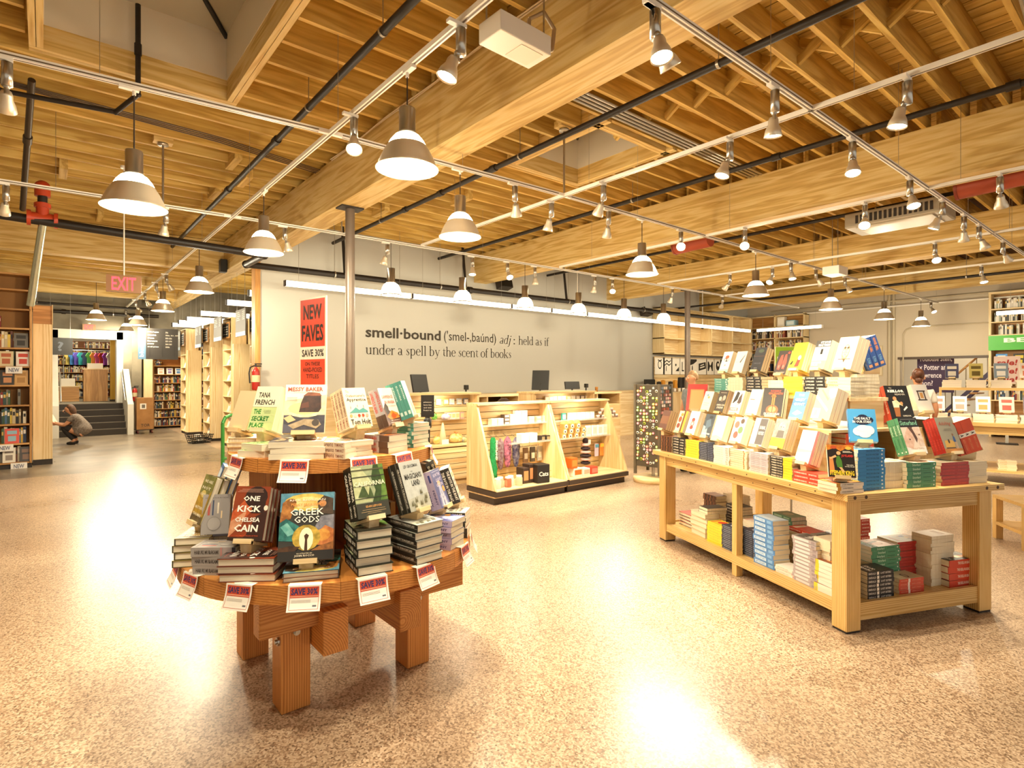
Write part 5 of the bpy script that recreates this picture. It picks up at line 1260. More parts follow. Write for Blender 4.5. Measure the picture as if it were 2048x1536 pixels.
design('keillor', .18, .265, .04, '1e1b19', 'c8452f', [('t', 'The', .2, .92, .32, .95, 'e6dcc8', .01), ('t', 'KEILLOR', .12, .8, .82, .88, 'f6efe0', .04), ('t', 'READER', .4, .72, .84, .77, 'cabfae', .01), ('e', .34, .62, .08, .06, 'c88a58'), ('p', [(.2, .36), (.44, .36), (.5, .5), (.4, .58), (.2, .54)], 'e2cfae'), ('p', [(.3, .5), (.62, .4), (.6, .46), (.36, .58)], 'd9c29c'), ('p', [(.2, .1), (.4, .1), (.46, .36), (.2, .36)], '9a5f34'), ('p', [(.62, .26), (.8, .36), (.76, .4), (.6, .3)], 'f2e8d4'), ('e', .58, .48, .06, .05, 'c88a58'), ('t', 'GARRISON', .5, .1, .84, .14, 'f0e6d2', .01)], [('t', 'THE KEILLOR READER', .3, .3, .8, .72, 'f5ddc8', .03)], hard=True, back='b8402c')
design('aaa_red', .15, .235, .036, 'c93a1e', 'cf4a22', [], [('r', .38, 0, .5, 1, 'f0e8da'), ('t', 'A', .405, .2, .475, .8, '1f1a18', .05), ('t', 'MERICANAH', .56, .3, .9, .7, 'e88a5a', .01)])
design('blue_orange', .15, .24, .044, '3c5a9a', '35569c', [('r', .1, .6, .9, .9, 'd99a62')], [('t', 'GONE GIRL', .06, .25, .48, .75, 'd98a5a', .05), ('t', 'FLYNN', .62, .25, .8, .75, '7fb0d6', .03), ('r', .84, .2, .93, .8, 'e0a070')])
design('cream_pb', .14, .21, .024, 'efe0c2', 'ead7b4', [('r', .2, .6, .8, .8, 'c9a878')], [('t', 'PAPER', .1, .3, .5, .7, 'd99a4a', .02)])
# covers of the three rows
design('b2', .135, .21, .026, 'e6b83a', 'c98a20', [('r', 0, 0, .55, 1, 'f2e7cf'), ('e', .3, .6, .2, .14, 'c9502e'), ('e', .28, .3, .2, .12, '8a3a26'), ('e', .4, .82, .16, .08, 'e09a3a'), ('r', .6, 0, .75, 1, '6a2a1a')])
design('b3', .14, .225, .03, 'fbf4ea', 'f3e6d8', [('e', .5, .62, .17, .09, 'c84a3a'), ('e', .5, .46, .2, .12, 'd98a7a'), ('e', .5, .3, .18, .08, 'c24436'), ('e', .5, .46, .1, .06, 'f6ebe0')])
design('b4', .135, .21, .022, '39424c', '1f2226', [('p', [(0, 0), (.6, 0), (.5, .4), (0, .5)], '8fa2ae'), ('p', [(.3, .3), (.8, .5), (.6, .8), (.2, .7)], '566878'), ('t', 'ORPHAN TRAIN', .1, .1, .9, .18, 'eef0ee', .02), ('e', .6, .86, .2, .06, '202428')])
design('b5', .14, .215, .03, 'fdf6ee', 'f6ece0', [('p', [(0, 0), (1, 0), (1, .1), (.4, .2), (0, .14)], 'e5bda8'), ('r', .5, .3, .9, .31, 'e8d4c4')])
design('b9', .15, .235, .026, 'f4eee6', 'b8332a', [('r', .86, 0, 1, 1, 'c8352c'), ('r', 0, .3, .86, .52, 'd2d6d8'), ('t', 'BENJAMIN', .08, .82, .84, .9, 'ffffff', .03), ('p', [(0, .3), (.86, .36), (.86, .4), (0, .42)], 'a4acb0'), ('t', 'THE ORCHARD', .06, .2, .82, .3, 'ece4dc', .02), ('t', 'OF LOST SOULS', .06, .08, .82, .17, 'ece4dc', .02), ('r', .06, .03, .7, .05, '9a9aa4')])
design('m1', .19, .27, .02, 'c9261c', 'f0e2d6', [('r', .07, .05, .95, .95, 'c9261c'), ('r', .16, .02, .86, .8, 'e0944a'), ('r', .2, .04, .82, .76, 'e6a55e')], hard=True)
design('m2', .135, .2, .03, 'fbf3e2', 'ecc96a', [('e', .4, .8, .12, .06, '7fa6b8'), ('e', .56, .7, .12, .06, 'c9b06a'), ('r', .2, .4, .8, .42, 'd9c9a8'), ('r', .2, .3, .7, .32, 'd9c9a8')])
design('m3', .14, .215, .03, '4a423c', '33291f', [('e', .3, .62, .14, .1, 'd6c8ba'), ('e', .66, .66, .16, .12, 'c4b5a6'), ('p', [(.4, .5), (.6, .5), (.54, .72)], '8d7d70'), ('t', 'AMERICAN', .1, .3, .9, .38, 'f0e4d2', .02), ('t', 'DREAM', .2, .18, .8, .27, 'f0e4d2', .02), ('r', .2, .88, .8, .9, 'c9b8a4'), ('r', .95, 0, 1, 1, 'e0b45a')])
design('m4', .14, .215, .034, 'efe4dc', '9a2a26', [('p', [(.1, .4), (.5, .6), (.56, .9), (.3, .96)], '2f2826'), ('p', [(.5, .3), (.9, .5), (.8, .9), (.6, .7)], '57443e'), ('t', 'PARIS', .06, .34, .7, .46, 'fffaf4', .04), ('r', 0, .12, .8, .26, 'b8837a'), ('t', 'WIFE', .1, .14, .7, .24, 'f6e7e0', .03)])
design('m5', .14, .225, .042, 'fdf5ea', 'f0e2cc', [('r', .1, .58, .5, .62, '8a7a66'), ('r', .5, .3, .9, .31, 'e8d6be')])
design('m6', .16, .24, .03, '2a2220', '262020', [('t', 'ROBERT', .35, .86, .85, .92, 'd9452e', .02), ('t', 'GALBRAITH', .25, .76, .95, .84, 'e2582f', .02), ('r', .46, .36, .6, .76, 'e0843a'), ('e', .53, .7, .12, .05, 'd8622c'), ('e', .52, .22, .3, .17, 'dd5a30'), ('e', .52, .24, .18, .1, 'f0a45e'), ('r', .51, .1, .55, .7, '4a2a1c'), ('t', 'SILKWORM', .14, .04, .9, .12, 'f4dcc8', .02)])
design('m7', .14, .22, .036, '5b8fc0', '88a9c4', [('r', 0, .5, 1, .75, '4a7cb2'), ('t', 'THE', .3, .84, .7, .92, 'e8f0f6', .02), ('t', 'GREY', .12, .66, .88, .76, 'f6f7f2', .03), ('t', 'GHOST', .12, .5, .9, .6, 'f6f7f2', .03), ('p', [(.2, .2), (.5, .34), (.9, .24), (.5, .14)], 'cfe0ec')])
design('m8', .17, .245, .034, 'dca28e', 'd6968a', [('p', [(.6, .98), (1, .98), (1, .74), (.8, .66), (.62, .8)], 'f8f1ea'), ('p', [(0, .7), (.04, .78), (.8, .34), (.76, .26)], 'f4ebe2'), ('p', [(.2, .92), (.24, .96), (.7, .66), (.66, .6)], 'c98674'), ('r', 0, 0, .42, .36, 'fbf3e4'), ('p', [(.1, .1), (.3, .16), (.26, .32), (.12, .3)], 'd9b9a0'), ('r', 0, 0, .42, .04, 'f0d86a')])
design('t1', .135, .215, .05, 'eef4ee', 'd9e8e4', [('e', .5, .62, .3, .1, '3a2a24'), ('e', .36, .6, .12, .07, 'e8e2da'), ('e', .66, .62, .12, .07, 'e8e2da'), ('e', .52, .74, .2, .08, 'c8623a'), ('p', [(.4, .3), (.6, .34), (.5, .4)], 'b79a86'), ('r', 0, 0, 1, .16, 'a8d4cf')])
design('t2', .14, .215, .05, 'f7f0e6', 'efe4d4', [('p', [(.5, .5), (.8, .8), (.9, .86), (.6, .46)], '6a6058'), ('r', .1, .5, .4, .51, 'c9bcae')])
design('t3', .14, .225, .024, '2b2b33', '17161a', [('e', .55, .85, .25, .08, '4a5a44'), ('r', 0, .62, 1, .64, '6a4a40'), ('t', 'BONE CLOCKS', .2, .3, .8, .36, '6a6a74', .02), ('r', .3, .12, .6, .14, '9a9aa4')])
design('t4', .14, .215, .034, '453a38', 'caa36c', [('p', [(.2, .22), (.4, .2), (.5, .5), (.42, .84), (.26, .8), (.16, .5)], 'd8584a'), ('p', [(.56, .24), (.76, .22), (.84, .5), (.72, .86), (.58, .82), (.52, .5)], 'd8584a'), ('e', .3, .34, .07, .07, 'e88a7a'), ('e', .66, .34, .07, .07, 'e88a7a'), ('e', .86, .9, .1, .05, 'd84a3a'), ('t', 'THE ROSIE EFFECT', .2, .06, .9, .11, 'e0d2c2', .01)])
design('t5', .14, .235, .022, 'f1dd38', 'e6c82a', [('t', 'BEAUTIFUL', .3, .8, .95, .88, 'b5982a', .01, .2), ('t', 'RUINS', .36, .7, .86, .77, 'b5982a', .01, .2), ('p', [(.4, .1), (.72, .12), (.78, .4), (.56, .46)], 'c9352c'), ('e', .66, .44, .12, .09, 'f4e6d0'), ('p', [(.0, .18), (.2, .2), (.26, .34), (.16, .32)], '2a2620')])
design('t6', .145, .24, .045, '8f8a84', '6a655f', [('r', 0, .3, 1, .86, 'b9b4ac'), ('r', .0, .78, 1, 1, '4a4642'), ('t', 'STONE', .3, .9, .96, .97, 'f6f2ea', .04), ('t', 'MATTRESS', .2, .8, .98, .88, 'f6f2ea', .04), ('r', .46, .52, .6, .7, '161412'), ('t', 'NINE WICKED', .06, .2, .7, .27, 'fbf8f0', .03), ('t', 'TALES', .06, .12, .5, .19, 'fbf8f0', .03), ('r', .06, .04, .6, .07, 'e8e2da')])
design('t7', .165, .255, .034, 'fbf1d2', 'f0e0b6', [('e', .5, .52, .2, .25, 'caa876'), ('e', .5, .55, .15, .19, 'efdcb0'), ('e', .42, .66, .06, .035, '5a4630'), ('e', .58, .66, .06, .035, '5a4630')] + [('r', .38 + .04 * (k % 2), .4 + .05 * k, .62 - .04 * (k % 2), .412 + .05 * k, '6a5234') for k in range(5)] + [('r', .2, .3, .84, .32, '5a4630'), ('p', [(.46, .3), (.58, .3), (.52, .2)], '5a4630')])
DES['b8'] = dict(DES['black_yellow'], meshes=None, w=.14, h=.225, t=.022)
DES['b7'] = dict(DES['lilac_pb'], meshes=None, w=.14, h=.225, t=.03)
DES['b6'] = dict(DES['white_orange'], meshes=None, w=.14, h=.215, t=.034)
DES['b1'] = dict(DES['brown_bands'], meshes=None, w=.135, h=.2, t=.024)
# ------------------------------------------------------------------ front row of stacks along the table edge
front = [('brown_bands', 1331, 5, 'brown banded paperback'), ('black_text', 1356, 6, 'black paperback with white lettering'), ('yellow_pb', 1383, 7, 'yellow paperback'), ('navy_thin', 1411, 10, 'thin navy paperback'), ('white_pink', 1441, 8, 'white paperback with pink lettering'), ('white_orange', 1475, 9, 'cream paperback with orange band'), ('lilac_pb', 1515, 11, 'lilac grey paperback'), ('black_yellow', 1560, 8, 'black and yellow paperback'), ('red_thick', 1610, 3, 'red paperback')]
ftop = []
for key, px, n, ds in front:
    u = on_v(px, .0)
    h_ = stack(key, n, P(u, .005, ZT1), FV, ds + ', {o} in the front pile on the long table', 'spine', jit=.004, skew=1.5, stuff=key in ('navy_thin', 'white_orange', 'lilac_pb', 'white_pink'))
    ftop.append((u, ZT1 + h_))
rows_b = [('b1', 2.28, 4, 'tan edged paperback, leftmost in the bottom row'), ('b2', 1.99, 3, 'orange spotted paperback, second in the bottom row'), ('b3', 1.81, 2, 'white paperback with red emblem in the bottom row'), ('b4', 1.57, 3, 'dark blue photo paperback in the bottom row'), ('b5', 1.42, 2, 'plain white paperback in the bottom row'), ('b6', 1.18, 2, 'flower patterned white paperback in the bottom row'), ('b7', .94, 2, 'grey paperback with dark panel in the bottom row'), ('b8', .72, 4, 'paperback with a face above a yellow band'), ('b9', .47, 3, 'white landscape book with red edge, rightmost in the bottom row')]
for i, (key, u, n, lb) in enumerate(rows_b):
    w = DES[key]['w']; T = n * (DES[key]['t'] + .0006)
    zt = ftop[i][1]
    faceout([key] * n, P(u - w / 2, .035, zt + eh(T)), FV, lb, ['brown', 'spotted', 'red emblem', 'dark blue', 'plain white', 'flower', 'grey panelled', 'yellow banded', 'red edged'][i] + ' books in the bottom row', group='books facing out on the long table')
rows_m = [('m1', 2.10, 3, 'large red framed hardback at the left of the middle row', 0), ('m2', 1.93, 2, 'white and yellow paperback in the middle row', 0), ('m3', 1.72, 2, 'dark portrait paperback in the middle row', 0), ('m4', 1.51, 2, 'black and white paperback with red spine, middle row', 0), ('m5', 1.29, 2, 'thick plain white book in the middle row', 0), ('m6', 1.06, 3, 'black book with a red violin shape', 0), ('m7', .80, 2, 'blue paperback with white title in the middle row', 0), ('m8', .58, 3, 'pink striped book at the right of the middle row', 0)]
for i, (key, u, n, lb, _) in enumerate(rows_m):
    w = DES[key]['w']; T = n * (DES[key]['t'] + .0006)
    an = FV + rad(28) if key == 'm6' else FV + rad(40) if key == 'm1' else FV
    faceout([key] * n, P(u - w / 2, .28, Z1 + eh(T)), an, lb, ['red framed', 'white and yellow', 'dark portrait', 'red spined', 'thick white', 'violin', 'blue', 'pink striped'][i] + ' books in the middle row', group='books facing out on the long table')
tops = [('t1', 1.95, 2, 'thick white and teal book with drawn spectacles'), ('t2', 1.75, 1, 'thick cream book second in the top row'), ('t3', 1.50, 3, 'black paperback in the top row'), ('t4', 1.21, 2, 'dark paperback with red shoes in the top row'), ('t5', 1.04, 4, 'bright yellow paperback in the top row'), ('t6', .82, 2, 'thick grey photo book in the top row'), ('t7', .60, 3, 'cream book with a drawn owl')]
tst = [('teal', 6, 'spine'), ('cream_pb', 6, 'fore'), ('black_text', 6, 'spine'), ('cream_pb', 5, 'fore'), ('yellow_pb', 7, 'spine'), ('black_text', 6, 'spine'), ('cream_pb', 6, 'spine')]
for i, (key, u, n, lb) in enumerate(tops):
    w = DES[key]['w']; T = n * (DES[key]['t'] + .0006)
    k2, n2, ed = tst[i]
    h_ = stack(k2, n2, P(u - .08, .475, Z2), FV, ['teal', 'cream', 'black', 'pale cream', 'yellow', 'dark', 'ivory'][i] + ' paperback, {o} in the pile under the top row ' + ['spectacles book', 'cream book', 'black books', 'shoe books', 'yellow books', 'grey books', 'owl books'][i], ed, jit=.004, stuff=True)
    faceout([key] * n, P(u - w / 2, .50, Z2 + h_ + eh(T)), FV, lb, ['spectacles book', 'cream book', 'black books', 'shoe books', 'yellow books', 'grey photo books', 'owl books'][i] + ' in the top row', group='books facing out on the long table')
# ------------------------------------------------------------------ end of the table facing the camera side
h_ = stack('king', 3, P(-.015, .01, ZT1), FU, 'slim white spined paperback, {o} in the corner pile', 'spine', skew=4)
faceout(['king'], P(.0, -.03, ZT1 + h_ + eh(.03)), FU - rad(34), 'pulp style paperback with yellow author name at the near corner', 'pulp style paperback at the near corner', group='books facing out on the long table')
h_ = stack('blue_fault', 11, P(.03, .235, ZT1), FU, 'bright blue paperback, {o} in the tall blue pile', 'spine', jit=.003, skew=1)
faceout(['blue_fault'] * 2, P(.10, .255, ZT1 + h_ + eh(.05)), FU - rad(34), 'bright blue paperback with black and white clouds', 'blue cloud paperbacks', group='books facing out on the long table')
h_ = stack('red_hard', 9, P(.33, .47, ZT1), FU, 'orange red hardback, {o} in the tall pile behind the blue books', 'spine', jit=.01, stuff=True)
h_ = stack('sister', 6, P(.01, .63, ZT1), FU, 'green paperback, {o} in the pile at the table end', 'spine', jit=.004, skew=1.5)
faceout(['sister'] * 3, P(.06, .665, ZT1 + h_ + eh(.075)), FU, 'paperback with two sleeping faces and green title', 'paperbacks with sleeping faces', group='books facing out on the long table')
stack('cream_pb', 7, P(.04, .45, ZT1), FU, 'plain cream paperback, {o} between the blue and green piles', 'fore', stuff=True)
h_ = stack('adult', 7, P(.01, .93, ZT1), FU, 'red paperback, {o} in the pile right of the green books', 'spine', jit=.004, skew=1.5)
faceout(['adult'] * 4, P(.06, 1.0, ZT1 + h_ + eh(.09)), FU, 'taupe paperback with a yellow sofa picture', 'taupe paperbacks with a sofa', group='books facing out on the long table')
h_ = stack('cream_pb', 6, P(.02, 1.13, ZT1), FU, 'cream paperback, {o} in the pile at the right corner', 'fore', jit=.004)
faceout(['aaa_red'] * 4, P(.12, 1.27, ZT1 + h_ + .075), FVp - rad(24), 'orange red paperback with white band leaning at the right corner', 'orange red paperbacks at the right corner', group='books facing out on the long table')
stack('cream_pb', 5, P(.40, 1.0, Z1), FU, 'pale paperback, {o} on the riser under the black reader', 'fore', stuff=True)
faceout(['keillor'] * 3, P(.36, .91, Z1 + .055), FU - rad(12), 'black hardback with a seated man on its cover', 'black hardbacks with a seated man', group='books facing out on the long table')
h_ = stack('cream_pb', 7, P(.43, .66, Z2), FU, 'wide cream paperback, {o} at the near end of the top riser', 'fore', jit=.003, stuff=True)
faceout(['blue_orange'] * 3, P(.57, .92, Z2 + h_ + .07), FVp - rad(14), 'blue paperback with orange lettering leaning on the top row', 'blue and orange paperbacks', group='books facing out on the long table')
design('brown_sp', .135, .21, .024, '4a3a2c', '43352a', [], st('AMERICAN RUST', 'd9c08a', 'MEYER'))
faceout(['brown_sp'] * 2, P(.31, 1.08, ZT1 + .24), FVp, 'dark brown paperback behind the sleeping faces', 'dark brown paperbacks', group='books facing out on the long table')
stack('cream_pb', 9, P(.27, 1.0, ZT1), FU, 'x {o}', 'fore', stuff=True)
design('white_frame', .135, .22, .03, 'fdf7ec', 'f6ecdc', [('r', .2, .42, .8, .46, '3a2a20'), ('r', .24, .74, .8, .78, '3a2a20'), ('r', .26, .46, .34, .74, '5a3a24'), ('r', .66, .46, .74, .74, '5a3a24'), ('r', .4, .5, .6, .7, 'e0a45a')])
h_ = stack('cream_pb', 17, P(.41, 1.19, ZT1), FU, 'x {o}', 'fore', stuff=True)
faceout(['white_frame'] * 2, P(.42, 1.21, ZT1 + h_ + eh(.06)), FU - rad(6), 'white paperback with a small framed picture', 'white framed picture books', group='books facing out on the long table')
design('cream_blank', .14, .215, .03, 'f7efe0', 'efe2cc', [('r', .2, .6, .8, .8, 'e0c8a8'), ('e', .5, .3, .2, .12, 'd8b48a')])
h_ = stack('cream_pb', 17, P(.82, 1.14, ZT1), FU, 'x {o}', 'fore', stuff=True)
faceout(['cream_blank'] * 2, P(.84, 1.16, ZT1 + h_ + eh(.06)), FU - rad(10), 'cream paperback at the far side of the long table', 'cream books at the far side', group='books facing out on the long table')
# small books inside the riser end
for k, (c, v, lb) in enumerate((('5a2a4a', .30, 'plum'), ('7a8a3a', .36, 'moss'), ('c98a4a', .66, 'caramel'), ('8a3a2a', .74, 'brick red'))):
    design('in_%d' % k, .13, .19, .03, c, c, [], [('r', .3, .2, .6, .8, 'e8d8b8')])
    book('in_%d' % k, Matrix.Translation(P(.40, v, ZT1)) @ Matrix.Rotation(-TAL + R90, 4, 'Z'), '%s book standing inside the low riser' % lb, 'books inside the riser')
# ------------------------------------------------------------------ piles on the lower shelf
ZS = .168
design('dark_pink', .14, .215, .03, 'b5564a', '3a2420', hard=True)
design('tan_hard', .15, .23, .042, 'e8dcc0', 'caa874', [('t', 'DARK SECRETS', .2, .3, .8, .6, '3a2f28', .03)], hard=True)
design('blue_thick', .14, .215, .036, 'a9c4de', '4f86c6', [('r', .1, .1, .9, .9, 'c9dcec')], [('r', .06, .2, .6, .8, 'c9def0'), ('t', 'SPY STORY', .1, .3, .56, .7, '5a8fca', .02), ('r', .7, .2, .92, .8, '7fb0e0')])
design('grey_striped', .135, .21, .026, '8a8580', 'b5a9ac', [('r', .1, .1, .9, .9, '5a5654'), ('t', 'LIFE', .2, .4, .8, .6, 'e8e2da', .03)], [('r', .1, .2, .7, .8, 'e2dadc'), ('r', .8, .2, .94, .8, '9a8c92')])
design('white_yellow', .14, .215, .026, '8a4a26', 'f2e8dc', [('r', 0, 0, 1, .3, '2a1f1a'), ('e', .5, .6, .3, .2, 'd98a3a')], [('r', 0, 0, .14, 1, 'efd23a')])
design('black_white_band', .14, .215, .025, '2a2728', '211f21', [('t', 'THE WORLD', .1, .7, .9, .84, 'e8e0d2', .03), ('t', 'OF ICE', .2, .5, .8, .64, 'e8e0d2', .03)], [('r', .36, .1, .44, .9, 'f3eadb'), ('t', 'EMERALD', .04, .25, .32, .75, 'cfc6ba', .02), ('t', 'LOST SISTERS', .5, .25, .9, .75, 'e0d8cc', .02)])
design('red_white_band', .135, .21, .024, 'd8cba8', 'd24a30', [('e', .4, .5, .25, .1, '5a4a3a'), ('e', .4, .5, .18, .06, 'd8cba8')], [('r', .36, .0, .44, 1, 'f0e6da'), ('t', 'ADICHIE', .06, .3, .32, .7, 'e6937a', .02), ('t', 'AMERICANAH', .5, .3, .88, .7, 'e6937a', .02)])
DES['keillor_flat'] = dict(DES['keillor'], meshes=None, w=.17, h=.255, t=.046)
DES['keillor_flat']['spine'] = 'd2462c'
design('green_dark', .14, .21, .03, '6f8f74', '4a7a5c', [('e', .5, .55, .3, .2, 'a9a88a')], sp_lines('9fc0a4'))
design('navy_img', .16, .24, .035, '2f3a5a', '27304a', [('p', [(.3, .2), (.9, .3), (.8, .7), (.4, .6)], 'b5a88a')], hard=True)
design('olive', .15, .23, .03, '8a8a2a', '7a7a2a')
design('orange_pb', .135, .21, .028, 'd9a04a', 'c98a2a', [('p', [(.3, .3), (.7, .5), (.6, .7), (.2, .5)], '4a3a2a')], sp_lines('8a5a1a'))
design('rust', .135, .21, .025, 'a85a3a', '8d4a30', [], sp_lines('d8b896'))
LS = 'on the lower shelf'
def ls(key, n, u, v, ang, lab, edge='spine', z=ZS, **kw):
    return stack(key, n, P(u, v, z), ang, lab, edge, **kw)
ls('dark_pink', 4, 1.98, .15, FV, 'rose covered hardback, {o} in the far left lower shelf pile', 'fore', stuff=True)
z = ls('tan_hard', 5, 1.66, .07, FV, 'cream hardback, {o} in the lower shelf pile of five', 'fore', skew=4)
ls('black_text', 2, 1.62, .10, FV, 'black paperback, {o} on the cream hardbacks of the lower shelf', 'tail', z=ZS + z, stuff=True)
ls('brown_bands', 10, 1.95, .40, FV, 'brown banded paperback, {o} in the lower shelf pile', 'spine', stuff=True)
ls('cream_pb', 13, 1.80, .52, FV, 'cream paperback, {o} in the tall lower shelf pile', 'fore', stuff=True)
ls('black_text', 11, 1.55, .36, FV, 'black paperback with white lettering, {o} in the lower shelf pile', 'spine', stuff=True)
ls('yellow_pb', 8, 1.40, .055, FV, 'yellow paperback, {o} in the lower shelf pile', 'spine', jit=.004)
ls('navy_thin', 13, 1.19, .055, FV, 'thin navy paperback, {o} in the lower shelf pile', 'spine', jit=.004, stuff=True)
ls('white_pink', 12, 1.22, .28, FV, 'white paperback, {o} in the pile behind the middle leg', 'fore', stuff=True)
ls('navy_thin', 14, .99, .10, FV, 'thin black paperback, {o} in the pile beside the middle leg', 'spine', jit=.004, stuff=True)
z = ls('blue_thick', 10, .80, .055, FV, 'sky blue paperback, {o} in the lower shelf pile', 'spine', jit=.007)
z = ls('tan_hard', 5, .95, .34, FV, 'tan hardback, {o} in the pile behind the blue books', 'fore', stuff=True)
ls('green_dark', 4, .95, .36, FV, 'dull green paperback, {o} on the tan hardbacks', 'spine', z=ZS + z, stuff=True)
z = ls('rust', 10, .70, .30, FV, 'rust paperback, {o} in the pile behind the blue books', 'fore', stuff=True)
ls('red_thick', 1, .72, .31, FV, 'red paperback lying {o} on the rust pile', 'spine', z=ZS + z, stuff=True)
ls('white_pink', 3, .58, .06, FV, 'white paperback, {o} in the low pile beside the blue books', 'spine', stuff=True)
z = ls('orange_pb', 8, .50, .32, FV, 'orange paperback, {o} in the pile behind the grey books', 'spine', stuff=True)
ls('navy_img', 1, .55, .36, FV, 'navy picture hardback lying {o} on the orange pile', 'spine', z=ZS + z, stuff=True)
ls('cream_pb', 9, .72, .62, FV, 'ivory paperback, {o} in the pile at the shelf middle', 'fore', stuff=True)
ls('grey_striped', 12, .40, .055, FV, 'grey striped paperback, {o} in the lower shelf pile', 'spine', jit=.008, stuff=True)
ls('olive', 1, .34, .24, FV, 'olive book lying {o} behind the grey pile', 'spine', stuff=True)
ls('white_yellow', 8, .20, .055, FV, 'white spined paperback with yellow end, {o} in its pile', 'spine', stuff=True)
ls('cream_pb', 14, .22, .20, FU, 'pale paperback, {o} in the tall pile behind the near leg', 'fore', stuff=True)
ls('black_white_band', 7, .055, .34, FU, 'black paperback with white band, {o} in the lower shelf pile', 'spine', jit=.004)
ls('sister', 10, .22, .58, FU, 'green paperback, {o} in the lower shelf pile', 'spine', jit=.006)
ls('red_white_band', 4, .07, .62, FU, 'red paperback with white band, {o} in the low pile', 'spine', jit=.004)
ls('adult', 13, .23, .83, FU, 'red paperback, {o} in the lower shelf pile beside the green one', 'spine', jit=.006, stuff=True)
ls('red_thick', 13, .62, .78, FU, 'dark red paperback, {o} in the tall pile at the shelf back', 'spine', stuff=True)
ls('cream_pb', 14, .12, .965, FU, 'cream paperback, {o} in the tall pile right of the red one', 'fore', jit=.005, stuff=True)
ls('keillor_flat', 4, .065, 1.08, FU, 'black hardback with orange red spine, {o} in the right corner pile', 'spine', jit=.004)
# ================================================================== DISPLAY CASES, COUNTERS, BUTTON RACK
BAND = col('3a2c22', .5, 0, 'dark_brown_edge')
CLEAR = glass('fff8ea', .18)
def slat_panel(parent, x0, x1, y, z0, z1, kind='maple', step=.085):
    n = max(1, int(round((z1 - z0) / step))); h = (z1 - z0) / n
    for k in range(n):
        wbox('slat', parent, x0, x1, y, y + .014, z0 + k * h + .006, z0 + (k + 1) * h - .002, kind)
    MB().box(x0, x1, y + .0145, y + .02, z0, z1, col('6a4a2a', .7)).build('slat_backing', parent)
CX0, CY0 = 4.33, 5.58
def display_case(x0, w, label, half=False):
    t = thing('display_case', label, 'display case', TR(x0, CY0, 0))
    D = .62
    MB().box(.02, w - .02, .05, D - .02, 0, .085, BAND).build('kick', t)
    wbox('floor_rim', t, .01, w - .01, .02, D, .085, .105, 'maple')
    MB().box(0, w, -.015, D, .105, .165, BAND).build('edge_band', t)
    wbox('floor_panel', t, .02, w - .02, .0, D, .166, .178, 'birch')
    prof = [(.0, .178), (D, .178), (D, 1.235), (.40, 1.235)]
    for x in (0.0, w - .03): MB().prism(prof, x, x + .03, wood('maple', 2), 'x').build('side_panel', t)
    wbox('top_board', t, -.0, w, .37, D + .01, 1.236, 1.262, 'maple')
    slat_panel(t, .031, w - .031, D - .06, .18, 1.22)
    for z, dp in ((.955, .16), (.70, .24)):
        xa = .52 if half and z < .9 else .031
        MB().box(xa, w - .031, D - .06 - dp, D - .062, z - .006, z, CLEAR).build('glass_shelf', t)
        MB().box(xa, w - .031, D - .064 - dp, D - .061 - dp, z - .008, z + .02, CLEAR).build('shelf_lip', t)
    light('POINT', 'case_lamp', TR(w / 2, .3, 1.18), 3.0, t, WARM, .08)
    return t
display_case(CX0, 1.28, 'left sloped maple display case with scarf and boxed gifts', True)
display_case(CX0 + 1.29, 1.28, 'right sloped maple display case with orange boxes')
NG = {}
def gift(x, y, z, w, d, h, c, label, cat='box', name='gift_box', band=None, rz=0.0, group='gifts in the display cases', txt=None, tc='ffffff'):
    t = thing(name, label, cat, TR(x, y, z, rz), group)
    MB().box(-w / 2, w / 2, -d / 2, d / 2, 0, h * .999, col(c, .5)).build('body', t, bevel=min(w, h, d) * .05)
    m = MB()
    m.box(-w / 2 * .8, w / 2 * .8, -d / 2 - .0012, -d / 2 - .0004, h * .2, h * .8, col(band or 'f4ead8', .5)) if not txt else m.text(txt, -w * .38, h * .38, w * .38, h * .62, col(tc, .5), bold=.02, y=-d / 2 - .001)
    m.build('printed_label', t)
    return t
def cp(px, py, back): # a spot inside the cases: pixel and distance behind the front line
    return ony(px, py, CY0 + back)
# left case, top shelf: small cartons
zs = .956
k = 0
for px, n_, c in ((985, 2, 'e8dccb'), (998, 2, 'efe4d4'), (1010, 3, '5a4a3c'), (1022, 3, 'f4ece0'), (1034, 4, 'f7f0e6'), (1046, 4, 'f4ece0'), (1060, 2, 'e9cdb8'), (1074, 2, 'd8b49a'), (1088, 2, 'e2c9c0')):
    p = cp(px, 845, .49)
    for j in range(n_):
        gift(p.x, CY0 + .49, zs + j * .046, .088, .09, .045, c, ['white', 'ivory', 'dark', 'bright white', 'snow white', 'pearl', 'peach', 'tan', 'pink'][k] + ' carton, %s in its pile on the left case top shelf' % ORD[n_ - 1 - j], band='cfc2b2')
    k += 1
def knit(name, label, cat, x, y, z0, z1, w, c1, c2, tails=True, group='hanging goods in the display cases'):
    # a hanging bunch of fabric, wider below
    t = thing(name, label, cat, TR(x, y, 0), group)
    n = 9; prof = []
    for i in range(n + 1):
        f = i / n
        prof.append((w * (.45 + .35 * math.sin(f * 2.6) + .08 * math.sin(f * 19 + x * 9)), z0 + (z1 - z0) * f))
    prof[0] = (w * .25, z0); prof[-1] = (w * .16, z1)
    MB().lathe(prof, noisy('knit_' + c1 + c2, c1, c2, 26, .9), 12, Matrix.Diagonal((1, .55, 1, 1)), True).build('fabric', t)
    MB().tube((0, .0, z1 - .01), (0, .1, z1 + .03), .004, STEEL, 6).build('peg_hook', t)
    return t
yk = CY0 + .42
p = cp(986, 900, .42)
t = thing('scarf', 'long green knitted scarf hanging in the left case', 'scarf', TR(p.x, yk, 0))
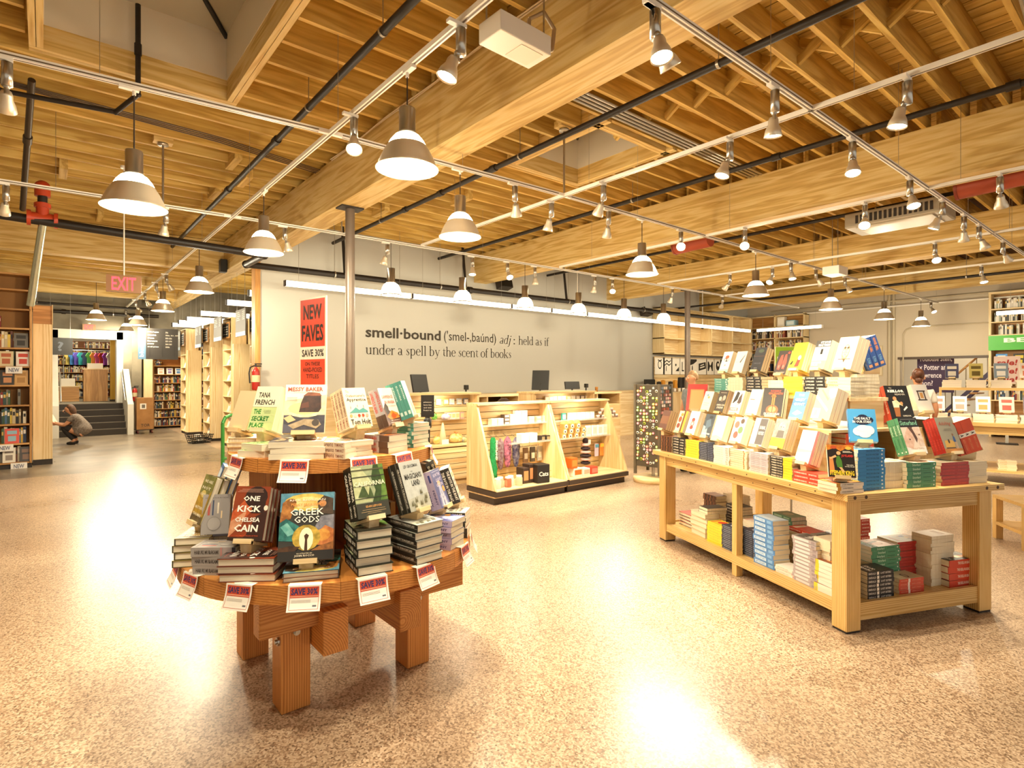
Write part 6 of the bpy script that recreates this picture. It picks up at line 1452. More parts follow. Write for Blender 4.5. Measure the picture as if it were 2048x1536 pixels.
MB().lathe([(.02, .24), (.075, .25), (.06, .32), (.072, .38), (.05, .46), (.05, .6), (.047, .76), (.03, .80)], noisy('green_knit', '0d6b34', '188a48', 40, .9), 10, Matrix.Diagonal((1, .6, 1, 1)), True).build('fabric', t)
MB().text('PORTLAND', 0, 0, .26, .035, col('e8f0dc', .6), Matrix.Translation((.018, -.034, .76)) @ Matrix.Rotation(R90, 4, 'Y'), bold=.02).build('lettering', t)
MB().tube((0, 0, .8), (0, .13, .84), .004, STEEL, 6).build('peg_hook', t)
knit('wool_hat', 'dark red and grey knitted hat hanging beside the green scarf', 'hat', cp(1001, 900, .42).x, yk, .36, .78, .07, '5a1a2a', '8d7f80')
knit('wool_hat', 'pink and plum knitted hat in the left case', 'hat', cp(1015, 900, .42).x, yk, .38, .80, .08, 'c9728a', '4a2a3a')
knit('wool_hat', 'navy and grey knitted hat in the left case', 'hat', cp(1032, 900, .42).x, yk, .37, .78, .08, '2a2450', '8a8084')
for k, (px, c, lb) in enumerate(((1049, 'f3ece0', 'left white pad'), (1066, 'f6f0e6', 'right white pad'))):
    p = cp(px, 890, .30); gift(p.x, CY0 + .34, .701, .13, .12, .13, c, lb + ' of paper on the left case glass shelf', 'pad', 'paper_pad', 'ffffff')
for k, px in enumerate((1084, 1094, 1104)):
    p = cp(px, 888, .36); gift(p.x, CY0 + .38, .701, .07, .1, .075, '2f2823', '%s dark tin on the left case glass shelf' % NTH[k], 'tin', 'gift_tin', '8a7a5a')
for k, (px, c, lb) in enumerate(((1050, '8a6a4c', 'brown'), (1064, '4f4438', 'grey and cream'), (1078, 'b5ab98', 'silver'), (1092, 'c9b184', 'straw'))):
    p = cp(px, 910, .50)
    t = thing('hanging_packet', '%s packet hanging under the left case glass shelf' % lb, 'packet', TR(p.x, CY0 + .49, .40), 'hanging goods in the display cases')
    MB().box(-.045, .045, -.012, .012, 0, .21, col(c, .5)).build('pouch', t, bevel=.006)
    MB().box(-.03, .03, -.014, -.0125, .05, .13, col('e8dcc4', .5)).build('printed_label', t)
    MB().tube((0, 0, .2), (0, .075, .24), .003, STEEL, 5).build('peg_hook', t)
for k, (px, py, c) in enumerate(((993, 978, 'e9dfd0'), (1003, 972, 'c9b8a0'), (1014, 980, 'b55a3a'), (1024, 974, 'f0e6d4'), (1036, 976, 'e8d2b0'))):
    p = cp(px, py, .16)
    t = thing('glass_jar', '%s glass jar from the left on the left case floor' % NTH[k], 'jar', TR(p.x, CY0 + .14 + .05 * (k % 2), .1785), 'jars on the display case floor')
    MB().lathe([(.001, 0), (.045, 0), (.048, .01), (.048, .1), (.036, .115)], glass(c, .55), 16).build('jar', t)
    MB().lathe([(.038, .115), (.038, .135), (.001, .136)], col('f3e8d8', .4), 16).build('lid', t)
for k, (px, w_) in enumerate(((1049, .1), (1062, .12))):
    p = cp(px, 975, .2); gift(p.x, CY0 + .24, .1785, w_, .15, .21 if k == 0 else .25, '3a2a22', ['small dark patterned carton left of the black box', 'tall dark patterned carton behind the black box'][k], 'box', 'gift_box', 'c98a5a')
p = cp(1081, 980, .12)
t = gift(p.x, CY0 + .13, .1785, .2, .18, .25, '1d1815', 'black box with white script on the left case floor', 'box', 'gift_box', None, rad(-8), 'gifts in the display cases', 'Cats', 'efe6d6')
p = cp(1103, 968, .3); gift(p.x, CY0 + .36, .1785, .2, .12, .11, 'd8b884', 'plain wooden box right of the black box', 'box', 'gift_box', 'e2c79a')
# right case
for k, (px, c, lb) in enumerate(((1129, '3fa39a', 'teal'), (1141, 'eef0ea', 'pale blue'), (1150, 'fbf6ea', 'white'), (1159, 'f4ead8', 'ivory'), (1168, 'fbf4e4', 'cream'), (1177, 'efe8dc', 'grey white'), (1186, 'f7efe0', 'off white'))):
    p = cp(px, 842, .48); gift(p.x, CY0 + .5, .956, .085, .03, .11, c, lb + ' greeting card standing on the right case top shelf', 'card', 'greeting_card', 'ffffff', rad(6))
for r_ in range(3):
    for k in range(5 - r_):
        p = cp(1196 + 9 * k + 4 * r_, 838, .48)
        t = thing('tea_tin', '%s tin in the %s layer of the tin pyramid' % (NTH[k], ['bottom', 'middle', 'top'][r_]), 'tin', TR(p.x, CY0 + .48, .956 + .052 * r_), 'tins stacked as a pyramid')
        MB().lathe([(.001, 0), (.032, 0), (.032, .045), (.001, .045)], col('b9a29a', .35, .4), 14).build('body', t)
        MB().lathe([(.033, .036), (.034, .05), (.001, .051)], col('e6dccc', .3, .3), 14).build('lid', t)
for r_ in range(3):
    for k in range(4 if r_ < 2 else 3):
        p = cp(1128 + 12.5 * k + 2 * r_, 885, .34)
        t = thing('gable_box', 'gable-top mug box, %s from left in the %s layer' % (NTH[k], ['bottom', 'middle', 'top'][r_]), 'box', TR(p.x, CY0 + .38, .701 + .073 * r_), 'gable boxes stacked on the right case shelf')
        MB().box(-.046, .046, -.045, .045, 0, .072, col('c79a58', .5)).build('body', t)
        MB().tube((0, -.046, .036), (0, -.0465, .036), .03, col('f3ece0', .5), 14).tube((0, -.0465, .03), (0, -.047, .03), .015, col('4a3a32', .5), 10).build('round_print', t)
        if r_ == 2: MB().prism([(-.046, .072), (.046, .072), (0, .12)], -.045, .045, col('d8ae6a', .5), 'y').build('gable', t)
for k, (px, c) in enumerate(((1180, 'fbf6ee'), (1192, 'f6f0e6'), (1203, 'eef2f0'), (1213, 'e8efe0'), (1224, 'eae4e0'))):
    p = cp(px, 885, .36); gift(p.x, CY0 + .40, .701, .105, .03, .16, c, '%s white card pack right of the gable boxes' % NTH[k], 'card', 'card_pack', 'd8d2ca', rad(4))
for k, (px, py, z_, w_, h_, c, b_, lb) in enumerate(((1140, 945, .30, .12, .15, 'd8601f', 'e8843a', 'small orange box with camera print'), (1147, 960, .1785, .18, .12, 'efe0cc', 'd8601f', 'white and orange box under the small orange box'), (1164, 965, .1785, .14, .1, 'f0dccb', 'e6a08a', 'pale pink box in the right case'), (1180, 962, .1785, .14, .105, 'd8452e', 'e8766a', 'red pink box with round logo in the right case'))):
    p = cp(px, py, .2); gift(p.x, CY0 + .17, z_, w_, .13, h_, c, lb, 'box', 'gift_box', b_)
p = cp(1175, 920, .36)
t = thing('soft_toy', 'black and pink striped soft toy hanging in the right case', 'toy', TR(p.x, CY0 + .40, 0))
for j in range(6):
    MB().lathe([(.03, .27 + .055 * j), (.085 - .006 * abs(j - 2), .285 + .055 * j), (.085 - .006 * abs(j - 2), .31 + .055 * j), (.03, .325 + .055 * j)], col('2a181c' if j % 2 == 0 else 'd8a498', .8), 14, None, True).build('stripe', t)
MB().ball((0, 0, .63), .05, col('2a181c', .8), 10).build('head', t)
MB().box(.01, .06, -.05, -.045, .58, .65, col('f4ece0', .6)).build('price_tag', t)
MB().tube((0, 0, .66), (0, .15, .69), .004, STEEL, 6).build('peg_hook', t)
knit('soft_toy', 'bright red soft garment hanging at the right of the right case', 'toy', cp(1221, 915, .40).x, CY0 + .42, .30, .70, .10, 'c9302a', 'e0564a')
for k, (px, c, lb) in enumerate(((1194, 'd8c4d8', 'lilac and blue'), (1204, 'e0893a', 'orange'))):
    p = cp(px, 920, .46)
    t = thing('finger_puppet', '%s puppet packet between the striped toy and red garment' % lb, 'toy', TR(p.x, CY0 + .47, .36), 'hanging goods in the display cases')
    MB().box(-.04, .04, -.012, .012, 0, .2, col(c, .6)).build('packet', t, bevel=.008)
    MB().box(-.04, .04, -.014, -.0125, .14, .19, col('5aa0c0' if k == 0 else 'f0c24a', .6)).build('header_card', t)
    MB().tube((0, 0, .19), (0, .09, .23), .003, STEEL, 5).build('peg_hook', t)
# ------------------------------------------------------------------ slatted merchandise units before the counter
def merch(x0, x1, y, zt, label, low=.58):
    t = thing('slat_unit', label, 'shop unit', TR(x0, y, 0)); w = x1 - x0
    wbox('base_box', t, 0, w, .03, .5, 0, low, 'maple', axis=0)
    slat_panel(t, 0, w, .0, .08, low - .02)
    wbox('ledge', t, -.01, w + .01, -.02, .5, low, low + .025, 'birch')
    slat_panel(t, 0, w, .3, low + .03, zt - .03)
    for x in (-.03, w): wbox('end_panel', t, x, x + .03, .1, .52, 0, zt - .02, 'maple')
    wbox('top_board', t, -.04, w + .04, .06, .56, zt - .02, zt + .01, 'maple')
    MB().box(0, w, .12, .295, low + .38, low + .386, CLEAR).build('glass_shelf', t)
    light('POINT', 'unit_lamp', TR(w / 2, .1, zt - .1), 3.5, t, WARM, .06)
    return t
U1 = merch(3.95, 5.2, 7.05, 1.36, 'slatted maple unit left of the display cases with foil bags')
U2 = merch(6.42, 7.85, 7.05, 1.345, 'slatted maple unit behind the right display case')
for (px, y_, z_, w_, h_, c1, c2, lb) in ((874, 7.26, .6055, .07, .14, 'c9a03a', 'e8d89a', 'slim gold'), (912, 7.26, .6055, .13, .17, 'c98a2a', 'f4dca0', 'wide gold'), (928, 7.22, .6055, .06, .1, '5a4a7a', 'c9d07a', 'small violet'), (869, 7.28, .967, .05, .12, '3a7a2a', '8aca5a', 'green'), (892, 7.28, .967, .09, .1, '8a7ac0', 'f4ecdc', 'lilac')):
    p = ony(px, 850, y_)
    t = thing('foil_bag', lb + ' foil bag on the left slatted unit', 'bag', TR(p.x, y_, z_), 'foil bags on the slatted unit')
    MB().lathe([(w_ * .3, 0), (w_ * .9, h_ * .1), (w_, h_ * .4), (w_ * .7, h_ * .75), (w_ * .15, h_ * .85), (w_ * .35, h_)], noisy('foil_' + c1, c1, c2, 22, .25), 12, Matrix.Diagonal((1, .6, 1, 1)), True).build('bag', t)
    MB().tube((0, 0, h_ * .82), (0, 0, h_ * .88), w_ * .2, col('c9302a', .5), 8).build('tie', t)
p = ony(884, 858, 7.26)
t = thing('gift_cone', 'tall cream cone shaped packet on the left slatted unit', 'packet', TR(p.x, 7.24, .6055)); MB().lathe([(.001, 0), (.07, 0), (.015, .3), (.001, .32)], col('f3e2bc', .5), 12).build('cone', t); MB().box(-.06, .06, -.075, -.07, 0, .07, col('f7eedc', .5)).build('price_label', t)
for k, px in enumerate((863, 879, 894, 906, 921, 934)):
    p = ony(px, 800, 7.3); gift(p.x, 7.335, 1.185, .085, .025, .09, ['c8d49a', 'e8c9c0', 'e6c87a', 'd8dce0', 'c9d2d8', '8a8a90'][k], '%s small packet pegged at the top of the left slatted unit' % NTH[k], 'packet', 'gum_packet', 'fff8ea', group='packets on the slatted units')
for k, px in enumerate((897, 905, 913, 922)):
    p = ony(px, 830, 7.28); gift(p.x, 7.26, .967, .07, .03, .1, ['efe6d0', 'f4ecd8', 'e8d8c0', 'd8a49a'][k], '%s oval tin standing on the left unit glass shelf' % NTH[k], 'tin', 'mint_tin', 'd8c48a', group='packets on the slatted units')
for k, px in enumerate((1096, 1104, 1112, 1121, 1130, 1140, 1149, 1158, 1167, 1176)):
    p = ony(px, 795, 7.3); gift(p.x, 7.335, 1.18, .1, .025, .09, ['c9b08a', 'e6d2a0', 'f0dcb0', 'd9c79a', 'f4ecd8', 'e8cf9a', 'efe4d0', 'b9a890', '9a8c80', 'd8c8b4'][k], '%s small packet pegged on the right slatted unit' % NTH[k], 'packet', 'gum_packet', 'fff8ea', group='packets on the slatted units')
# ------------------------------------------------------------------ cash counter, back counter, screens
t = thing('cash_counter', 'long maple cash counter with dark cubbies before the white wall', 'counter', TR(4.9, 8.55, 0))
CL = 5.4
wbox('front_panel', t, 0, CL, 0, .03, 0, .98, 'maple')
wbox('top_board', t, -.03, CL + .03, -.02, .62, 1.235, 1.27, 'birch')
MB().box(.02, CL - .02, .55, .58, 0, 1.235, col('4a3622', .7)).build('inner_back', t)
wbox('cubby_shelf', t, 0, CL, 0, .58, .98, 1.0, 'maple')
for k in range(8): wbox('divider', t, k * (CL - .03) / 7, k * (CL - .03) / 7 + .03, .0, .58, 1.0, 1.235, 'maple', axis=1)
t = thing('back_counter', 'low cream counter running along the foot of the white wall', 'counter', TR(3.4, 10.1, 0))
wbox('front_panel', t, 0, 10.4, .03, .06, 0, 1.2, 'birch')
wbox('top_board', t, -.02, 10.42, 0, .58, 1.2, 1.235, 'birch')
def screen(px, y, zb, w, h, label, rz=0.0, tilt=0.0, back=False):
    p = ony(px, 780, y)
    t = thing('monitor', label, 'monitor', TR(p.x, y, zb, rz), 'black screens on the cash counter')
    MB().box(-.1, .1, -.08, .08, 0, .015, BLACK).build('foot', t)
    MB().tube((0, 0, .015), (0, .02, h * .5), .018, BLACK, 8).build('neck', t)
    M = TR(0, .0, .07) @ Matrix.Rotation(tilt, 4, 'X')
    MB().box(-w / 2, w / 2, -.02, .015, 0, h, BLACK).build('casing', t, M, bevel=.006)
    MB().box(-w / 2 + .015, w / 2 - .015, -.0215, -.0202, .015, h - .015, col('14120f', .5)).build('screen_face', t, M)
screen(842, 8.8, 1.27, .42, .32, 'black monitor at the left end of the cash counter', rad(20), rad(-12))
screen(1080, 8.8, 1.27, .36, .42, 'tall black monitor tilted at the middle of the cash counter', rad(-55), rad(-14))
screen(1145, 8.95, 1.27, .42, .17, 'low black monitor right of the tall one', rad(-5), rad(-10))
screen(1299, 10.4, 1.235, .5, .24, 'black monitor at the right end behind the button rack')
for k, (px, y_) in enumerate(((932, 8.8), (1172, 8.9))):
    p = ony(px, 780, y_)
    t = thing('scanner', '%s black scanner standing on the cash counter' % ('left' if k == 0 else 'right'), 'scanner', TR(p.x, y_, 1.27))
    MB().lathe([(.001, 0), (.05, 0), (.045, .02), (.018, .03), (.016, .12)], BLACK, 12).build('stand', t)
    MB().box(-.035, .035, -.045, .03, .1, .19, BLACK).build('scanner_head', t, bevel=.008)
p = ony(1193, 775, 8.9)
t = thing('paper_cup', 'small amber cup on the cash counter', 'cup', TR(p.x, 8.9, 1.27)); MB().lathe([(.001, 0), (.03, 0), (.038, .11), (.035, .11), (.028, .01)], glass('b5793a', .7), 14).build('cup', t); MB().lathe([(.036, .1), (.04, .115)], col('caa06a', .4), 14).build('rim', t)
p = ony(873, 785, 8.75)
t = thing('keyboard_tray', 'flat black keyboard beside the left monitor', 'keyboard', TR(p.x, 8.75, 1.27)); MB().box(-.25, .25, -.08, .08, 0, .025, BLACK).build('keys', t, bevel=.004); MB().box(-.24, .24, -.07, .07, .025, .028, DARK).build('key_rows', t)
t = thing('office_chair', 'dark brown padded chair behind the left display case', 'chair', TR(ony(1028, 800, 8.0).x, 8.05, 0, rad(10)))
BR = noisy('brown_upholstery', '3a2a22', '4d382c', 30, .9)
MB().lathe([(.001, .44), (.24, .44), (.26, .48), (.24, .53), (.001, .54)], BR, 20).build('seat', t)
MB().prism([(.22 * math.cos(a), 1.02 + .2 * math.sin(a)) for a in [math.pi * k / 10 for k in range(11)]] + [(-.2, .75), (.2, .75)], .18, .24, BR, 'y').build('backrest', t, bevel=.015)
MB().tube((0, .2, .5), (0, .21, .78), .02, BLACK, 8).build('back_stem', t); MB().tube((0, 0, .1), (0, 0, .44), .03, STEEL, 10).build('gas_column', t)
for k in range(5):
    a = 2 * math.pi * k / 5
    MB().tube((0, 0, .1), (.28 * math.cos(a), .28 * math.sin(a), .06), .02, BLACK, 6).ball((.28 * math.cos(a), .28 * math.sin(a), .03), .03, BLACK, 8).build('leg', t)
# ------------------------------------------------------------------ queue sign and green hand truck
t = thing('queue_sign', 'black queue sign on a slim black post right of the round table', 'sign', TR(3.37, 5.6, 0))
MB().lathe([(.001, 0), (.16, 0), (.16, .012), (.03, .03), (.001, .03)], BLACK, 20).build('base', t)
MB().tube((0, 0, .03), (0, 0, 1.15), .028, BLACK, 12).build('post', t); MB().lathe([(.028, 1.02), (.045, 1.03), (.045, 1.12), (.02, 1.15)], BLACK, 14).build('belt_head', t)
MB().box(-.075, .075, -.008, .008, 1.15, 1.40, BLACK, Matrix.Rotation(rad(-30), 4, 'Z')).build('panel', t)
m_ = MB()
for k, s_ in enumerate(('please', 'form line', 'and wait', 'here')): MB().text(s_, -.045, 1.31 - k * .03, .045, 1.325 - k * .03, col('d8cfc0'), Matrix.Rotation(rad(-30), 4, 'Z'), y=-.0086).build('lettering', t)
t = thing('hand_truck', 'green tubular hand truck behind the round table', 'trolley', TR(1.44, 6.5, 0, rad(25)))
GR = col('2f7a2c', .4)
MB().path([(0, 0, .12), (0, 0, 1.12), (.03, 0, 1.18), (.09, 0, 1.2), (.3, 0, 1.2), (.36, 0, 1.17), (.38, 0, 1.1), (.38, 0, .12)], .018, GR, 8).build('frame', t)
for z_ in (.4, .75): MB().tube((0, 0, z_), (.38, 0, z_), .014, GR, 8).build('cross_bar', t)
MB().box(.02, .36, -.22, .02, .02, .035, GR).build('toe_plate', t)
for x_ in (-.03, .41): MB().tube((x_ - .02, .08, .11), (x_ + .02, .08, .11), .11, BLACK, 18).build('wheel', t)
# ------------------------------------------------------------------ button rack
t = thing('button_rack', 'revolving dark rack covered with round button badges', 'rack', TR(7.24, 5.36, 0, rad(-81)))
RK = col('4a4030', .6)
MB().lathe([(.001, .0), (.30, .0), (.31, .045), (.31, .07), (.29, .085), (.001, .085)], wood('birch', 0), 28).build('round_base', t)
hw = .20
MB().box(-hw, hw, -hw, hw, .25, 1.49, RK).build('rack_body', t)
MB().tube((0, 0, .085), (0, 0, .25), .025, STEEL, 10).build('spindle', t)
for sx in (-1, 1):
    for sy in (-1, 1): MB().box(sx * hw - .018, sx * hw + .018, sy * hw - .018, sy * hw + .018, .13, 1.5, col('5a4f3e', .5)).build('corner_post', t)
rng = random.Random(3)
BC = ['b9d23a', 'e8e6da', 'e07a9a', 'd9a33a', '6f9a4a', 'c9503a', 'f4efe0', '7a7f8a', 'd86a4a', '9ac04a', 'e2c24a', 'b54a6a']
BM = {}
for c in BC:
    BM[c] = MB().lathe([(.022, .0), (.0215, .005), (.013, .008)], col(c, .3), 14).lathe([(.013, .008), (.001, .0085)], col('3a352c' if c in ('b9d23a', 'e8e6da', 'f4efe0') else 'efe6d2', .35), 10).mesh('button_badge')
body = t
for r_ in range(24):
    for k in range(7):
        if rng.random() < .42: continue
        c = rng.choice(BC)
        put(BM[c], 'button_badge', body, Matrix.Translation((-.155 + .052 * k + rng.uniform(-.006, .006), -hw - .001, 1.44 - r_ * .049 + rng.uniform(-.006, .006))) @ Matrix.Rotation(R90, 4, 'X'))
TC = ['c97a8a', 'e8d8d0', '8a4a3a', 'b5563a', 'd8c0a8', '6a7a8a', 'c9a0a0', 'e0a090']
TM = {c: MB().box(-.002, .004, -.02, .02, -.02, .02, col(c, .4)).mesh('magnet') for c in TC}
for r_ in range(22):
    for k in range(6):
        if rng.random() < .2: continue
        put(TM[rng.choice(TC)], 'magnet', body, TR(hw + .002, -.16 + .062 * k, 1.44 - r_ * .053))
# ================================================================== LEFT SIDE: BOOKCASES, AISLE, STEPS
SHELVED = MB()
SPC = ['8a2a20', '2a3a5a', 'c9a03a', 'e8dcc0', '3a5a3a', '1f1c1a', 'd8c8a8', '6a3a2a', '9a8a6a', 'b5503a', '4a6a8a', 'e2c24a', '7a7468', 'f0e8d8', '5a2a3a', 'a8602a', 'c8b48a', '2f4a44']
def row(M, L, hmax, depth=.15, fill=.95, cols=None, rng=random.Random(11), lean=True):
    # upright books along local +x from 0 to L, spines toward -y
    x = 0.0
    cs = cols or SPC
    while x < L * fill:
        t = rng.uniform(.018, .045); h = hmax * rng.uniform(.68, .94); c = rng.choice(cs)
        if x + t > L: break
        if rng.random() < .06: x += rng.uniform(.03, .12); continue
        m = M @ Matrix.Translation((x, rng.uniform(0, .015), 0))
        if lean and rng.random() < .08: m = m @ Matrix.Rotation(rad(7), 4, 'Y')
        SHELVED.box(0, t, 0, depth, 0, h, col(c, .5), m)
        SHELVED.box(t * .15, t * .85, -.0008, 0, h * .55, h * .8, col(rng.choice(('e8dcc0', 'd8b45a', 'f4ece0', '2a241e')), .5), m)
        SHELVED.box(t * .12, t * .88, .004, depth - .002, h, h + .0008, PG, m)
        x += t + .0008
def shelf_faceout(M, w, h, c, c2, label, group='books facing out on the bookcases'):
    t = thing('book', label, 'book', M, group)
    MB().box(-w / 2, w / 2, 0, .025, 0, h, col(c, .4)).build('cover', t)
    MB().box(-w / 2 + .004, w / 2 + .001, .003, .022, .003, h + .001, PG).build('pages', t)
    MB().box(-w * .34, w * .34, -.001, 0, h * .62, h * .86, col(c2, .4)).box(-w * .28, w * .28, -.001, 0, h * .15, h * .5, col(c2, .4)).build('cover_print', t)
# tall tan bookcase at the left edge
LBY = 13.2
zs_ = [.113, .445, .786, 1.12, 1.47, 1.80, 2.125, 2.47, 2.81, 3.15]
t = thing('bookcase', 'tall tan bookcase standing at the left edge', 'bookcase', TR(-2.1, LBY, 0))
Wb = 1.93
MB().box(0, Wb, .04, .34, 0, .085, DARK).build('kick', t)
for z in zs_: wbox('shelf', t, .02, Wb - .02, 0, .32, z - .028, z, 'shelf_tan')
wbox('top_board', t, 0, Wb, 0, .34, 3.4, 3.43, 'shelf_tan')
for x in (0, Wb - .03): wbox('side_panel', t, x, x + .03, 0, .34, .085, 3.4, 'shelf_tan')
MB().box(.02, Wb - .02, .325, .335, .09, 3.4, col('9a6a34', .7)).build('back_panel', t)
for i, z in enumerate(zs_[:8]):
    if i == 7: row(TR(-.98, LBY + .1, z), .42, .3)
    else: row(TR(-1.5, LBY + .1, z), 1.28, .31, fill=.97 if i not in (3,) else .9)
FO = [(1, 24, 'd8452e', '8ab0c0', 'red and sky blue'), (0, 18, 'e0d6c4', '8a7a6c', 'pale portrait'), (0, 52, '3a302a', '7a5a44', 'dark brown portrait'), (4, 15, '2a2420', 'c98a5a', 'black and copper'), (4, 42, 'c89a5a', 'a87a3a', 'tan botanical'), (5, 46, 'e6dcd0', 'c9402e', 'white with red band'), (5, 12, 'd8c49a', 'b5603a', 'straw and rust'), (6, 42, '6f6a62', '3a3632', 'grey portrait')]
for i, px, c, c2, lb in FO:
    p = ony(px, 800, LBY + .03)
    shelf_faceout(TR(p.x, LBY + .035, zs_[i] + .0005) @ Matrix.Rotation(rad(-8), 4, 'X'), .19 if i else .17, .26, c, c2, lb + ' book facing out on the tan bookcase')
for px, i, lb in ((28, 5, 'upper'), (10, 1, 'lower'), (38, 0, 'bottom')):
    p = ony(px, 800, LBY)
    t = thing('shelf_card', 'white %s shelf label on the tan bookcase' % lb, 'label', TR(p.x, LBY - .004, zs_[i] - .07))
    MB().box(-.11, .11, -.002, .002, -.06, .06, col('eae4dc', .5)).build('card', t); MB().text('NEW', -.07, -.035, .07, .035, col('6a6f86'), bold=.03, y=-.003).build('lettering', t)
# pine clad post with an open box on top
t = thing('pine_post', 'wide pale pine post beside the tan bookcase', 'post', TR(-.16, 13.5, 0))
MB().box(0, .28, .02, .5, 0, .1, DARK).build('kick', t)
wbox('cladding', t, 0, .28, 0, .5, .1, 2.58, 'pine')
wbox('upper_box', t, 0, .27, .02, .48, 2.581, 2.92, 'shelf_tan', axis=0)
wbox('upper_fin', t, .27, .285, -.02, .5, 2.581, 2.94, 'birch', axis=2)
# ------------------------------------------------------------------ aisle bookcases with pine ends
AY = [11.6, 13.8, 15.75, 17.95]
AX = [3.3, 3.28, 3.24, 3.08]
for k, (y, x) in enumerate(zip(AY, AX)):
    nm = ['nearest', 'second', 'third', 'farthest'][k]
    t = thing('bookcase', '%s pine-ended aisle bookcase left of the white wall' % nm, 'bookcase', TR(x, y, 0), 'aisle bookcases')
    wbox('end_post', t, 0, .34, 0, .12, .07, 2.36, 'pine')
    MB().box(.0, .34, .02, .9, 0, .07, DARK).build('kick', t)
    hh = 2.95
    wbox('side_panel', t, -.02, .3, .88, .9, .07, hh, 'birch', axis=2)
    wbox('side_panel', t, -.02, .3, .121, .14, .07, hh, 'birch', axis=2)
    wbox('back_panel', t, .28, .3, .14, .88, .07, hh, 'birch', axis=2)
    zz = [.07 + .36 * j for j in range(8)]
    for z in zz: wbox('shelf', t, -.02, .28, .141, .879, z, z + .02, 'birch')
    wbox('top_board', t, -.02, .3, .12, .9, hh, hh + .02, 'birch')
    # chalk board at the head of the end display
    cb = MB().box(-.05, -.03, .2, .82, 2.5, 2.86, wood('shelf_tan', 1)).build('chalkboard_frame', t)
    MB().box(-.052, -.05, .23, .79, 2.53, 2.83, col('2b2a26', .8)).build('chalkboard', t)
    m_ = MB()
    for j in range(4): m_.box(-.0535, -.0525, .3 + .03 * (j % 2), .7 - .06 * (j % 3), 2.75 - j * .055, 2.765 - j * .055, col('cfc6b4', .8))
    m_.build('chalk_writing', t)
    # long shelves running off behind, facing the aisle opening side
    wbox('side_panel', t, .34, .36, .02, .5, .07, hh, 'birch', axis=2)
    for z in zz: wbox('shelf', t, .36, 2.3, .02, .5, z, z + .02, 'birch')
    MB().box(.36, 2.3, .5, .52, .07, hh, col('a8834e', .7)).build('back_panel', t)
    for z in zz[:7]:
        if k < 3 or True: row(TR(x + .38, y + .08, z + .02), 1.85, .31)
    # slanted face-outs on the end display, facing the aisle
    for j, z in enumerate(zz[:6]):
        for q in range(2):
            c = random.choice(['f4ecde', 'e8d8c4', 'fbf4e8', 'd8c8b8', 'c9b8a8', 'f0e4d0']); c2 = random.choice(['8a5a4a', '5a6a7a', 'c98a5a', '4a4038', 'b5a48a'])
            M = Matrix.Translation((x + .03, y + .33 + .35 * q, z + .021)) @ Matrix.Rotation(-R90, 4, 'Z') @ Matrix.Rotation(rad(-18), 4, 'X')
            m_ = SHELVED
            m_.box(-.08, .08, 0, .03, 0, .24, col(c, .4), M); m_.box(-.055, .055, -.001, 0, .13, .2, col(c2, .4), M); m_.box(-.078, .078, .003, .027, .002, .241, PG, M)
# far bookcase facing the aisle
t = thing('bookcase', 'tan bookcase against the concrete wall at the aisle end', 'bookcase', TR(2.62, 20.8, 0))
for x in (0, 1.37): wbox('side_panel', t, x, x + .03, 0, .32, 0, 2.24, 'shelf_tan')
wbox('top_board', t, 0, 1.4, 0, .32, 2.24, 2.27, 'shelf_tan')
MB().box(.03, 1.37, .3, .315, .05, 2.24, col('a0662a', .7)).build('back_panel', t)
zf = [.06 + .27 * j for j in range(8)]
for j, z in enumerate(zf):
    wbox('shelf', t, .03, 1.37, 0, .3, z, z + .022, 'shelf_tan')
    if j < 6: row(TR(2.66, 20.88, z + .022), 1.28, .24)
row(TR(2.66, 20.88, zf[7] + .022 - .0), .3, .2)
for q in range(3):
    shelf_faceout(TR(2.84 + .24 * q, 20.84, zf[6] + .0225) @ Matrix.Rotation(rad(-8), 4, 'X'), .17, .2, 'efe8dc', ['c9a48a', '8a7ab0', '5a8ac0'][q], ['cream', 'lilac', 'blue'][q] + ' printed white book facing out on the far bookcase')
t = thing('pine_post', 'pale pine post left of the far bookcase', 'post', TR(2.36, 20.7, 0)); wbox('cladding', t, 0, .24, 0, .3, .05, 2.26, 'pine'); MB().box(0, .24, 0, .3, 0, .05, DARK).build('kick', t)
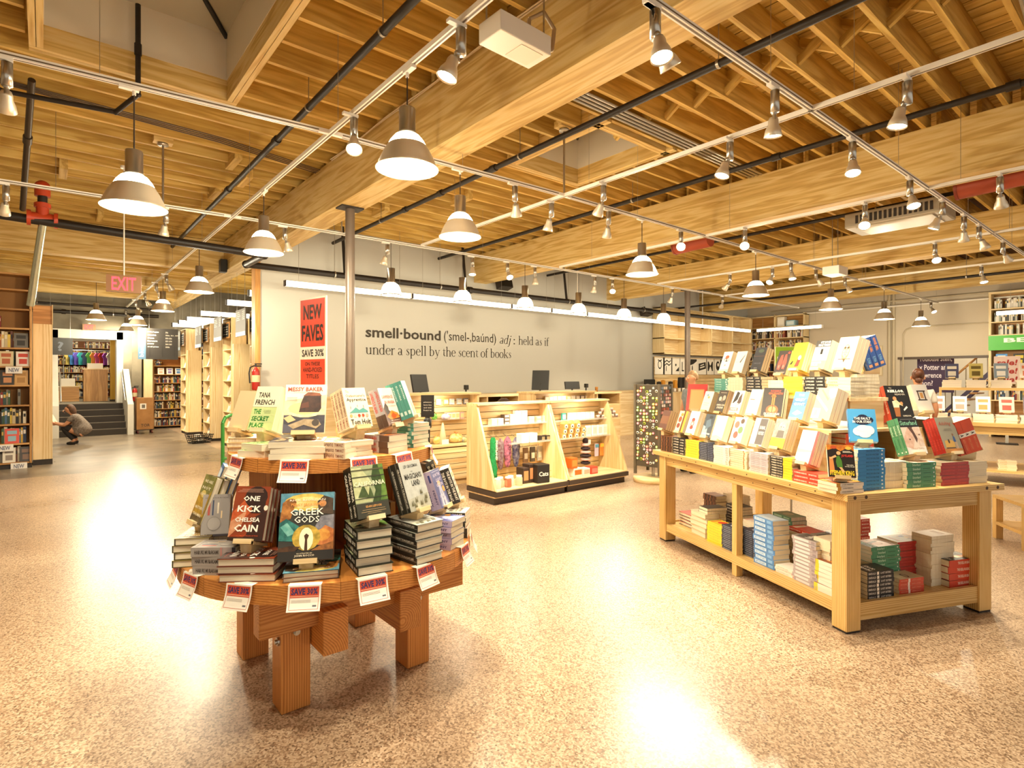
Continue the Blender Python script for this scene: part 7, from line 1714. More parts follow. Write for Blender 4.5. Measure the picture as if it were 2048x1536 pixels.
# ------------------------------------------------------------------ hanging signs
def hang_sign(M, w, h, label, lines=(), strip=None, bars=True, top=1.4):
    t = thing('hanging_sign', label, 'sign', M, 'dark hanging section signs')
    MB().box(-w / 2, w / 2, -.01, .01, 0, h, col('2a2622' if strip else '565048', .6)).build('panel', t)
    m_ = MB()
    for i, s_ in enumerate(lines):
        z = h * .9 - i * h * .095
        m_.text(s_[0], -w * .45, z - h * .045, -w * .45 + w * s_[2], z, col('efe8da', .5), bold=.02, y=-.0115)
        if s_[1]: m_.text(s_[1], w * .1, z - h * .045, w * .1 + w * s_[3], z, col('d8d0c0', .5), y=-.0115)
    if lines: m_.build('lettering', t)
    if strip:
        MB().box(-w / 2 - .17, -w / 2, -.01, .01, 0, h, col('4f7390', .5)).build('colour_strip', t)
        MB().text(strip, -w / 2 - .14, 0, -w / 2 - .14 + .3, .09, col('f0ece0', .5), Matrix.Translation((-w / 2 - .05, -.0115, .06)) @ Matrix.Rotation(-R90, 4, 'Y') @ Matrix.Translation((w / 2 + .14, 0, 0)), bold=.01).build('strip_lettering', t)
        m2 = MB()
        for q in (-.38, 0, .38): m2.box(w * q - .006, w * q + .006, -.012, -.0105, h * .08, h * .45, BLACK)
        m2.build('panel_slot', t)
    else:
        MB().box(-w / 2, w / 2, -.0112, -.0105, 0, h * .16, col('7f93a6', .5)).build('colour_strip', t)
        m2 = MB()
        for i in range(5): m2.box(-w * .42, -w * .1 + w * .05 * (i % 3), -.0118, -.0108, h * (.88 - .07 * i), h * (.91 - .07 * i), col('b9b2a4', .6)).box(w * .2, w * .4, -.0118, -.0108, h * (.88 - .07 * i), h * (.91 - .07 * i), col('b9b2a4', .6))
        m2.build('lettering', t)
    for q in (-.4, .4): MB().tube((w * q, 0, h), (w * q, 0, top), .003, STEEL, 4).build('hanging_wire', t)
q = ony(320, 700, 17.6)
hang_sign(TR(q.x + .05, 17.6, 2.08), .74, .82, 'large black section list sign with blue strip over the aisle', [('anthologies', '356', .34, .08), ('classics', '356a, 361, 359', .26, .4), ('drama', '355-356', .2, .2), ('literature', '357-370', .3, .2), ('poetry', '364-365', .2, .2), ('small press', '355b', .34, .13)], 'blue', top=2.6)
for k, (y, x) in enumerate(((12.55, 3.12), (14.55, 3.12), (16.6, 3.1), (18.9, 3.0))):
    hang_sign(TR(x, y, 2.45 if k < 2 else 2.38, -R90), .75, .55, '%s grey section sign hanging over the aisle bookcase ends' % ['nearest', 'second', 'third', 'farthest'][k], top=2.24)
q = ony(121, 700, 18.6)
t = thing('hanging_sign', 'black question mark sign hanging at the far left', 'sign', TR(q.x, 18.6, 2.18), 'dark hanging section signs')
MB().box(-.25, .25, -.015, .015, 0, .44, BLACK).build('panel', t); MB().text('?', -.06, .1, .06, .34, col('5a606a'), bold=.02, y=-.017).build('lettering', t)
for s_ in (-.2, .2): MB().tube((s_, 0, .44), (s_, 0, 2.5), .003, STEEL, 4).build('hanging_wire', t)
# ------------------------------------------------------------------ steps and the room beyond
t = thing('staircase', 'five dark steps with pale nosings between white sloping walls', 'stairs', TR(.3, 19.3, 0))
STP = col('2a2119', .7)
for k in range(5):
    o = MB().box(0, 1.5, k * .25, 1.25, k * .17, (k + 1) * .17, STP).build('step', t)
    MB().box(0, 1.5, k * .25 - .004, k * .25 + .03, (k + 1) * .17 - .012, (k + 1) * .17 + .003, col('6f6252', .6)).build('nosing', o)
for x in (-.14, 1.5):
    MB().prism([(-.25, 0), (1.17, 0), (1.17, 1.85), (.95, 1.85), (-.05, .95), (-.25, .85)], x, x + .14, WP, 'x').build('side_wall', t)
MB().path([(1.46, -.1, .95), (1.46, .0, .98), (1.46, .95, 1.75)], .02, STEEL, 8).build('handrail', t)
MB().path([(.04, -.1, .95), (.04, .0, .98), (.04, .95, 1.75)], .02, STEEL, 8).build('handrail', t)
UZ = .851
t = thing('sales_desk', 'tan desk at the top of the dark steps', 'desk', TR(.95, 22.2, UZ)); wbox('front_panel', t, 0, .62, 0, .03, 0, 1.0, 'shelf_tan', axis=2); wbox('top_board', t, -.03, .65, -.03, .5, 1.0, 1.03, 'birch'); wbox('side_panel', t, 0, .03, .031, .48, 0, 1.0, 'shelf_tan', axis=2); MB().box(.1, .5, .1, .4, 1.03, 1.2, col('efe6d6', .5)).build('paper_tray', t)
t = thing('low_cabinet', 'yellow tan cabinet left of the desk beyond the steps', 'cabinet', TR(.35, 22.4, UZ)); wbox('front_panel', t, 0, .5, 0, .03, 0, .45, 'shelf_tan', axis=0); wbox('top_board', t, -.02, .52, -.02, .5, .45, .48, 'birch'); MB().box(.05, .4, .05, .4, .48, .72, col('e6dccb', .5)).build('paper_stack', t)
t = thing('bookcase', 'bookcase with magazines beyond the steps', 'bookcase', TR(.3, 26.2, UZ))
for x in (0, .95, 1.87): wbox('side_panel', t, x, x + .03, 0, .3, 0, 2.1, 'shelf_tan')
MB().box(0, 1.9, .29, .3, 0, 2.1, col('7a4a22', .7)).build('back_panel', t)
for j in range(7):
    wbox('shelf', t, .03, 1.87, 0, .29, .02 + j * .3, .04 + j * .3, 'shelf_tan')
    row(TR(.35, 26.28, UZ + .04 + j * .3), 1.8, .27)
TEE = ['d8c06a', '4a8ad0', '6a5ac0', '3ab0b0', '3a4a6a', '5aa04a', 'e08a3a', 'd05a8a', 'c9402e', '9a4ab0', 'e8d8c4']
for k, c in enumerate(TEE):
    x = .62 + .115 * k
    tt = thing('tee_shirt', '%s hanging tee shirt from the left beyond the steps' % NTH[k], 'shirt', TR(x, 24.3, UZ + 1.18), 'tee shirts on a rail beyond the steps')
    MB().prism([(-.1, 0), (.1, 0), (.11, .3), (.16, .24), (.19, .31), (.08, .42), (-.08, .42), (-.19, .31), (-.16, .24), (-.11, .3)], -.012, .012, col(c, .8), 'y').build('cloth', tt, Matrix.Rotation(rad(55), 4, 'Z'))
    MB().tube((0, 0, .42), (0, 0, .5), .004, STEEL, 5).build('hanger', tt)
t = thing('clothes_rail', 'steel rail carrying the tee shirts', 'rail', TR(.5, 24.3, UZ)); MB().tube((0, 0, 1.68), (1.5, 0, 1.68), .015, STEEL, 8).build('bar', t)
for x in (0, 1.5): MB().tube((x, 0, 0), (x, 0, 1.68), .015, STEEL, 8).build('post', t)
t = thing('yellow_post', 'yellow post at the right of the far doorway', 'post', TR(1.62, 22.0, UZ)); MB().box(0, .16, 0, .16, .05, 2.1, col('d6a52a', .5)).build('shaft', t); MB().box(-.01, .17, -.01, .17, 0, .05, DARK).build('base', t)
tubelamp((.4, 22.6, 2.9), (1.3, 22.6, 2.9), 'tube lamp glowing beyond the far doorway', .05, 'tube lamps above the aisle bookcases')
light('POINT', 'far_room_lamp', TR(1.0, 23.6, 3.6), 160, None, WARM, .2)
light('POINT', 'aisle_lamp', TR(4.6, 16.8, 3.3), 60, None, WARM, .2)
# ------------------------------------------------------------------ small things in the aisle
t = thing('box_trolley', 'tall brown cardboard carton standing on a trolley by the steps', 'trolley', TR(2.22, 19.35, 0))
CB = noisy('brown_cardboard', '9a6c3c', 'ab7c48', 6, .8)
MB().box(-.2, .2, -.2, .2, .12, 1.02, CB).build('carton', t)
MB().box(-.12, .03, -.203, -.201, .7, .86, col('e9e2d6', .6)).box(-.08, .0, -.2045, -.2035, .73, .83, col('6a645c', .6)).build('address_label', t); MB().text('TOR', -.1, .2, .12, .28, col('4a3420'), y=-.2035, bold=.02).build('lettering', t)
MB().box(-.22, .22, -.22, .22, .1, .12, DARK).build('deck', t)
for sx in (-1, 1):
    for sy in (-1, 1): MB().tube((sx * .17 - .015, sy * .17, .05), (sx * .17 + .015, sy * .17, .05), .05, col('6a2a20', .5), 12).build('wheel', t)
t = thing('shopping_basket', 'black plastic shopping basket on the aisle floor', 'basket', TR(2.93, 15.6, 0, rad(10)))
b_ = MB()
for j in range(5):
    z = .02 + .045 * j; e = .015 * j
    for a_ in (((-.2 - e, -.14 - e), (.2 + e, -.14 - e)), ((.2 + e, -.14 - e), (.2 + e, .14 + e)), ((.2 + e, .14 + e), (-.2 - e, .14 + e)), ((-.2 - e, .14 + e), (-.2 - e, -.14 - e))): b_.tube((*a_[0], z), (*a_[1], z), .008, BLACK, 5)
for j in range(12):
    x = -.2 + .4 * j / 11
    for sy in (-1, 1): b_.tube((x, sy * .14, .0), (x * 1.25, sy * .2, .22), .007, BLACK, 5)
b_.box(-.2, .2, -.14, .14, 0, .012, BLACK); b_.build('basket_weave', t)
MB().path([(-.26, 0, .21), (-.2, 0, .12), (.2, 0, .12), (.26, 0, .21)], .01, BLACK, 6).build('handle', t)
shelf_faceout(TR(2.97, 15.6, .05, rad(30)) @ Matrix.Rotation(rad(-40), 4, 'X'), .15, .2, 'f3ece0', '8a7a6a', 'white paperback inside the black basket', 'books in the basket')
def extinguisher(M, label):
    t = thing('fire_extinguisher', label, 'extinguisher', M)
    RD = col('a8261c', .35)
    MB().lathe([(.001, 0), (.06, 0), (.065, .02), (.065, .32), (.045, .37), (.02, .39), (.02, .41)], RD, 16).build('cylinder', t)
    MB().lathe([(.0655, .14), (.0658, .26)], col('d9cba0', .5), 16).build('instruction_label', t)
    MB().box(-.02, .09, -.012, .012, .41, .435, BLACK).box(-.02, .1, -.012, .012, .45, .47, BLACK).tube((0, 0, .4), (0, 0, .46), .015, BLACK, 8).build('valve_handle', t)
    MB().path([(-.02, 0, .43), (-.09, 0, .4), (-.11, 0, .3), (-.1, -.01, .12)], .012, BLACK, 6).build('hose', t)
    MB().box(-.03, .03, .06, .075, .1, .3, BLACK).build('bracket', t)
q = ony(525, 765, YW - .1)
extinguisher(TR(2.88, YW - .1, 1.38), 'red fire extinguisher on the corner trim of the white wall')
q = ony(279, 800, FY + .5)
extinguisher(TR(2.12, 20.55, .88), 'red fire extinguisher on the concrete wall by the steps')
# ================================================================== RIGHT BACK: CUBBIES, POSTERS, BESTSELLERS, TABLES
t = thing('cubby_shelf', 'empty blond wooden cubby shelf high on the back wall', 'shelf', TR(14.42, YW - .4, 2.32))
CW, CH = 5.3, 1.42
for k in range(5): wbox('upright', t, k * (CW - .04) / 4, k * (CW - .04) / 4 + .04, 0, .4, 0, CH, 'pine')
for k in range(4): wbox('shelf', t, 0, CW, 0, .4, k * (CH - .03) / 3, k * (CH - .03) / 3 + .03, 'pine')
MB().box(0, CW, .395, .41, 0, CH, wood('birch', 0)).build('back_panel', t)
t = thing('slat_wall', 'tan slatted wall panel below the wooden cubbies', 'wall panel', TR(14.42, YW - .06, .9)); slat_panel(t, 0, 5.3, 0, 0, 1.35, 'maple', .11)
for k, (px, w_) in enumerate(((1320, .5), (1336, .48), (1352, .48), (1369, .5), (1387, .52), (1405, .56), (1421, .5), (1436, .5), (1447, .4))):
    p = ony(px, 730, YW - .09)
    t = thing('poster', '%s black and white print from the left on the slatted wall' % NTH[k], 'poster', TR(p.x, YW - .075, 1.70), 'black and white prints on the slatted wall')
    MB().box(-w_ / 2, w_ / 2, -.008, .0, 0, .52, col('efe8da', .6)).build('sheet', t)
    m_ = MB(); a = .4 * w_
    sh = [[('e', 0, .3, .1, .14, 1), ('e', 0, .3, .07, .1, 0), ('p', [(-.12, .44), (-.07, .46), (0, .42), (.07, .46), (.12, .44), (0, .39)], 1)], [('p', [(-.16, .3), (-.05, .36), (.06, .3), (.16, .36), (.16, .32), (.06, .26), (-.05, .32), (-.16, .26)], 1), ('p', [(-.16, .4), (-.05, .46), (.06, .4), (.16, .46), (.16, .42), (.06, .36), (-.05, .42), (-.16, .36)], 1), ('p', [(-.1, .1), (-.07, .1), (-.06, .26), (-.09, .26)], 1)], [('e', 0, .3, .04, .04, 1), ('p', [(-.02, .1), (.17, .1), (.17, .24)], 1)], [('p', [(-.14, .1), (-.02, .1), (-.02, .14), (-.1, .14), (-.1, .4), (-.14, .4)], 1), ('p', [(.02, .36), (.14, .36), (.14, .44), (.02, .44)], 1)], [('p', [(-.18, .3), (.0, .34), (.2, .44), (.2, .5), (-.16, .5)], 1), ('e', -.06, .2, .03, .1, 1)], [('p', [(-.22, .12), (.22, .2), (.2, .42), (-.22, .36)], 1), ('p', [(-.14, .2), (.14, .25), (.13, .29), (-.14, .24)], 0), ('p', [(-.12, .28), (.1, .33), (.1, .36), (-.12, .31)], 0)], [('p', [(-.16, .12), (-.1, .12), (0, .3), (.1, .12), (.16, .12), (.16, .44), (.1, .44), (0, .26), (-.1, .44), (-.16, .44)], 1)], [('e', 0, .3, .12, .16, 1), ('e', .02, .34, .06, .06, 0)], [('p', [(-.12, .1), (.12, .1), (.1, .4), (-.08, .36)], 1)]][k]
    for i, q in enumerate(sh):
        c = col('1f1c18' if q[-1] else 'efe8da', .6); y = -.009 - .0006 * i
        if q[0] == 'e': m_.add([(q[1] + q[3] * math.cos(2 * math.pi * j / 16), y, q[2] + q[4] * math.sin(2 * math.pi * j / 16)) for j in range(16)], [tuple(range(16))], c)
        else: m_.add([(x_, y, z_) for x_, z_ in q[1]], [tuple(range(len(q[1])))], c)
    m_.build('print', t)
t = thing('wall_counter', 'blond counter under the black and white prints', 'counter', TR(14.0, 9.7, 0)); wbox('front_panel', t, 0, 4.4, 0, .03, 0, 1.15, 'maple', axis=2); wbox('top_board', t, -.03, 4.43, -.03, .5, 1.15, 1.18, 'birch')
for k, (px, c, h_) in enumerate(((1318, '2a2118', .3), (1326, 'd8932a', .34), (1341, '2a2118', .3), (1350, 'd8932a', .34), (1360, '1f1a16', .42), (1368, '1f1a16', .42))):
    p = ony(px, 780, 9.9)
    t = thing('hanging_bag', '%s %s bag from the left below the prints' % (NTH[k], 'black' if k in (0, 2, 4, 5) else 'amber'), 'bag', TR(p.x, 9.9, 1.181), 'bags standing below the prints')
    MB().prism([(-.09, 0), (.09, 0), (.05, h_), (-.05, h_)], -.04, .04, col(c, .6), 'y').build('bag', t); MB().tube((-.03, 0, h_), (.03, 0, h_), .008, BLACK, 6).build('handle', t)
for k in range(9):
    p = ony(1313 + 9 * k, 795, 9.75); gift(p.x + .05, 9.78, 1.181, .12, .04, .11, ['e8dcc8', 'd8c8b4', 'e6c29a', 'efe6d6', 'c9b8a8', 'e2d0b0', 'f0e6d8', 'd8b8a8', 'e8d8c8'][k], '%s card pack on the blond counter' % NTH[k], 'card', 'card_pack', 'fff6e4', group='card packs on the blond counter')
# corner bookshelf on the right wall
t = thing('bookcase', 'blond corner bookcase full of spines beside the cubbies', 'bookcase', TR(XW - .02, 10.55, 1.4, -R90))
for x in (0, 1.0, 2.0): wbox('upright', t, x, x + .04, -.36, 0, 0, 2.4, 'pine')
for k in range(7): wbox('shelf', t, 0, 2.04, -.36, 0, k * .39, k * .39 + .03, 'pine')
MB().box(0, 2.04, -.012, 0, 0, 2.4, wood('shelf_tan', 0)).build('back_panel', t)
for k in range(5):
    for x in (.05, 1.05): row(TR(XW - .3, 10.55 - x, 1.4 + k * .39 + .03, -R90), .92, .33, cols=['e8dcc8', 'd8c8b0', '3a3430', '9a4a3a', 'c9a86a', 'efe6d6', '5a5450'] if k > 2 else None)
gift(XW - .2, 9.0, 1.4 + 5 * .39 + .03, .3, .3, .2, '9ac0cc', 'pale blue box on top of the corner bookcase', 'box', 'storage_box', 'd8e6ea', -R90, 'boxes on the bookcases'); gift(XW - .2, 9.35, 1.4 + 5 * .39 + .03, .25, .2, .34, 'efe6d6', 'tall white box on top of the corner bookcase', 'box', 'storage_box', 'fff8ea', -R90, 'boxes on the bookcases')
# bestseller bookcase
t = thing('bookcase', 'tall blond bestseller bookcase with green sign at the right edge', 'bookcase', TR(XW - .03, 3.65, 0, -R90))
for x in (0, 1.6, 3.2): wbox('upright', t, x, x + .05, -.42, 0, 0, 3.85, 'pine')
wbox('top_board', t, 0, 3.25, -.44, 0, 3.85, 3.9, 'pine')
MB().box(0, 3.25, -.012, 0, 0, 3.85, wood('shelf_tan', 0)).build('back_panel', t)
zb_ = [.1, .55, 1.0, 1.45, 1.9, 2.75, 3.1, 3.45]
for z in zb_: wbox('shelf', t, 0, 3.25, -.42, -.012, z - .03, z, 'pine')
MB().box(0, 3.25, -.46, -.44, 2.33, 2.72, col('3fae2a', .45)).build('sign_board', t)
MB().text('BESTSELLERS', .32, 2.53, 2.9, 2.65, col('f6f6ea'), bold=.03, y=-.462).text('fiction', .9, 2.38, 1.5, 2.48, col('f6f6ea'), bold=.02, y=-.462).build('sign_lettering', t)
for z in (2.75, 3.1, 3.45):
    for x in (.1, 1.7): row(TR(XW - .35, 3.65 - x, z, -R90), 1.4, .31, cols=['e8e0d2', '3a3a38', 'efe8dc', '9aa08c', 'd8cfc0'], lean=False)
for k in range(9): shelf_faceout(TR(XW - .40, 3.4 - .36 * k, 1.9005, -R90) @ Matrix.Rotation(rad(-10), 4, 'X'), .24, .34, ['3a86c8', '1f1c1a', 'c9806a', '5a2a30', 'e8dcc8', '3a5a7a', 'd8b45a', '7a3a2a', 'f0e6d8'][k], ['f4f4f0', 'd8c03a', 'f0d8c8', 'c98a7a', '6a5a4a', 'c9d8e0', '4a3a20', 'e8c8a8', '9a8a7a'][k], '%s bestseller facing out below the green sign' % NTH[k])
for z in (1.0, 1.45): row(TR(XW - .35, 3.55, z, -R90), 3.0, .36)
p = onx(2014, 760, 17.8)
t = thing('poster', 'pink poster with three red sale words at the right', 'poster', TR(p.x, p.y, 1.45, -R90 + rad(12)))
MB().box(-.24, .24, -.006, 0, 0, .66, col('e8cfc4', .6)).build('sheet', t)
m_ = MB()
for k in range(3): MB().text('sale!', -.19, .44 - k * .2, .19, .58 - k * .2, col('b5342c'), bold=.03, shear=.15, y=-.008).build('lettering', t)
MB().box(-.03, .03, .0, .03, -1.45, .3, WP).build('stand_post', t); MB().box(-.2, .2, -.15, .15, -1.45, -1.42, DARK).build('stand_base', t)
# hall beyond: purple text panel and stair with purple stringer
t = thing('text_panel', 'purple panel with white names in the stair hall', 'sign', TR(XW + .6, 5.1, 1.15, -R90 + rad(8)))
MB().box(-.45, .45, -.01, .01, 0, 1.15, col('3a2148', .6)).build('panel', t)
m_ = MB()
for k, s_ in enumerate(('Toulouse Stein,', 'x Potter and', 'Lawrence', 'mon?')): MB().text(s_, -.4, .92 - k * .24, -.4 + (.8, .74, .55, .34)[k], 1.08 - k * .24, col('efe6f0'), bold=.015, y=-.012).build('lettering', t)
MB().box(-.42, -.38, .0, .05, -1.15, 0, DARK).box(.38, .42, 0, .05, -1.15, 0, DARK).build('frame_leg', t)
t = thing('hall_stair', 'wooden stair with purple sloping stringer in the hall', 'stairs', TR(XW + .8, 3.2, 0))
for k in range(11): MB().box(0, .9, .1 + k * .17, .4 + k * .17, 2.1 - k * .19 - .04, 2.1 - k * .19, wood('shelf_tan', 0)).build('tread', t)
for x in (-.05, .9): MB().prism([(0, 2.35), (2.2, -.02), (2.2, .25), (2.0, .3), (0, 2.55)], x, x + .05, col('35284e', .5), 'x').build('stringer', t)
for k in range(8): MB().tube((-.02, .2 + k * .25, 2.3 - k * .27), (-.02, .2 + k * .25, 3.0 - k * .27), .012, col('8a7a5a', .5), 6).build('baluster', t)
MB().tube((-.02, .0, 3.2), (-.02, 2.1, .95), .03, wood('shelf_tan', 1), 8).build('handrail', t)
light('POINT', 'hall_lamp', TR(XW + 1.6, 4.8, 2.8), 60, None, WARM, .15)
# pipes, framed picture on the cream wall
GP = col('c0b296', .5)
t = thing('wall_conduit', 'pair of painted pipes running down the cream wall', 'pipe', TR(XW - .04, 0, 0))
for y_ in (6.12, 6.0): MB().tube((0, y_, 0), (0, y_, 4.5), .045, GP, 10).build('pipe', t)
MB().path([(0, 5.75, .9), (0, 5.75, 2.9), (0, 5.68, 3.05), (0, 5.5, 3.12), (0, 1.0, 3.12)], .02, GP, 8).build('pipe', t)
MB().path([(-.02, 9.8, 3.95), (-.02, -2, 3.95)], .025, GP, 8).build('pipe', t); MB().path([(-.1, 10.3, 3.8), (-.1, -2, 3.75)], .03, WHITE_METAL, 8).build('pipe', t)
t = thing('framed_print', 'pale framed print on the cream wall beside the pipes', 'picture', TR(XW - .02, 6.55, 1.65, -R90))
MB().box(-.25, .25, -.02, 0, 0, .95, col('c9b692', .5)).build('frame', t); MB().box(-.22, .22, -.022, -.02, .03, .92, col('e2d2b0', .5)).build('sheet', t)
t = thing('green_sign', 'lime green recommended sign behind the long table books', 'sign', TR(*onx(1583, 715, 6.3).to_tuple()[:2], 0, rad(-48)))
zz = onx(1583, 715, 6.3).z
MB().box(-.17, .17, -.004, .004, zz - .13, zz + .12, col('f0f0c8', .5)).build('panel', t); MB().box(-.165, .165, -.006, -.004, zz - .125, zz + .115, col('8fb824', .5)).build('sign_face', t)
MB().text('RECOMMENDED', -.15, zz - .03, .15, zz + .01, col('f8f8ea'), bold=.03, y=-.007).build('lettering', t); MB().tube((0, .01, 0), (0, .01, zz), .012, STEEL, 8).build('post', t); MB().lathe([(.001, 0), (.14, 0), (.14, .015), (.001, .02)], STEEL, 16).build('base', t)
# ------------------------------------------------------------------ second book table behind
bt = thing('book_table', 'second blond two-tier book table behind at the right', 'table', TR(10.6, 2.75, 0, -R90 + rad(14)))
for k in range(7): wbox('top_board', bt, 0, 2.6, -.1 + k * .2, .0975 + k * .2, .88, .93, 'ash')
for x in (.05, 2.43):
    for y in (-.05, 1.13): wbox('leg', bt, x, x + .12, y, y + .12, 0, .88, 'ash')
wbox('long_apron', bt, .17, 2.43, -.04, -.01, .76, .88, 'ash'); wbox('end_apron', bt, .06, .09, .07, 1.13, .76, .88, 'ash')
wbox('shelf_board', bt, .1, 2.5, 0, 1.2, .2, .23, 'ash')
wbox('riser_top', bt, .2, 2.4, .45, .95, 1.4, 1.44, 'ash'); wbox('riser_panel', bt, .2, .23, .47, .93, .93, 1.4, 'ash', axis=2); wbox('riser_panel', bt, 2.37, 2.4, .47, .93, .93, 1.4, 'ash', axis=2)
BTM = bt.matrix_world.copy()
FB = -R90 + rad(14) - R90
cc = [('f6efe2', 'c9806a'), ('fbf6ec', 'b5a08a'), ('f4ead8', 'c98a3a'), ('e8b8a8', 'c9402e'), ('4a4c6a', 'd8d0c0'), ('c9b86a', '6a5a2a'), ('8a9aa8', 'f0ece4'), ('efe4d4', 'd87a5a'), ('5aa04a', 'f0f0d8'), ('d8863a', 'f4e4c8')]
for i in range(9):
    design('z%d' % i, .17, .24, .03, cc[i][0], 'efe2cc', [('r', .15, .62, .85, .82, cc[i][1]), ('r', .2, .14, .8, .46, cc[i][1])])
    x = .18 + i * .27
    nm = ['first', 'second', 'third', 'fourth', 'fifth', 'sixth', 'seventh', 'eighth', 'ninth'][i]
    p = BTM @ Vector((x, .06, .93)); h_ = stack('z%d' % i, 4, p, FB, 'x {o}', 'spine', stuff=True)
    faceout(['z%d' % i], p + Vector((0, 0, h_ + eh(.03))) + Vector((BTM.col[1][0] * .03, BTM.col[1][1] * .03, 0)), FB, '%s book facing out on the lower tier of the second table' % nm, '%s book on the lower tier of the second table' % nm, group='books facing out on the second table')
    if i < 7:
        j = (i + 4) % 9
        if j >= i + 1 and 'z%d' % j not in DES: design('z%d' % j, .17, .24, .03, cc[j][0], 'efe2cc', [('r', .15, .62, .85, .82, cc[j][1]), ('r', .2, .14, .8, .46, cc[j][1])])
        x = .36 + i * .3
        p = BTM @ Vector((x, .50, 1.44)); h_ = stack('z%d' % j, 4, p, FB, 'x {o}', 'spine', stuff=True)
        faceout(['z%d' % j], p + Vector((0, 0, h_ + eh(.03))) + Vector((BTM.col[1][0] * .03, BTM.col[1][1] * .03, 0)), FB, '%s book facing out on the upper tier of the second table' % nm, '%s book on the upper tier of the second table' % nm, group='books facing out on the second table')
for x, k_, n_ in ((.2, 'grey_striped', 5), (.6, 'black_text', 4), (1.0, 'cream_pb', 6), (1.5, 'tan_hard', 4), (2.0, 'white_pink', 7)):
    stack(k_, n_, BTM @ Vector((x, .12, .23)), FB, 'x {o}', 'spine', stuff=True)
# low stand at the very right with blue numbered white books
ls_ = thing('low_stand', 'low blond stand at the right edge with white books', 'stand', TR(6.95, 1.02, 0, rad(-52)))
wbox('top_board', ls_, 0, .9, 0, .5, .40, .43, 'ash'); wbox('shelf_board', ls_, 0, .9, 0, .5, .14, .17, 'ash')
for x in (0, .84):
    for y in (0, .44): wbox('leg', ls_, x, x + .06, y, y + .06, 0, .4, 'ash')
design('num', .16, .24, .055, 'f4eee4', 'f0e8dc', [], [('t', '1', .08, .1, .2, .9, '3a8ab0', .06)])
LM = ls_.matrix_world.copy()
for k in range(2): stack('num', 3, LM @ Vector((.5 + .26 * k, .04, .43)), rad(-142), 'white book with blue numeral, {o} in the %s pile of the low stand' % NTH[k], 'spine', group='numbered white books')
stack('white_pink', 4, LM @ Vector((.2, .06, .43)), rad(-142), 'x {o}', 'spine', stuff=True); stack('cream_pb', 4, LM @ Vector((.3, .06, .17)), rad(-142), 'x {o}', 'spine', stuff=True)
so = SHELVED.build('shelved_books'); tag(so, 'rows of books standing on the bookcases', 'books', None, 'stuff')
# ================================================================== PEOPLE
def skin(name, parent, chains, mat, sub=2, root=0):
    # chains: lists of (point, radius); points shared between chains are joined
    vs = []; rs = []; es = []; idx = {}
    for ch in chains:
        prev = None
        for p, r in ch:
            k = tuple(round(c, 4) for c in p)
            if k not in idx: idx[k] = len(vs); vs.append(p); rs.append(r)
            i = idx[k]
            if prev is not None and prev != i: es.append((prev, i))
            prev = i
    me = bpy.data.meshes.new(name); me.from_pydata(vs, es, []); me.materials.append(mat)
    o = put(me, name, parent)
    o.modifiers.new('skin', 'SKIN').use_smooth_shade = True
    for i, d in enumerate(me.skin_vertices[0].data):
        d.radius = (rs[i], rs[i]) if not isinstance(rs[i], tuple) else rs[i]
        d.use_root = i == root
    s = o.modifiers.new('smooth', 'SUBSURF'); s.levels = sub; s.render_levels = sub
    return o
SKINM = col('c98f6a', .55, 0, 'skin_tone')
def fingers(wrist, palm, d, up, side, curl=.35):
    # five short chains leaving the palm; d forward, side across, up out of the back of the hand
    d = Vector(d).normalized(); up = Vector(up).normalized(); side = Vector(side).normalized()
    W = Vector(wrist); Pm = Vector(palm); out = [[(tuple(W), .024), (tuple(Pm), .03)]]
    for k, (o, l) in enumerate(((-.027, .058), (-.009, .068), (.009, .063), (.026, .05))):
        a = Pm + side * o + d * .03; b = a + d * l * .55 - up * l * .15; c = b + d * l * .35 - up * l * curl
        out.append([(tuple(Pm), .03), (tuple(a), .0095), (tuple(b), .0085), (tuple(c), .0075)])
    a = Pm - side * .036 - d * .012; b = a - side * .012 + d * .035; c = b + d * .025 - up * .01
    out.append([(tuple(Pm), .03), (tuple(a), .011), (tuple(b), .0095), (tuple(c), .008)])
    return out
def face(parent, c, fwd, up, s=1.0):
    fwd = Vector(fwd).normalized(); up = Vector(up).normalized(); sd = up.cross(fwd)
    C_ = Vector(c)
    f_ = MB()
    for e in (-1, 1):
        f_.ball(C_ + fwd * .088 * s + sd * .032 * e * s + up * .005, .009 * s, col('efe6da', .3), 8).ball(C_ + fwd * .094 * s + sd * .032 * e * s + up * .005, .005 * s, col('2a1c14', .3), 6)
    f_.build('eyes', parent)
    MB().tube(C_ + fwd * .085 * s + up * .01, C_ + fwd * .112 * s - up * .028, .008 * s, SKINM, 8, .014 * s).build('nose', parent)
    MB().tube(C_ + fwd * .09 * s - up * .055 - sd * .02, C_ + fwd * .09 * s - up * .055 + sd * .02, .006 * s, col('9a4a3c', .5), 6).build('mouth', parent)
    e_ = MB()
    for e in (-1, 1): e_.ball(C_ + sd * .083 * e * s - up * .005 - fwd * .01, .022 * s, SKINM, 8, (.6, .6, 1.3))
    e_.build('ears', parent)
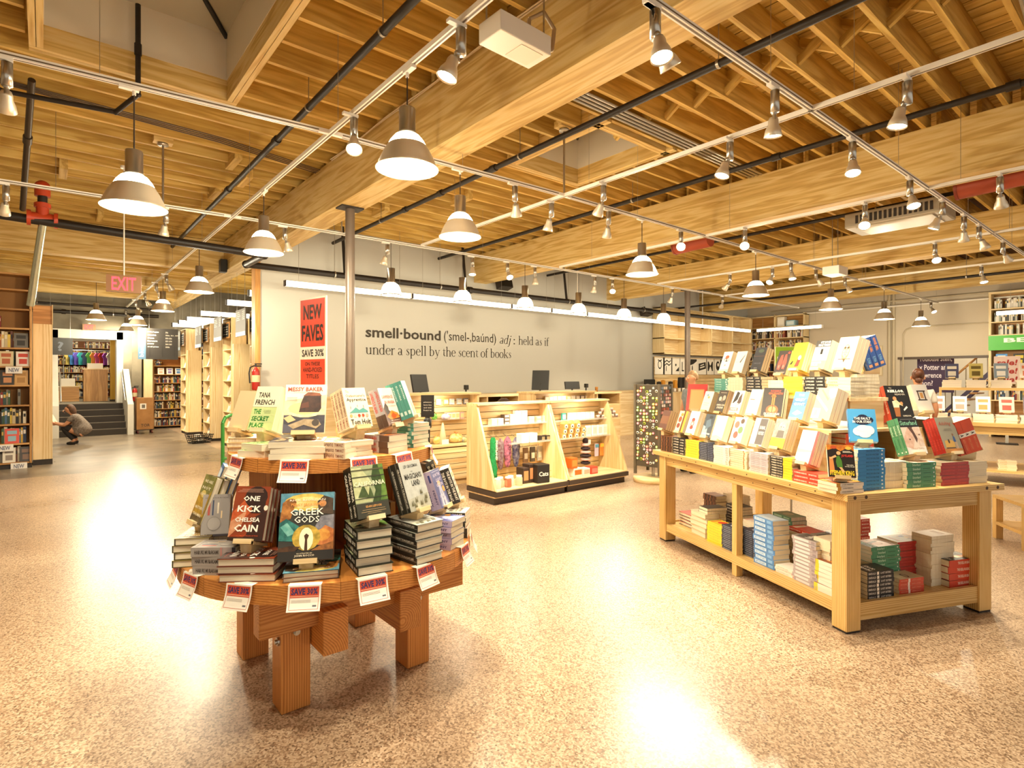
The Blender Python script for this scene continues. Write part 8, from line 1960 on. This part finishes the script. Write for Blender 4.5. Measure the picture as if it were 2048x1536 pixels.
# ------------------------------------------------------------------ crouching shopper
pc = thing('person', 'person in a grey patterned dress crouching and reading in the aisle', 'person', TR(.60, 17.2, 0, rad(165)))
hips = (-.20, 0, .27); chest = (.0, 0, .60); neck = (.10, 0, .745); headc = (.165, 0, .84); crown = (.19, 0, .91)
ch = [[(hips, .13), ((-.1, 0, .44), .125), (chest, .12), ((.06, 0, .70), .06), (neck, .045), ((.13, 0, .78), .055), (headc, .088), (crown, .06)]]
hand = {}
for s_ in (-1, 1):
    sh = (.03, .15 * s_, .66); el = (.2, .17 * s_, .46); wr = (.37, .09 * s_, .50)
    ch.append([(chest, .12), (sh, .055), (el, .038), (wr, .025)])
    ch += fingers(wr, (.41, .075 * s_, .515), (.9, -.25 * s_, .2), (0, s_, .2), (.1, .1, 1), .3)
    ch.append([(hips, .13), ((-.12, .1 * s_, .27), .1), ((.24, .13 * s_, .42), .062), ((.02, .11 * s_, .10), .042), ((.04, .11 * s_, .06), .035), ((.15, .12 * s_, .03), .03)])
skin('body', pc, ch, SKINM, 2)
DR = noisy('grey_print_cloth', '5f534a', '8d8074', 38, .9)
dr = [[((-.25, 0, .22), .165), ((-.2, 0, .32), .165), ((-.1, 0, .46), .155), ((.0, 0, .61), .145), ((.05, 0, .69), .08)]]
for s_ in (-1, 1):
    dr.append([((.0, 0, .61), .145), ((.03, .15 * s_, .665), .068), ((.13, .165 * s_, .55), .055)])
    dr.append([((-.2, 0, .32), .165), ((-.06, .11 * s_, .31), .12), ((.1, .12 * s_, .37), .09)])
skin('dress', pc, dr, DR, 2)
for s_ in (-1, 1):
    skin('legging', pc, [[((.04, .122 * s_, .35), .085), ((.25, .13 * s_, .42), .072), ((.13, .12 * s_, .25), .058), ((.02, .11 * s_, .10), .047)]], col('1f1a18', .8), 2)
    skin('shoe', pc, [[((-.02, .11 * s_, .045), .042), ((.08, .115 * s_, .04), .042), ((.17, .12 * s_, .03), .03)]], col('17130f', .6), 2)
skin('hair', pc, [[((.2, 0, .895), .075), ((.12, 0, .9), .088), ((.085, 0, .84), .088), ((.06, 0, .77), .07), ((.04, 0, .7), .05)]], noisy('brown_hair', '4a3122', '6a4a34', 30, .6), 2)
face(pc, headc, (.95, 0, -.3), (.3, 0, .95))
t = thing('book', 'open red and white book held by the crouching person', 'book', pc.matrix_world @ TR(.46, 0, .5, -R90, rad(-25)), None)
MB().box(-.15, -.003, -.006, .006, 0, .22, col('d8503c', .5), Matrix.Rotation(rad(20), 4, 'Z')).box(.003, .15, -.006, .006, 0, .22, col('d8503c', .5), Matrix.Rotation(rad(-20), 4, 'Z')).build('cover', t)
MB().box(-.145, -.004, -.016, -.006, .005, .215, PG, Matrix.Rotation(rad(20), 4, 'Z')).box(.004, .145, -.016, -.006, .005, .215, PG, Matrix.Rotation(rad(-20), 4, 'Z')).build('pages', t)
# ------------------------------------------------------------------ standing people beyond the long table
def standing(M, label, top, legs, hairm, bun=False, H_=1.0, short=False):
    t = thing('person', label, 'person', M @ Matrix.Scale(H_, 4))
    hips = (0, 0, .96); chest = (.0, 0, 1.30); neck = (.01, 0, 1.47); headc = (.03, 0, 1.60); crown = (.025, 0, 1.68)
    ch = [[(hips, .125), ((0, 0, 1.12), .115), (chest, .13), ((0, 0, 1.41), .075), (neck, .05), ((.02, 0, 1.53), .06), (headc, .09), (crown, .065)]]
    for s_ in (-1, 1):
        wr = (.12, .20 * s_, .90)
        ch.append([(chest, .13), ((0, .16 * s_, 1.37), .058), ((.0, .22 * s_, 1.12), .042), (wr, .027)])
        ch += fingers(wr, (.15, .19 * s_, .84), (.3, 0, -.9), (0, s_, 0), (1, 0, .2), .25)
        ch.append([(hips, .125), ((0, .09 * s_, .9), .1), ((.02, .095 * s_, .5), .062), ((0, .1 * s_, .1), .042), ((.02, .1 * s_, .05), .04), ((.15, .11 * s_, .03), .03)])
    skin('body', t, ch, SKINM, 2)
    sh = [[((0, 0, .92), .15), ((0, 0, 1.1), .14), ((0, 0, 1.3), .15), ((0, 0, 1.39), .09)]]
    for s_ in (-1, 1): sh.append([((0, 0, 1.3), .15), ((0, .16 * s_, 1.37), .072), ((0, .2 * s_, 1.2), .062)])
    skin('shirt', t, sh, top, 2)
    for s_ in (-1, 1):
        skin('trouser_leg', t, [[((0, .07 * s_, .93), .12), ((.02, .095 * s_, .5), .08), ((0, .1 * s_, .1), .065)]], legs, 2)
        skin('shoe', t, [[((-.04, .1 * s_, .045), .045), ((.06, .105 * s_, .045), .045), ((.17, .11 * s_, .035), .032)]], BLACK, 2)
    hr = [[((.06, 0, 1.69), .06), ((0, 0, 1.68), .085), ((-.035, 0, 1.62), .09), ((-.045, 0, 1.55), .065)]]
    skin('hair', t, hr, hairm, 2)
    if bun: MB().ball((-.1, 0, 1.66), .06, hairm, 12).ball((-.09, 0, 1.56), .05, hairm, 10).build('hair_bun', t)
    face(t, headc, (1, 0, 0), (0, 0, 1))
    return t
q = ray(1385); 
standing(TR(q[0] * 9.6, q[1] * 9.6, 0, rad(165)), 'person in a grey top standing beyond the left end of the long table', noisy('grey_jersey', '6f7478', '858a8c', 20, .9), col('2a2d38', .8), noisy('fair_brown_hair', '8a6a4a', 'a8865e', 30, .6), False, .99)
q = ray(1836)
standing(TR(q[0] * 8.6, q[1] * 8.6, 0, rad(20)), 'person with reddish brown hair tied up, standing behind the right table', col('d8cfc0', .8), col('3a3a44', .8), noisy('auburn_hair', '43220f', '633418', 30, .55), True, 1.0)
po = PILE.build('piled_books'); tag(po, 'remaining small books lying in piles on both tables', 'books', None, 'stuff')
dups = {k: v for k, v in LABELS.items() if len(v) > 1}
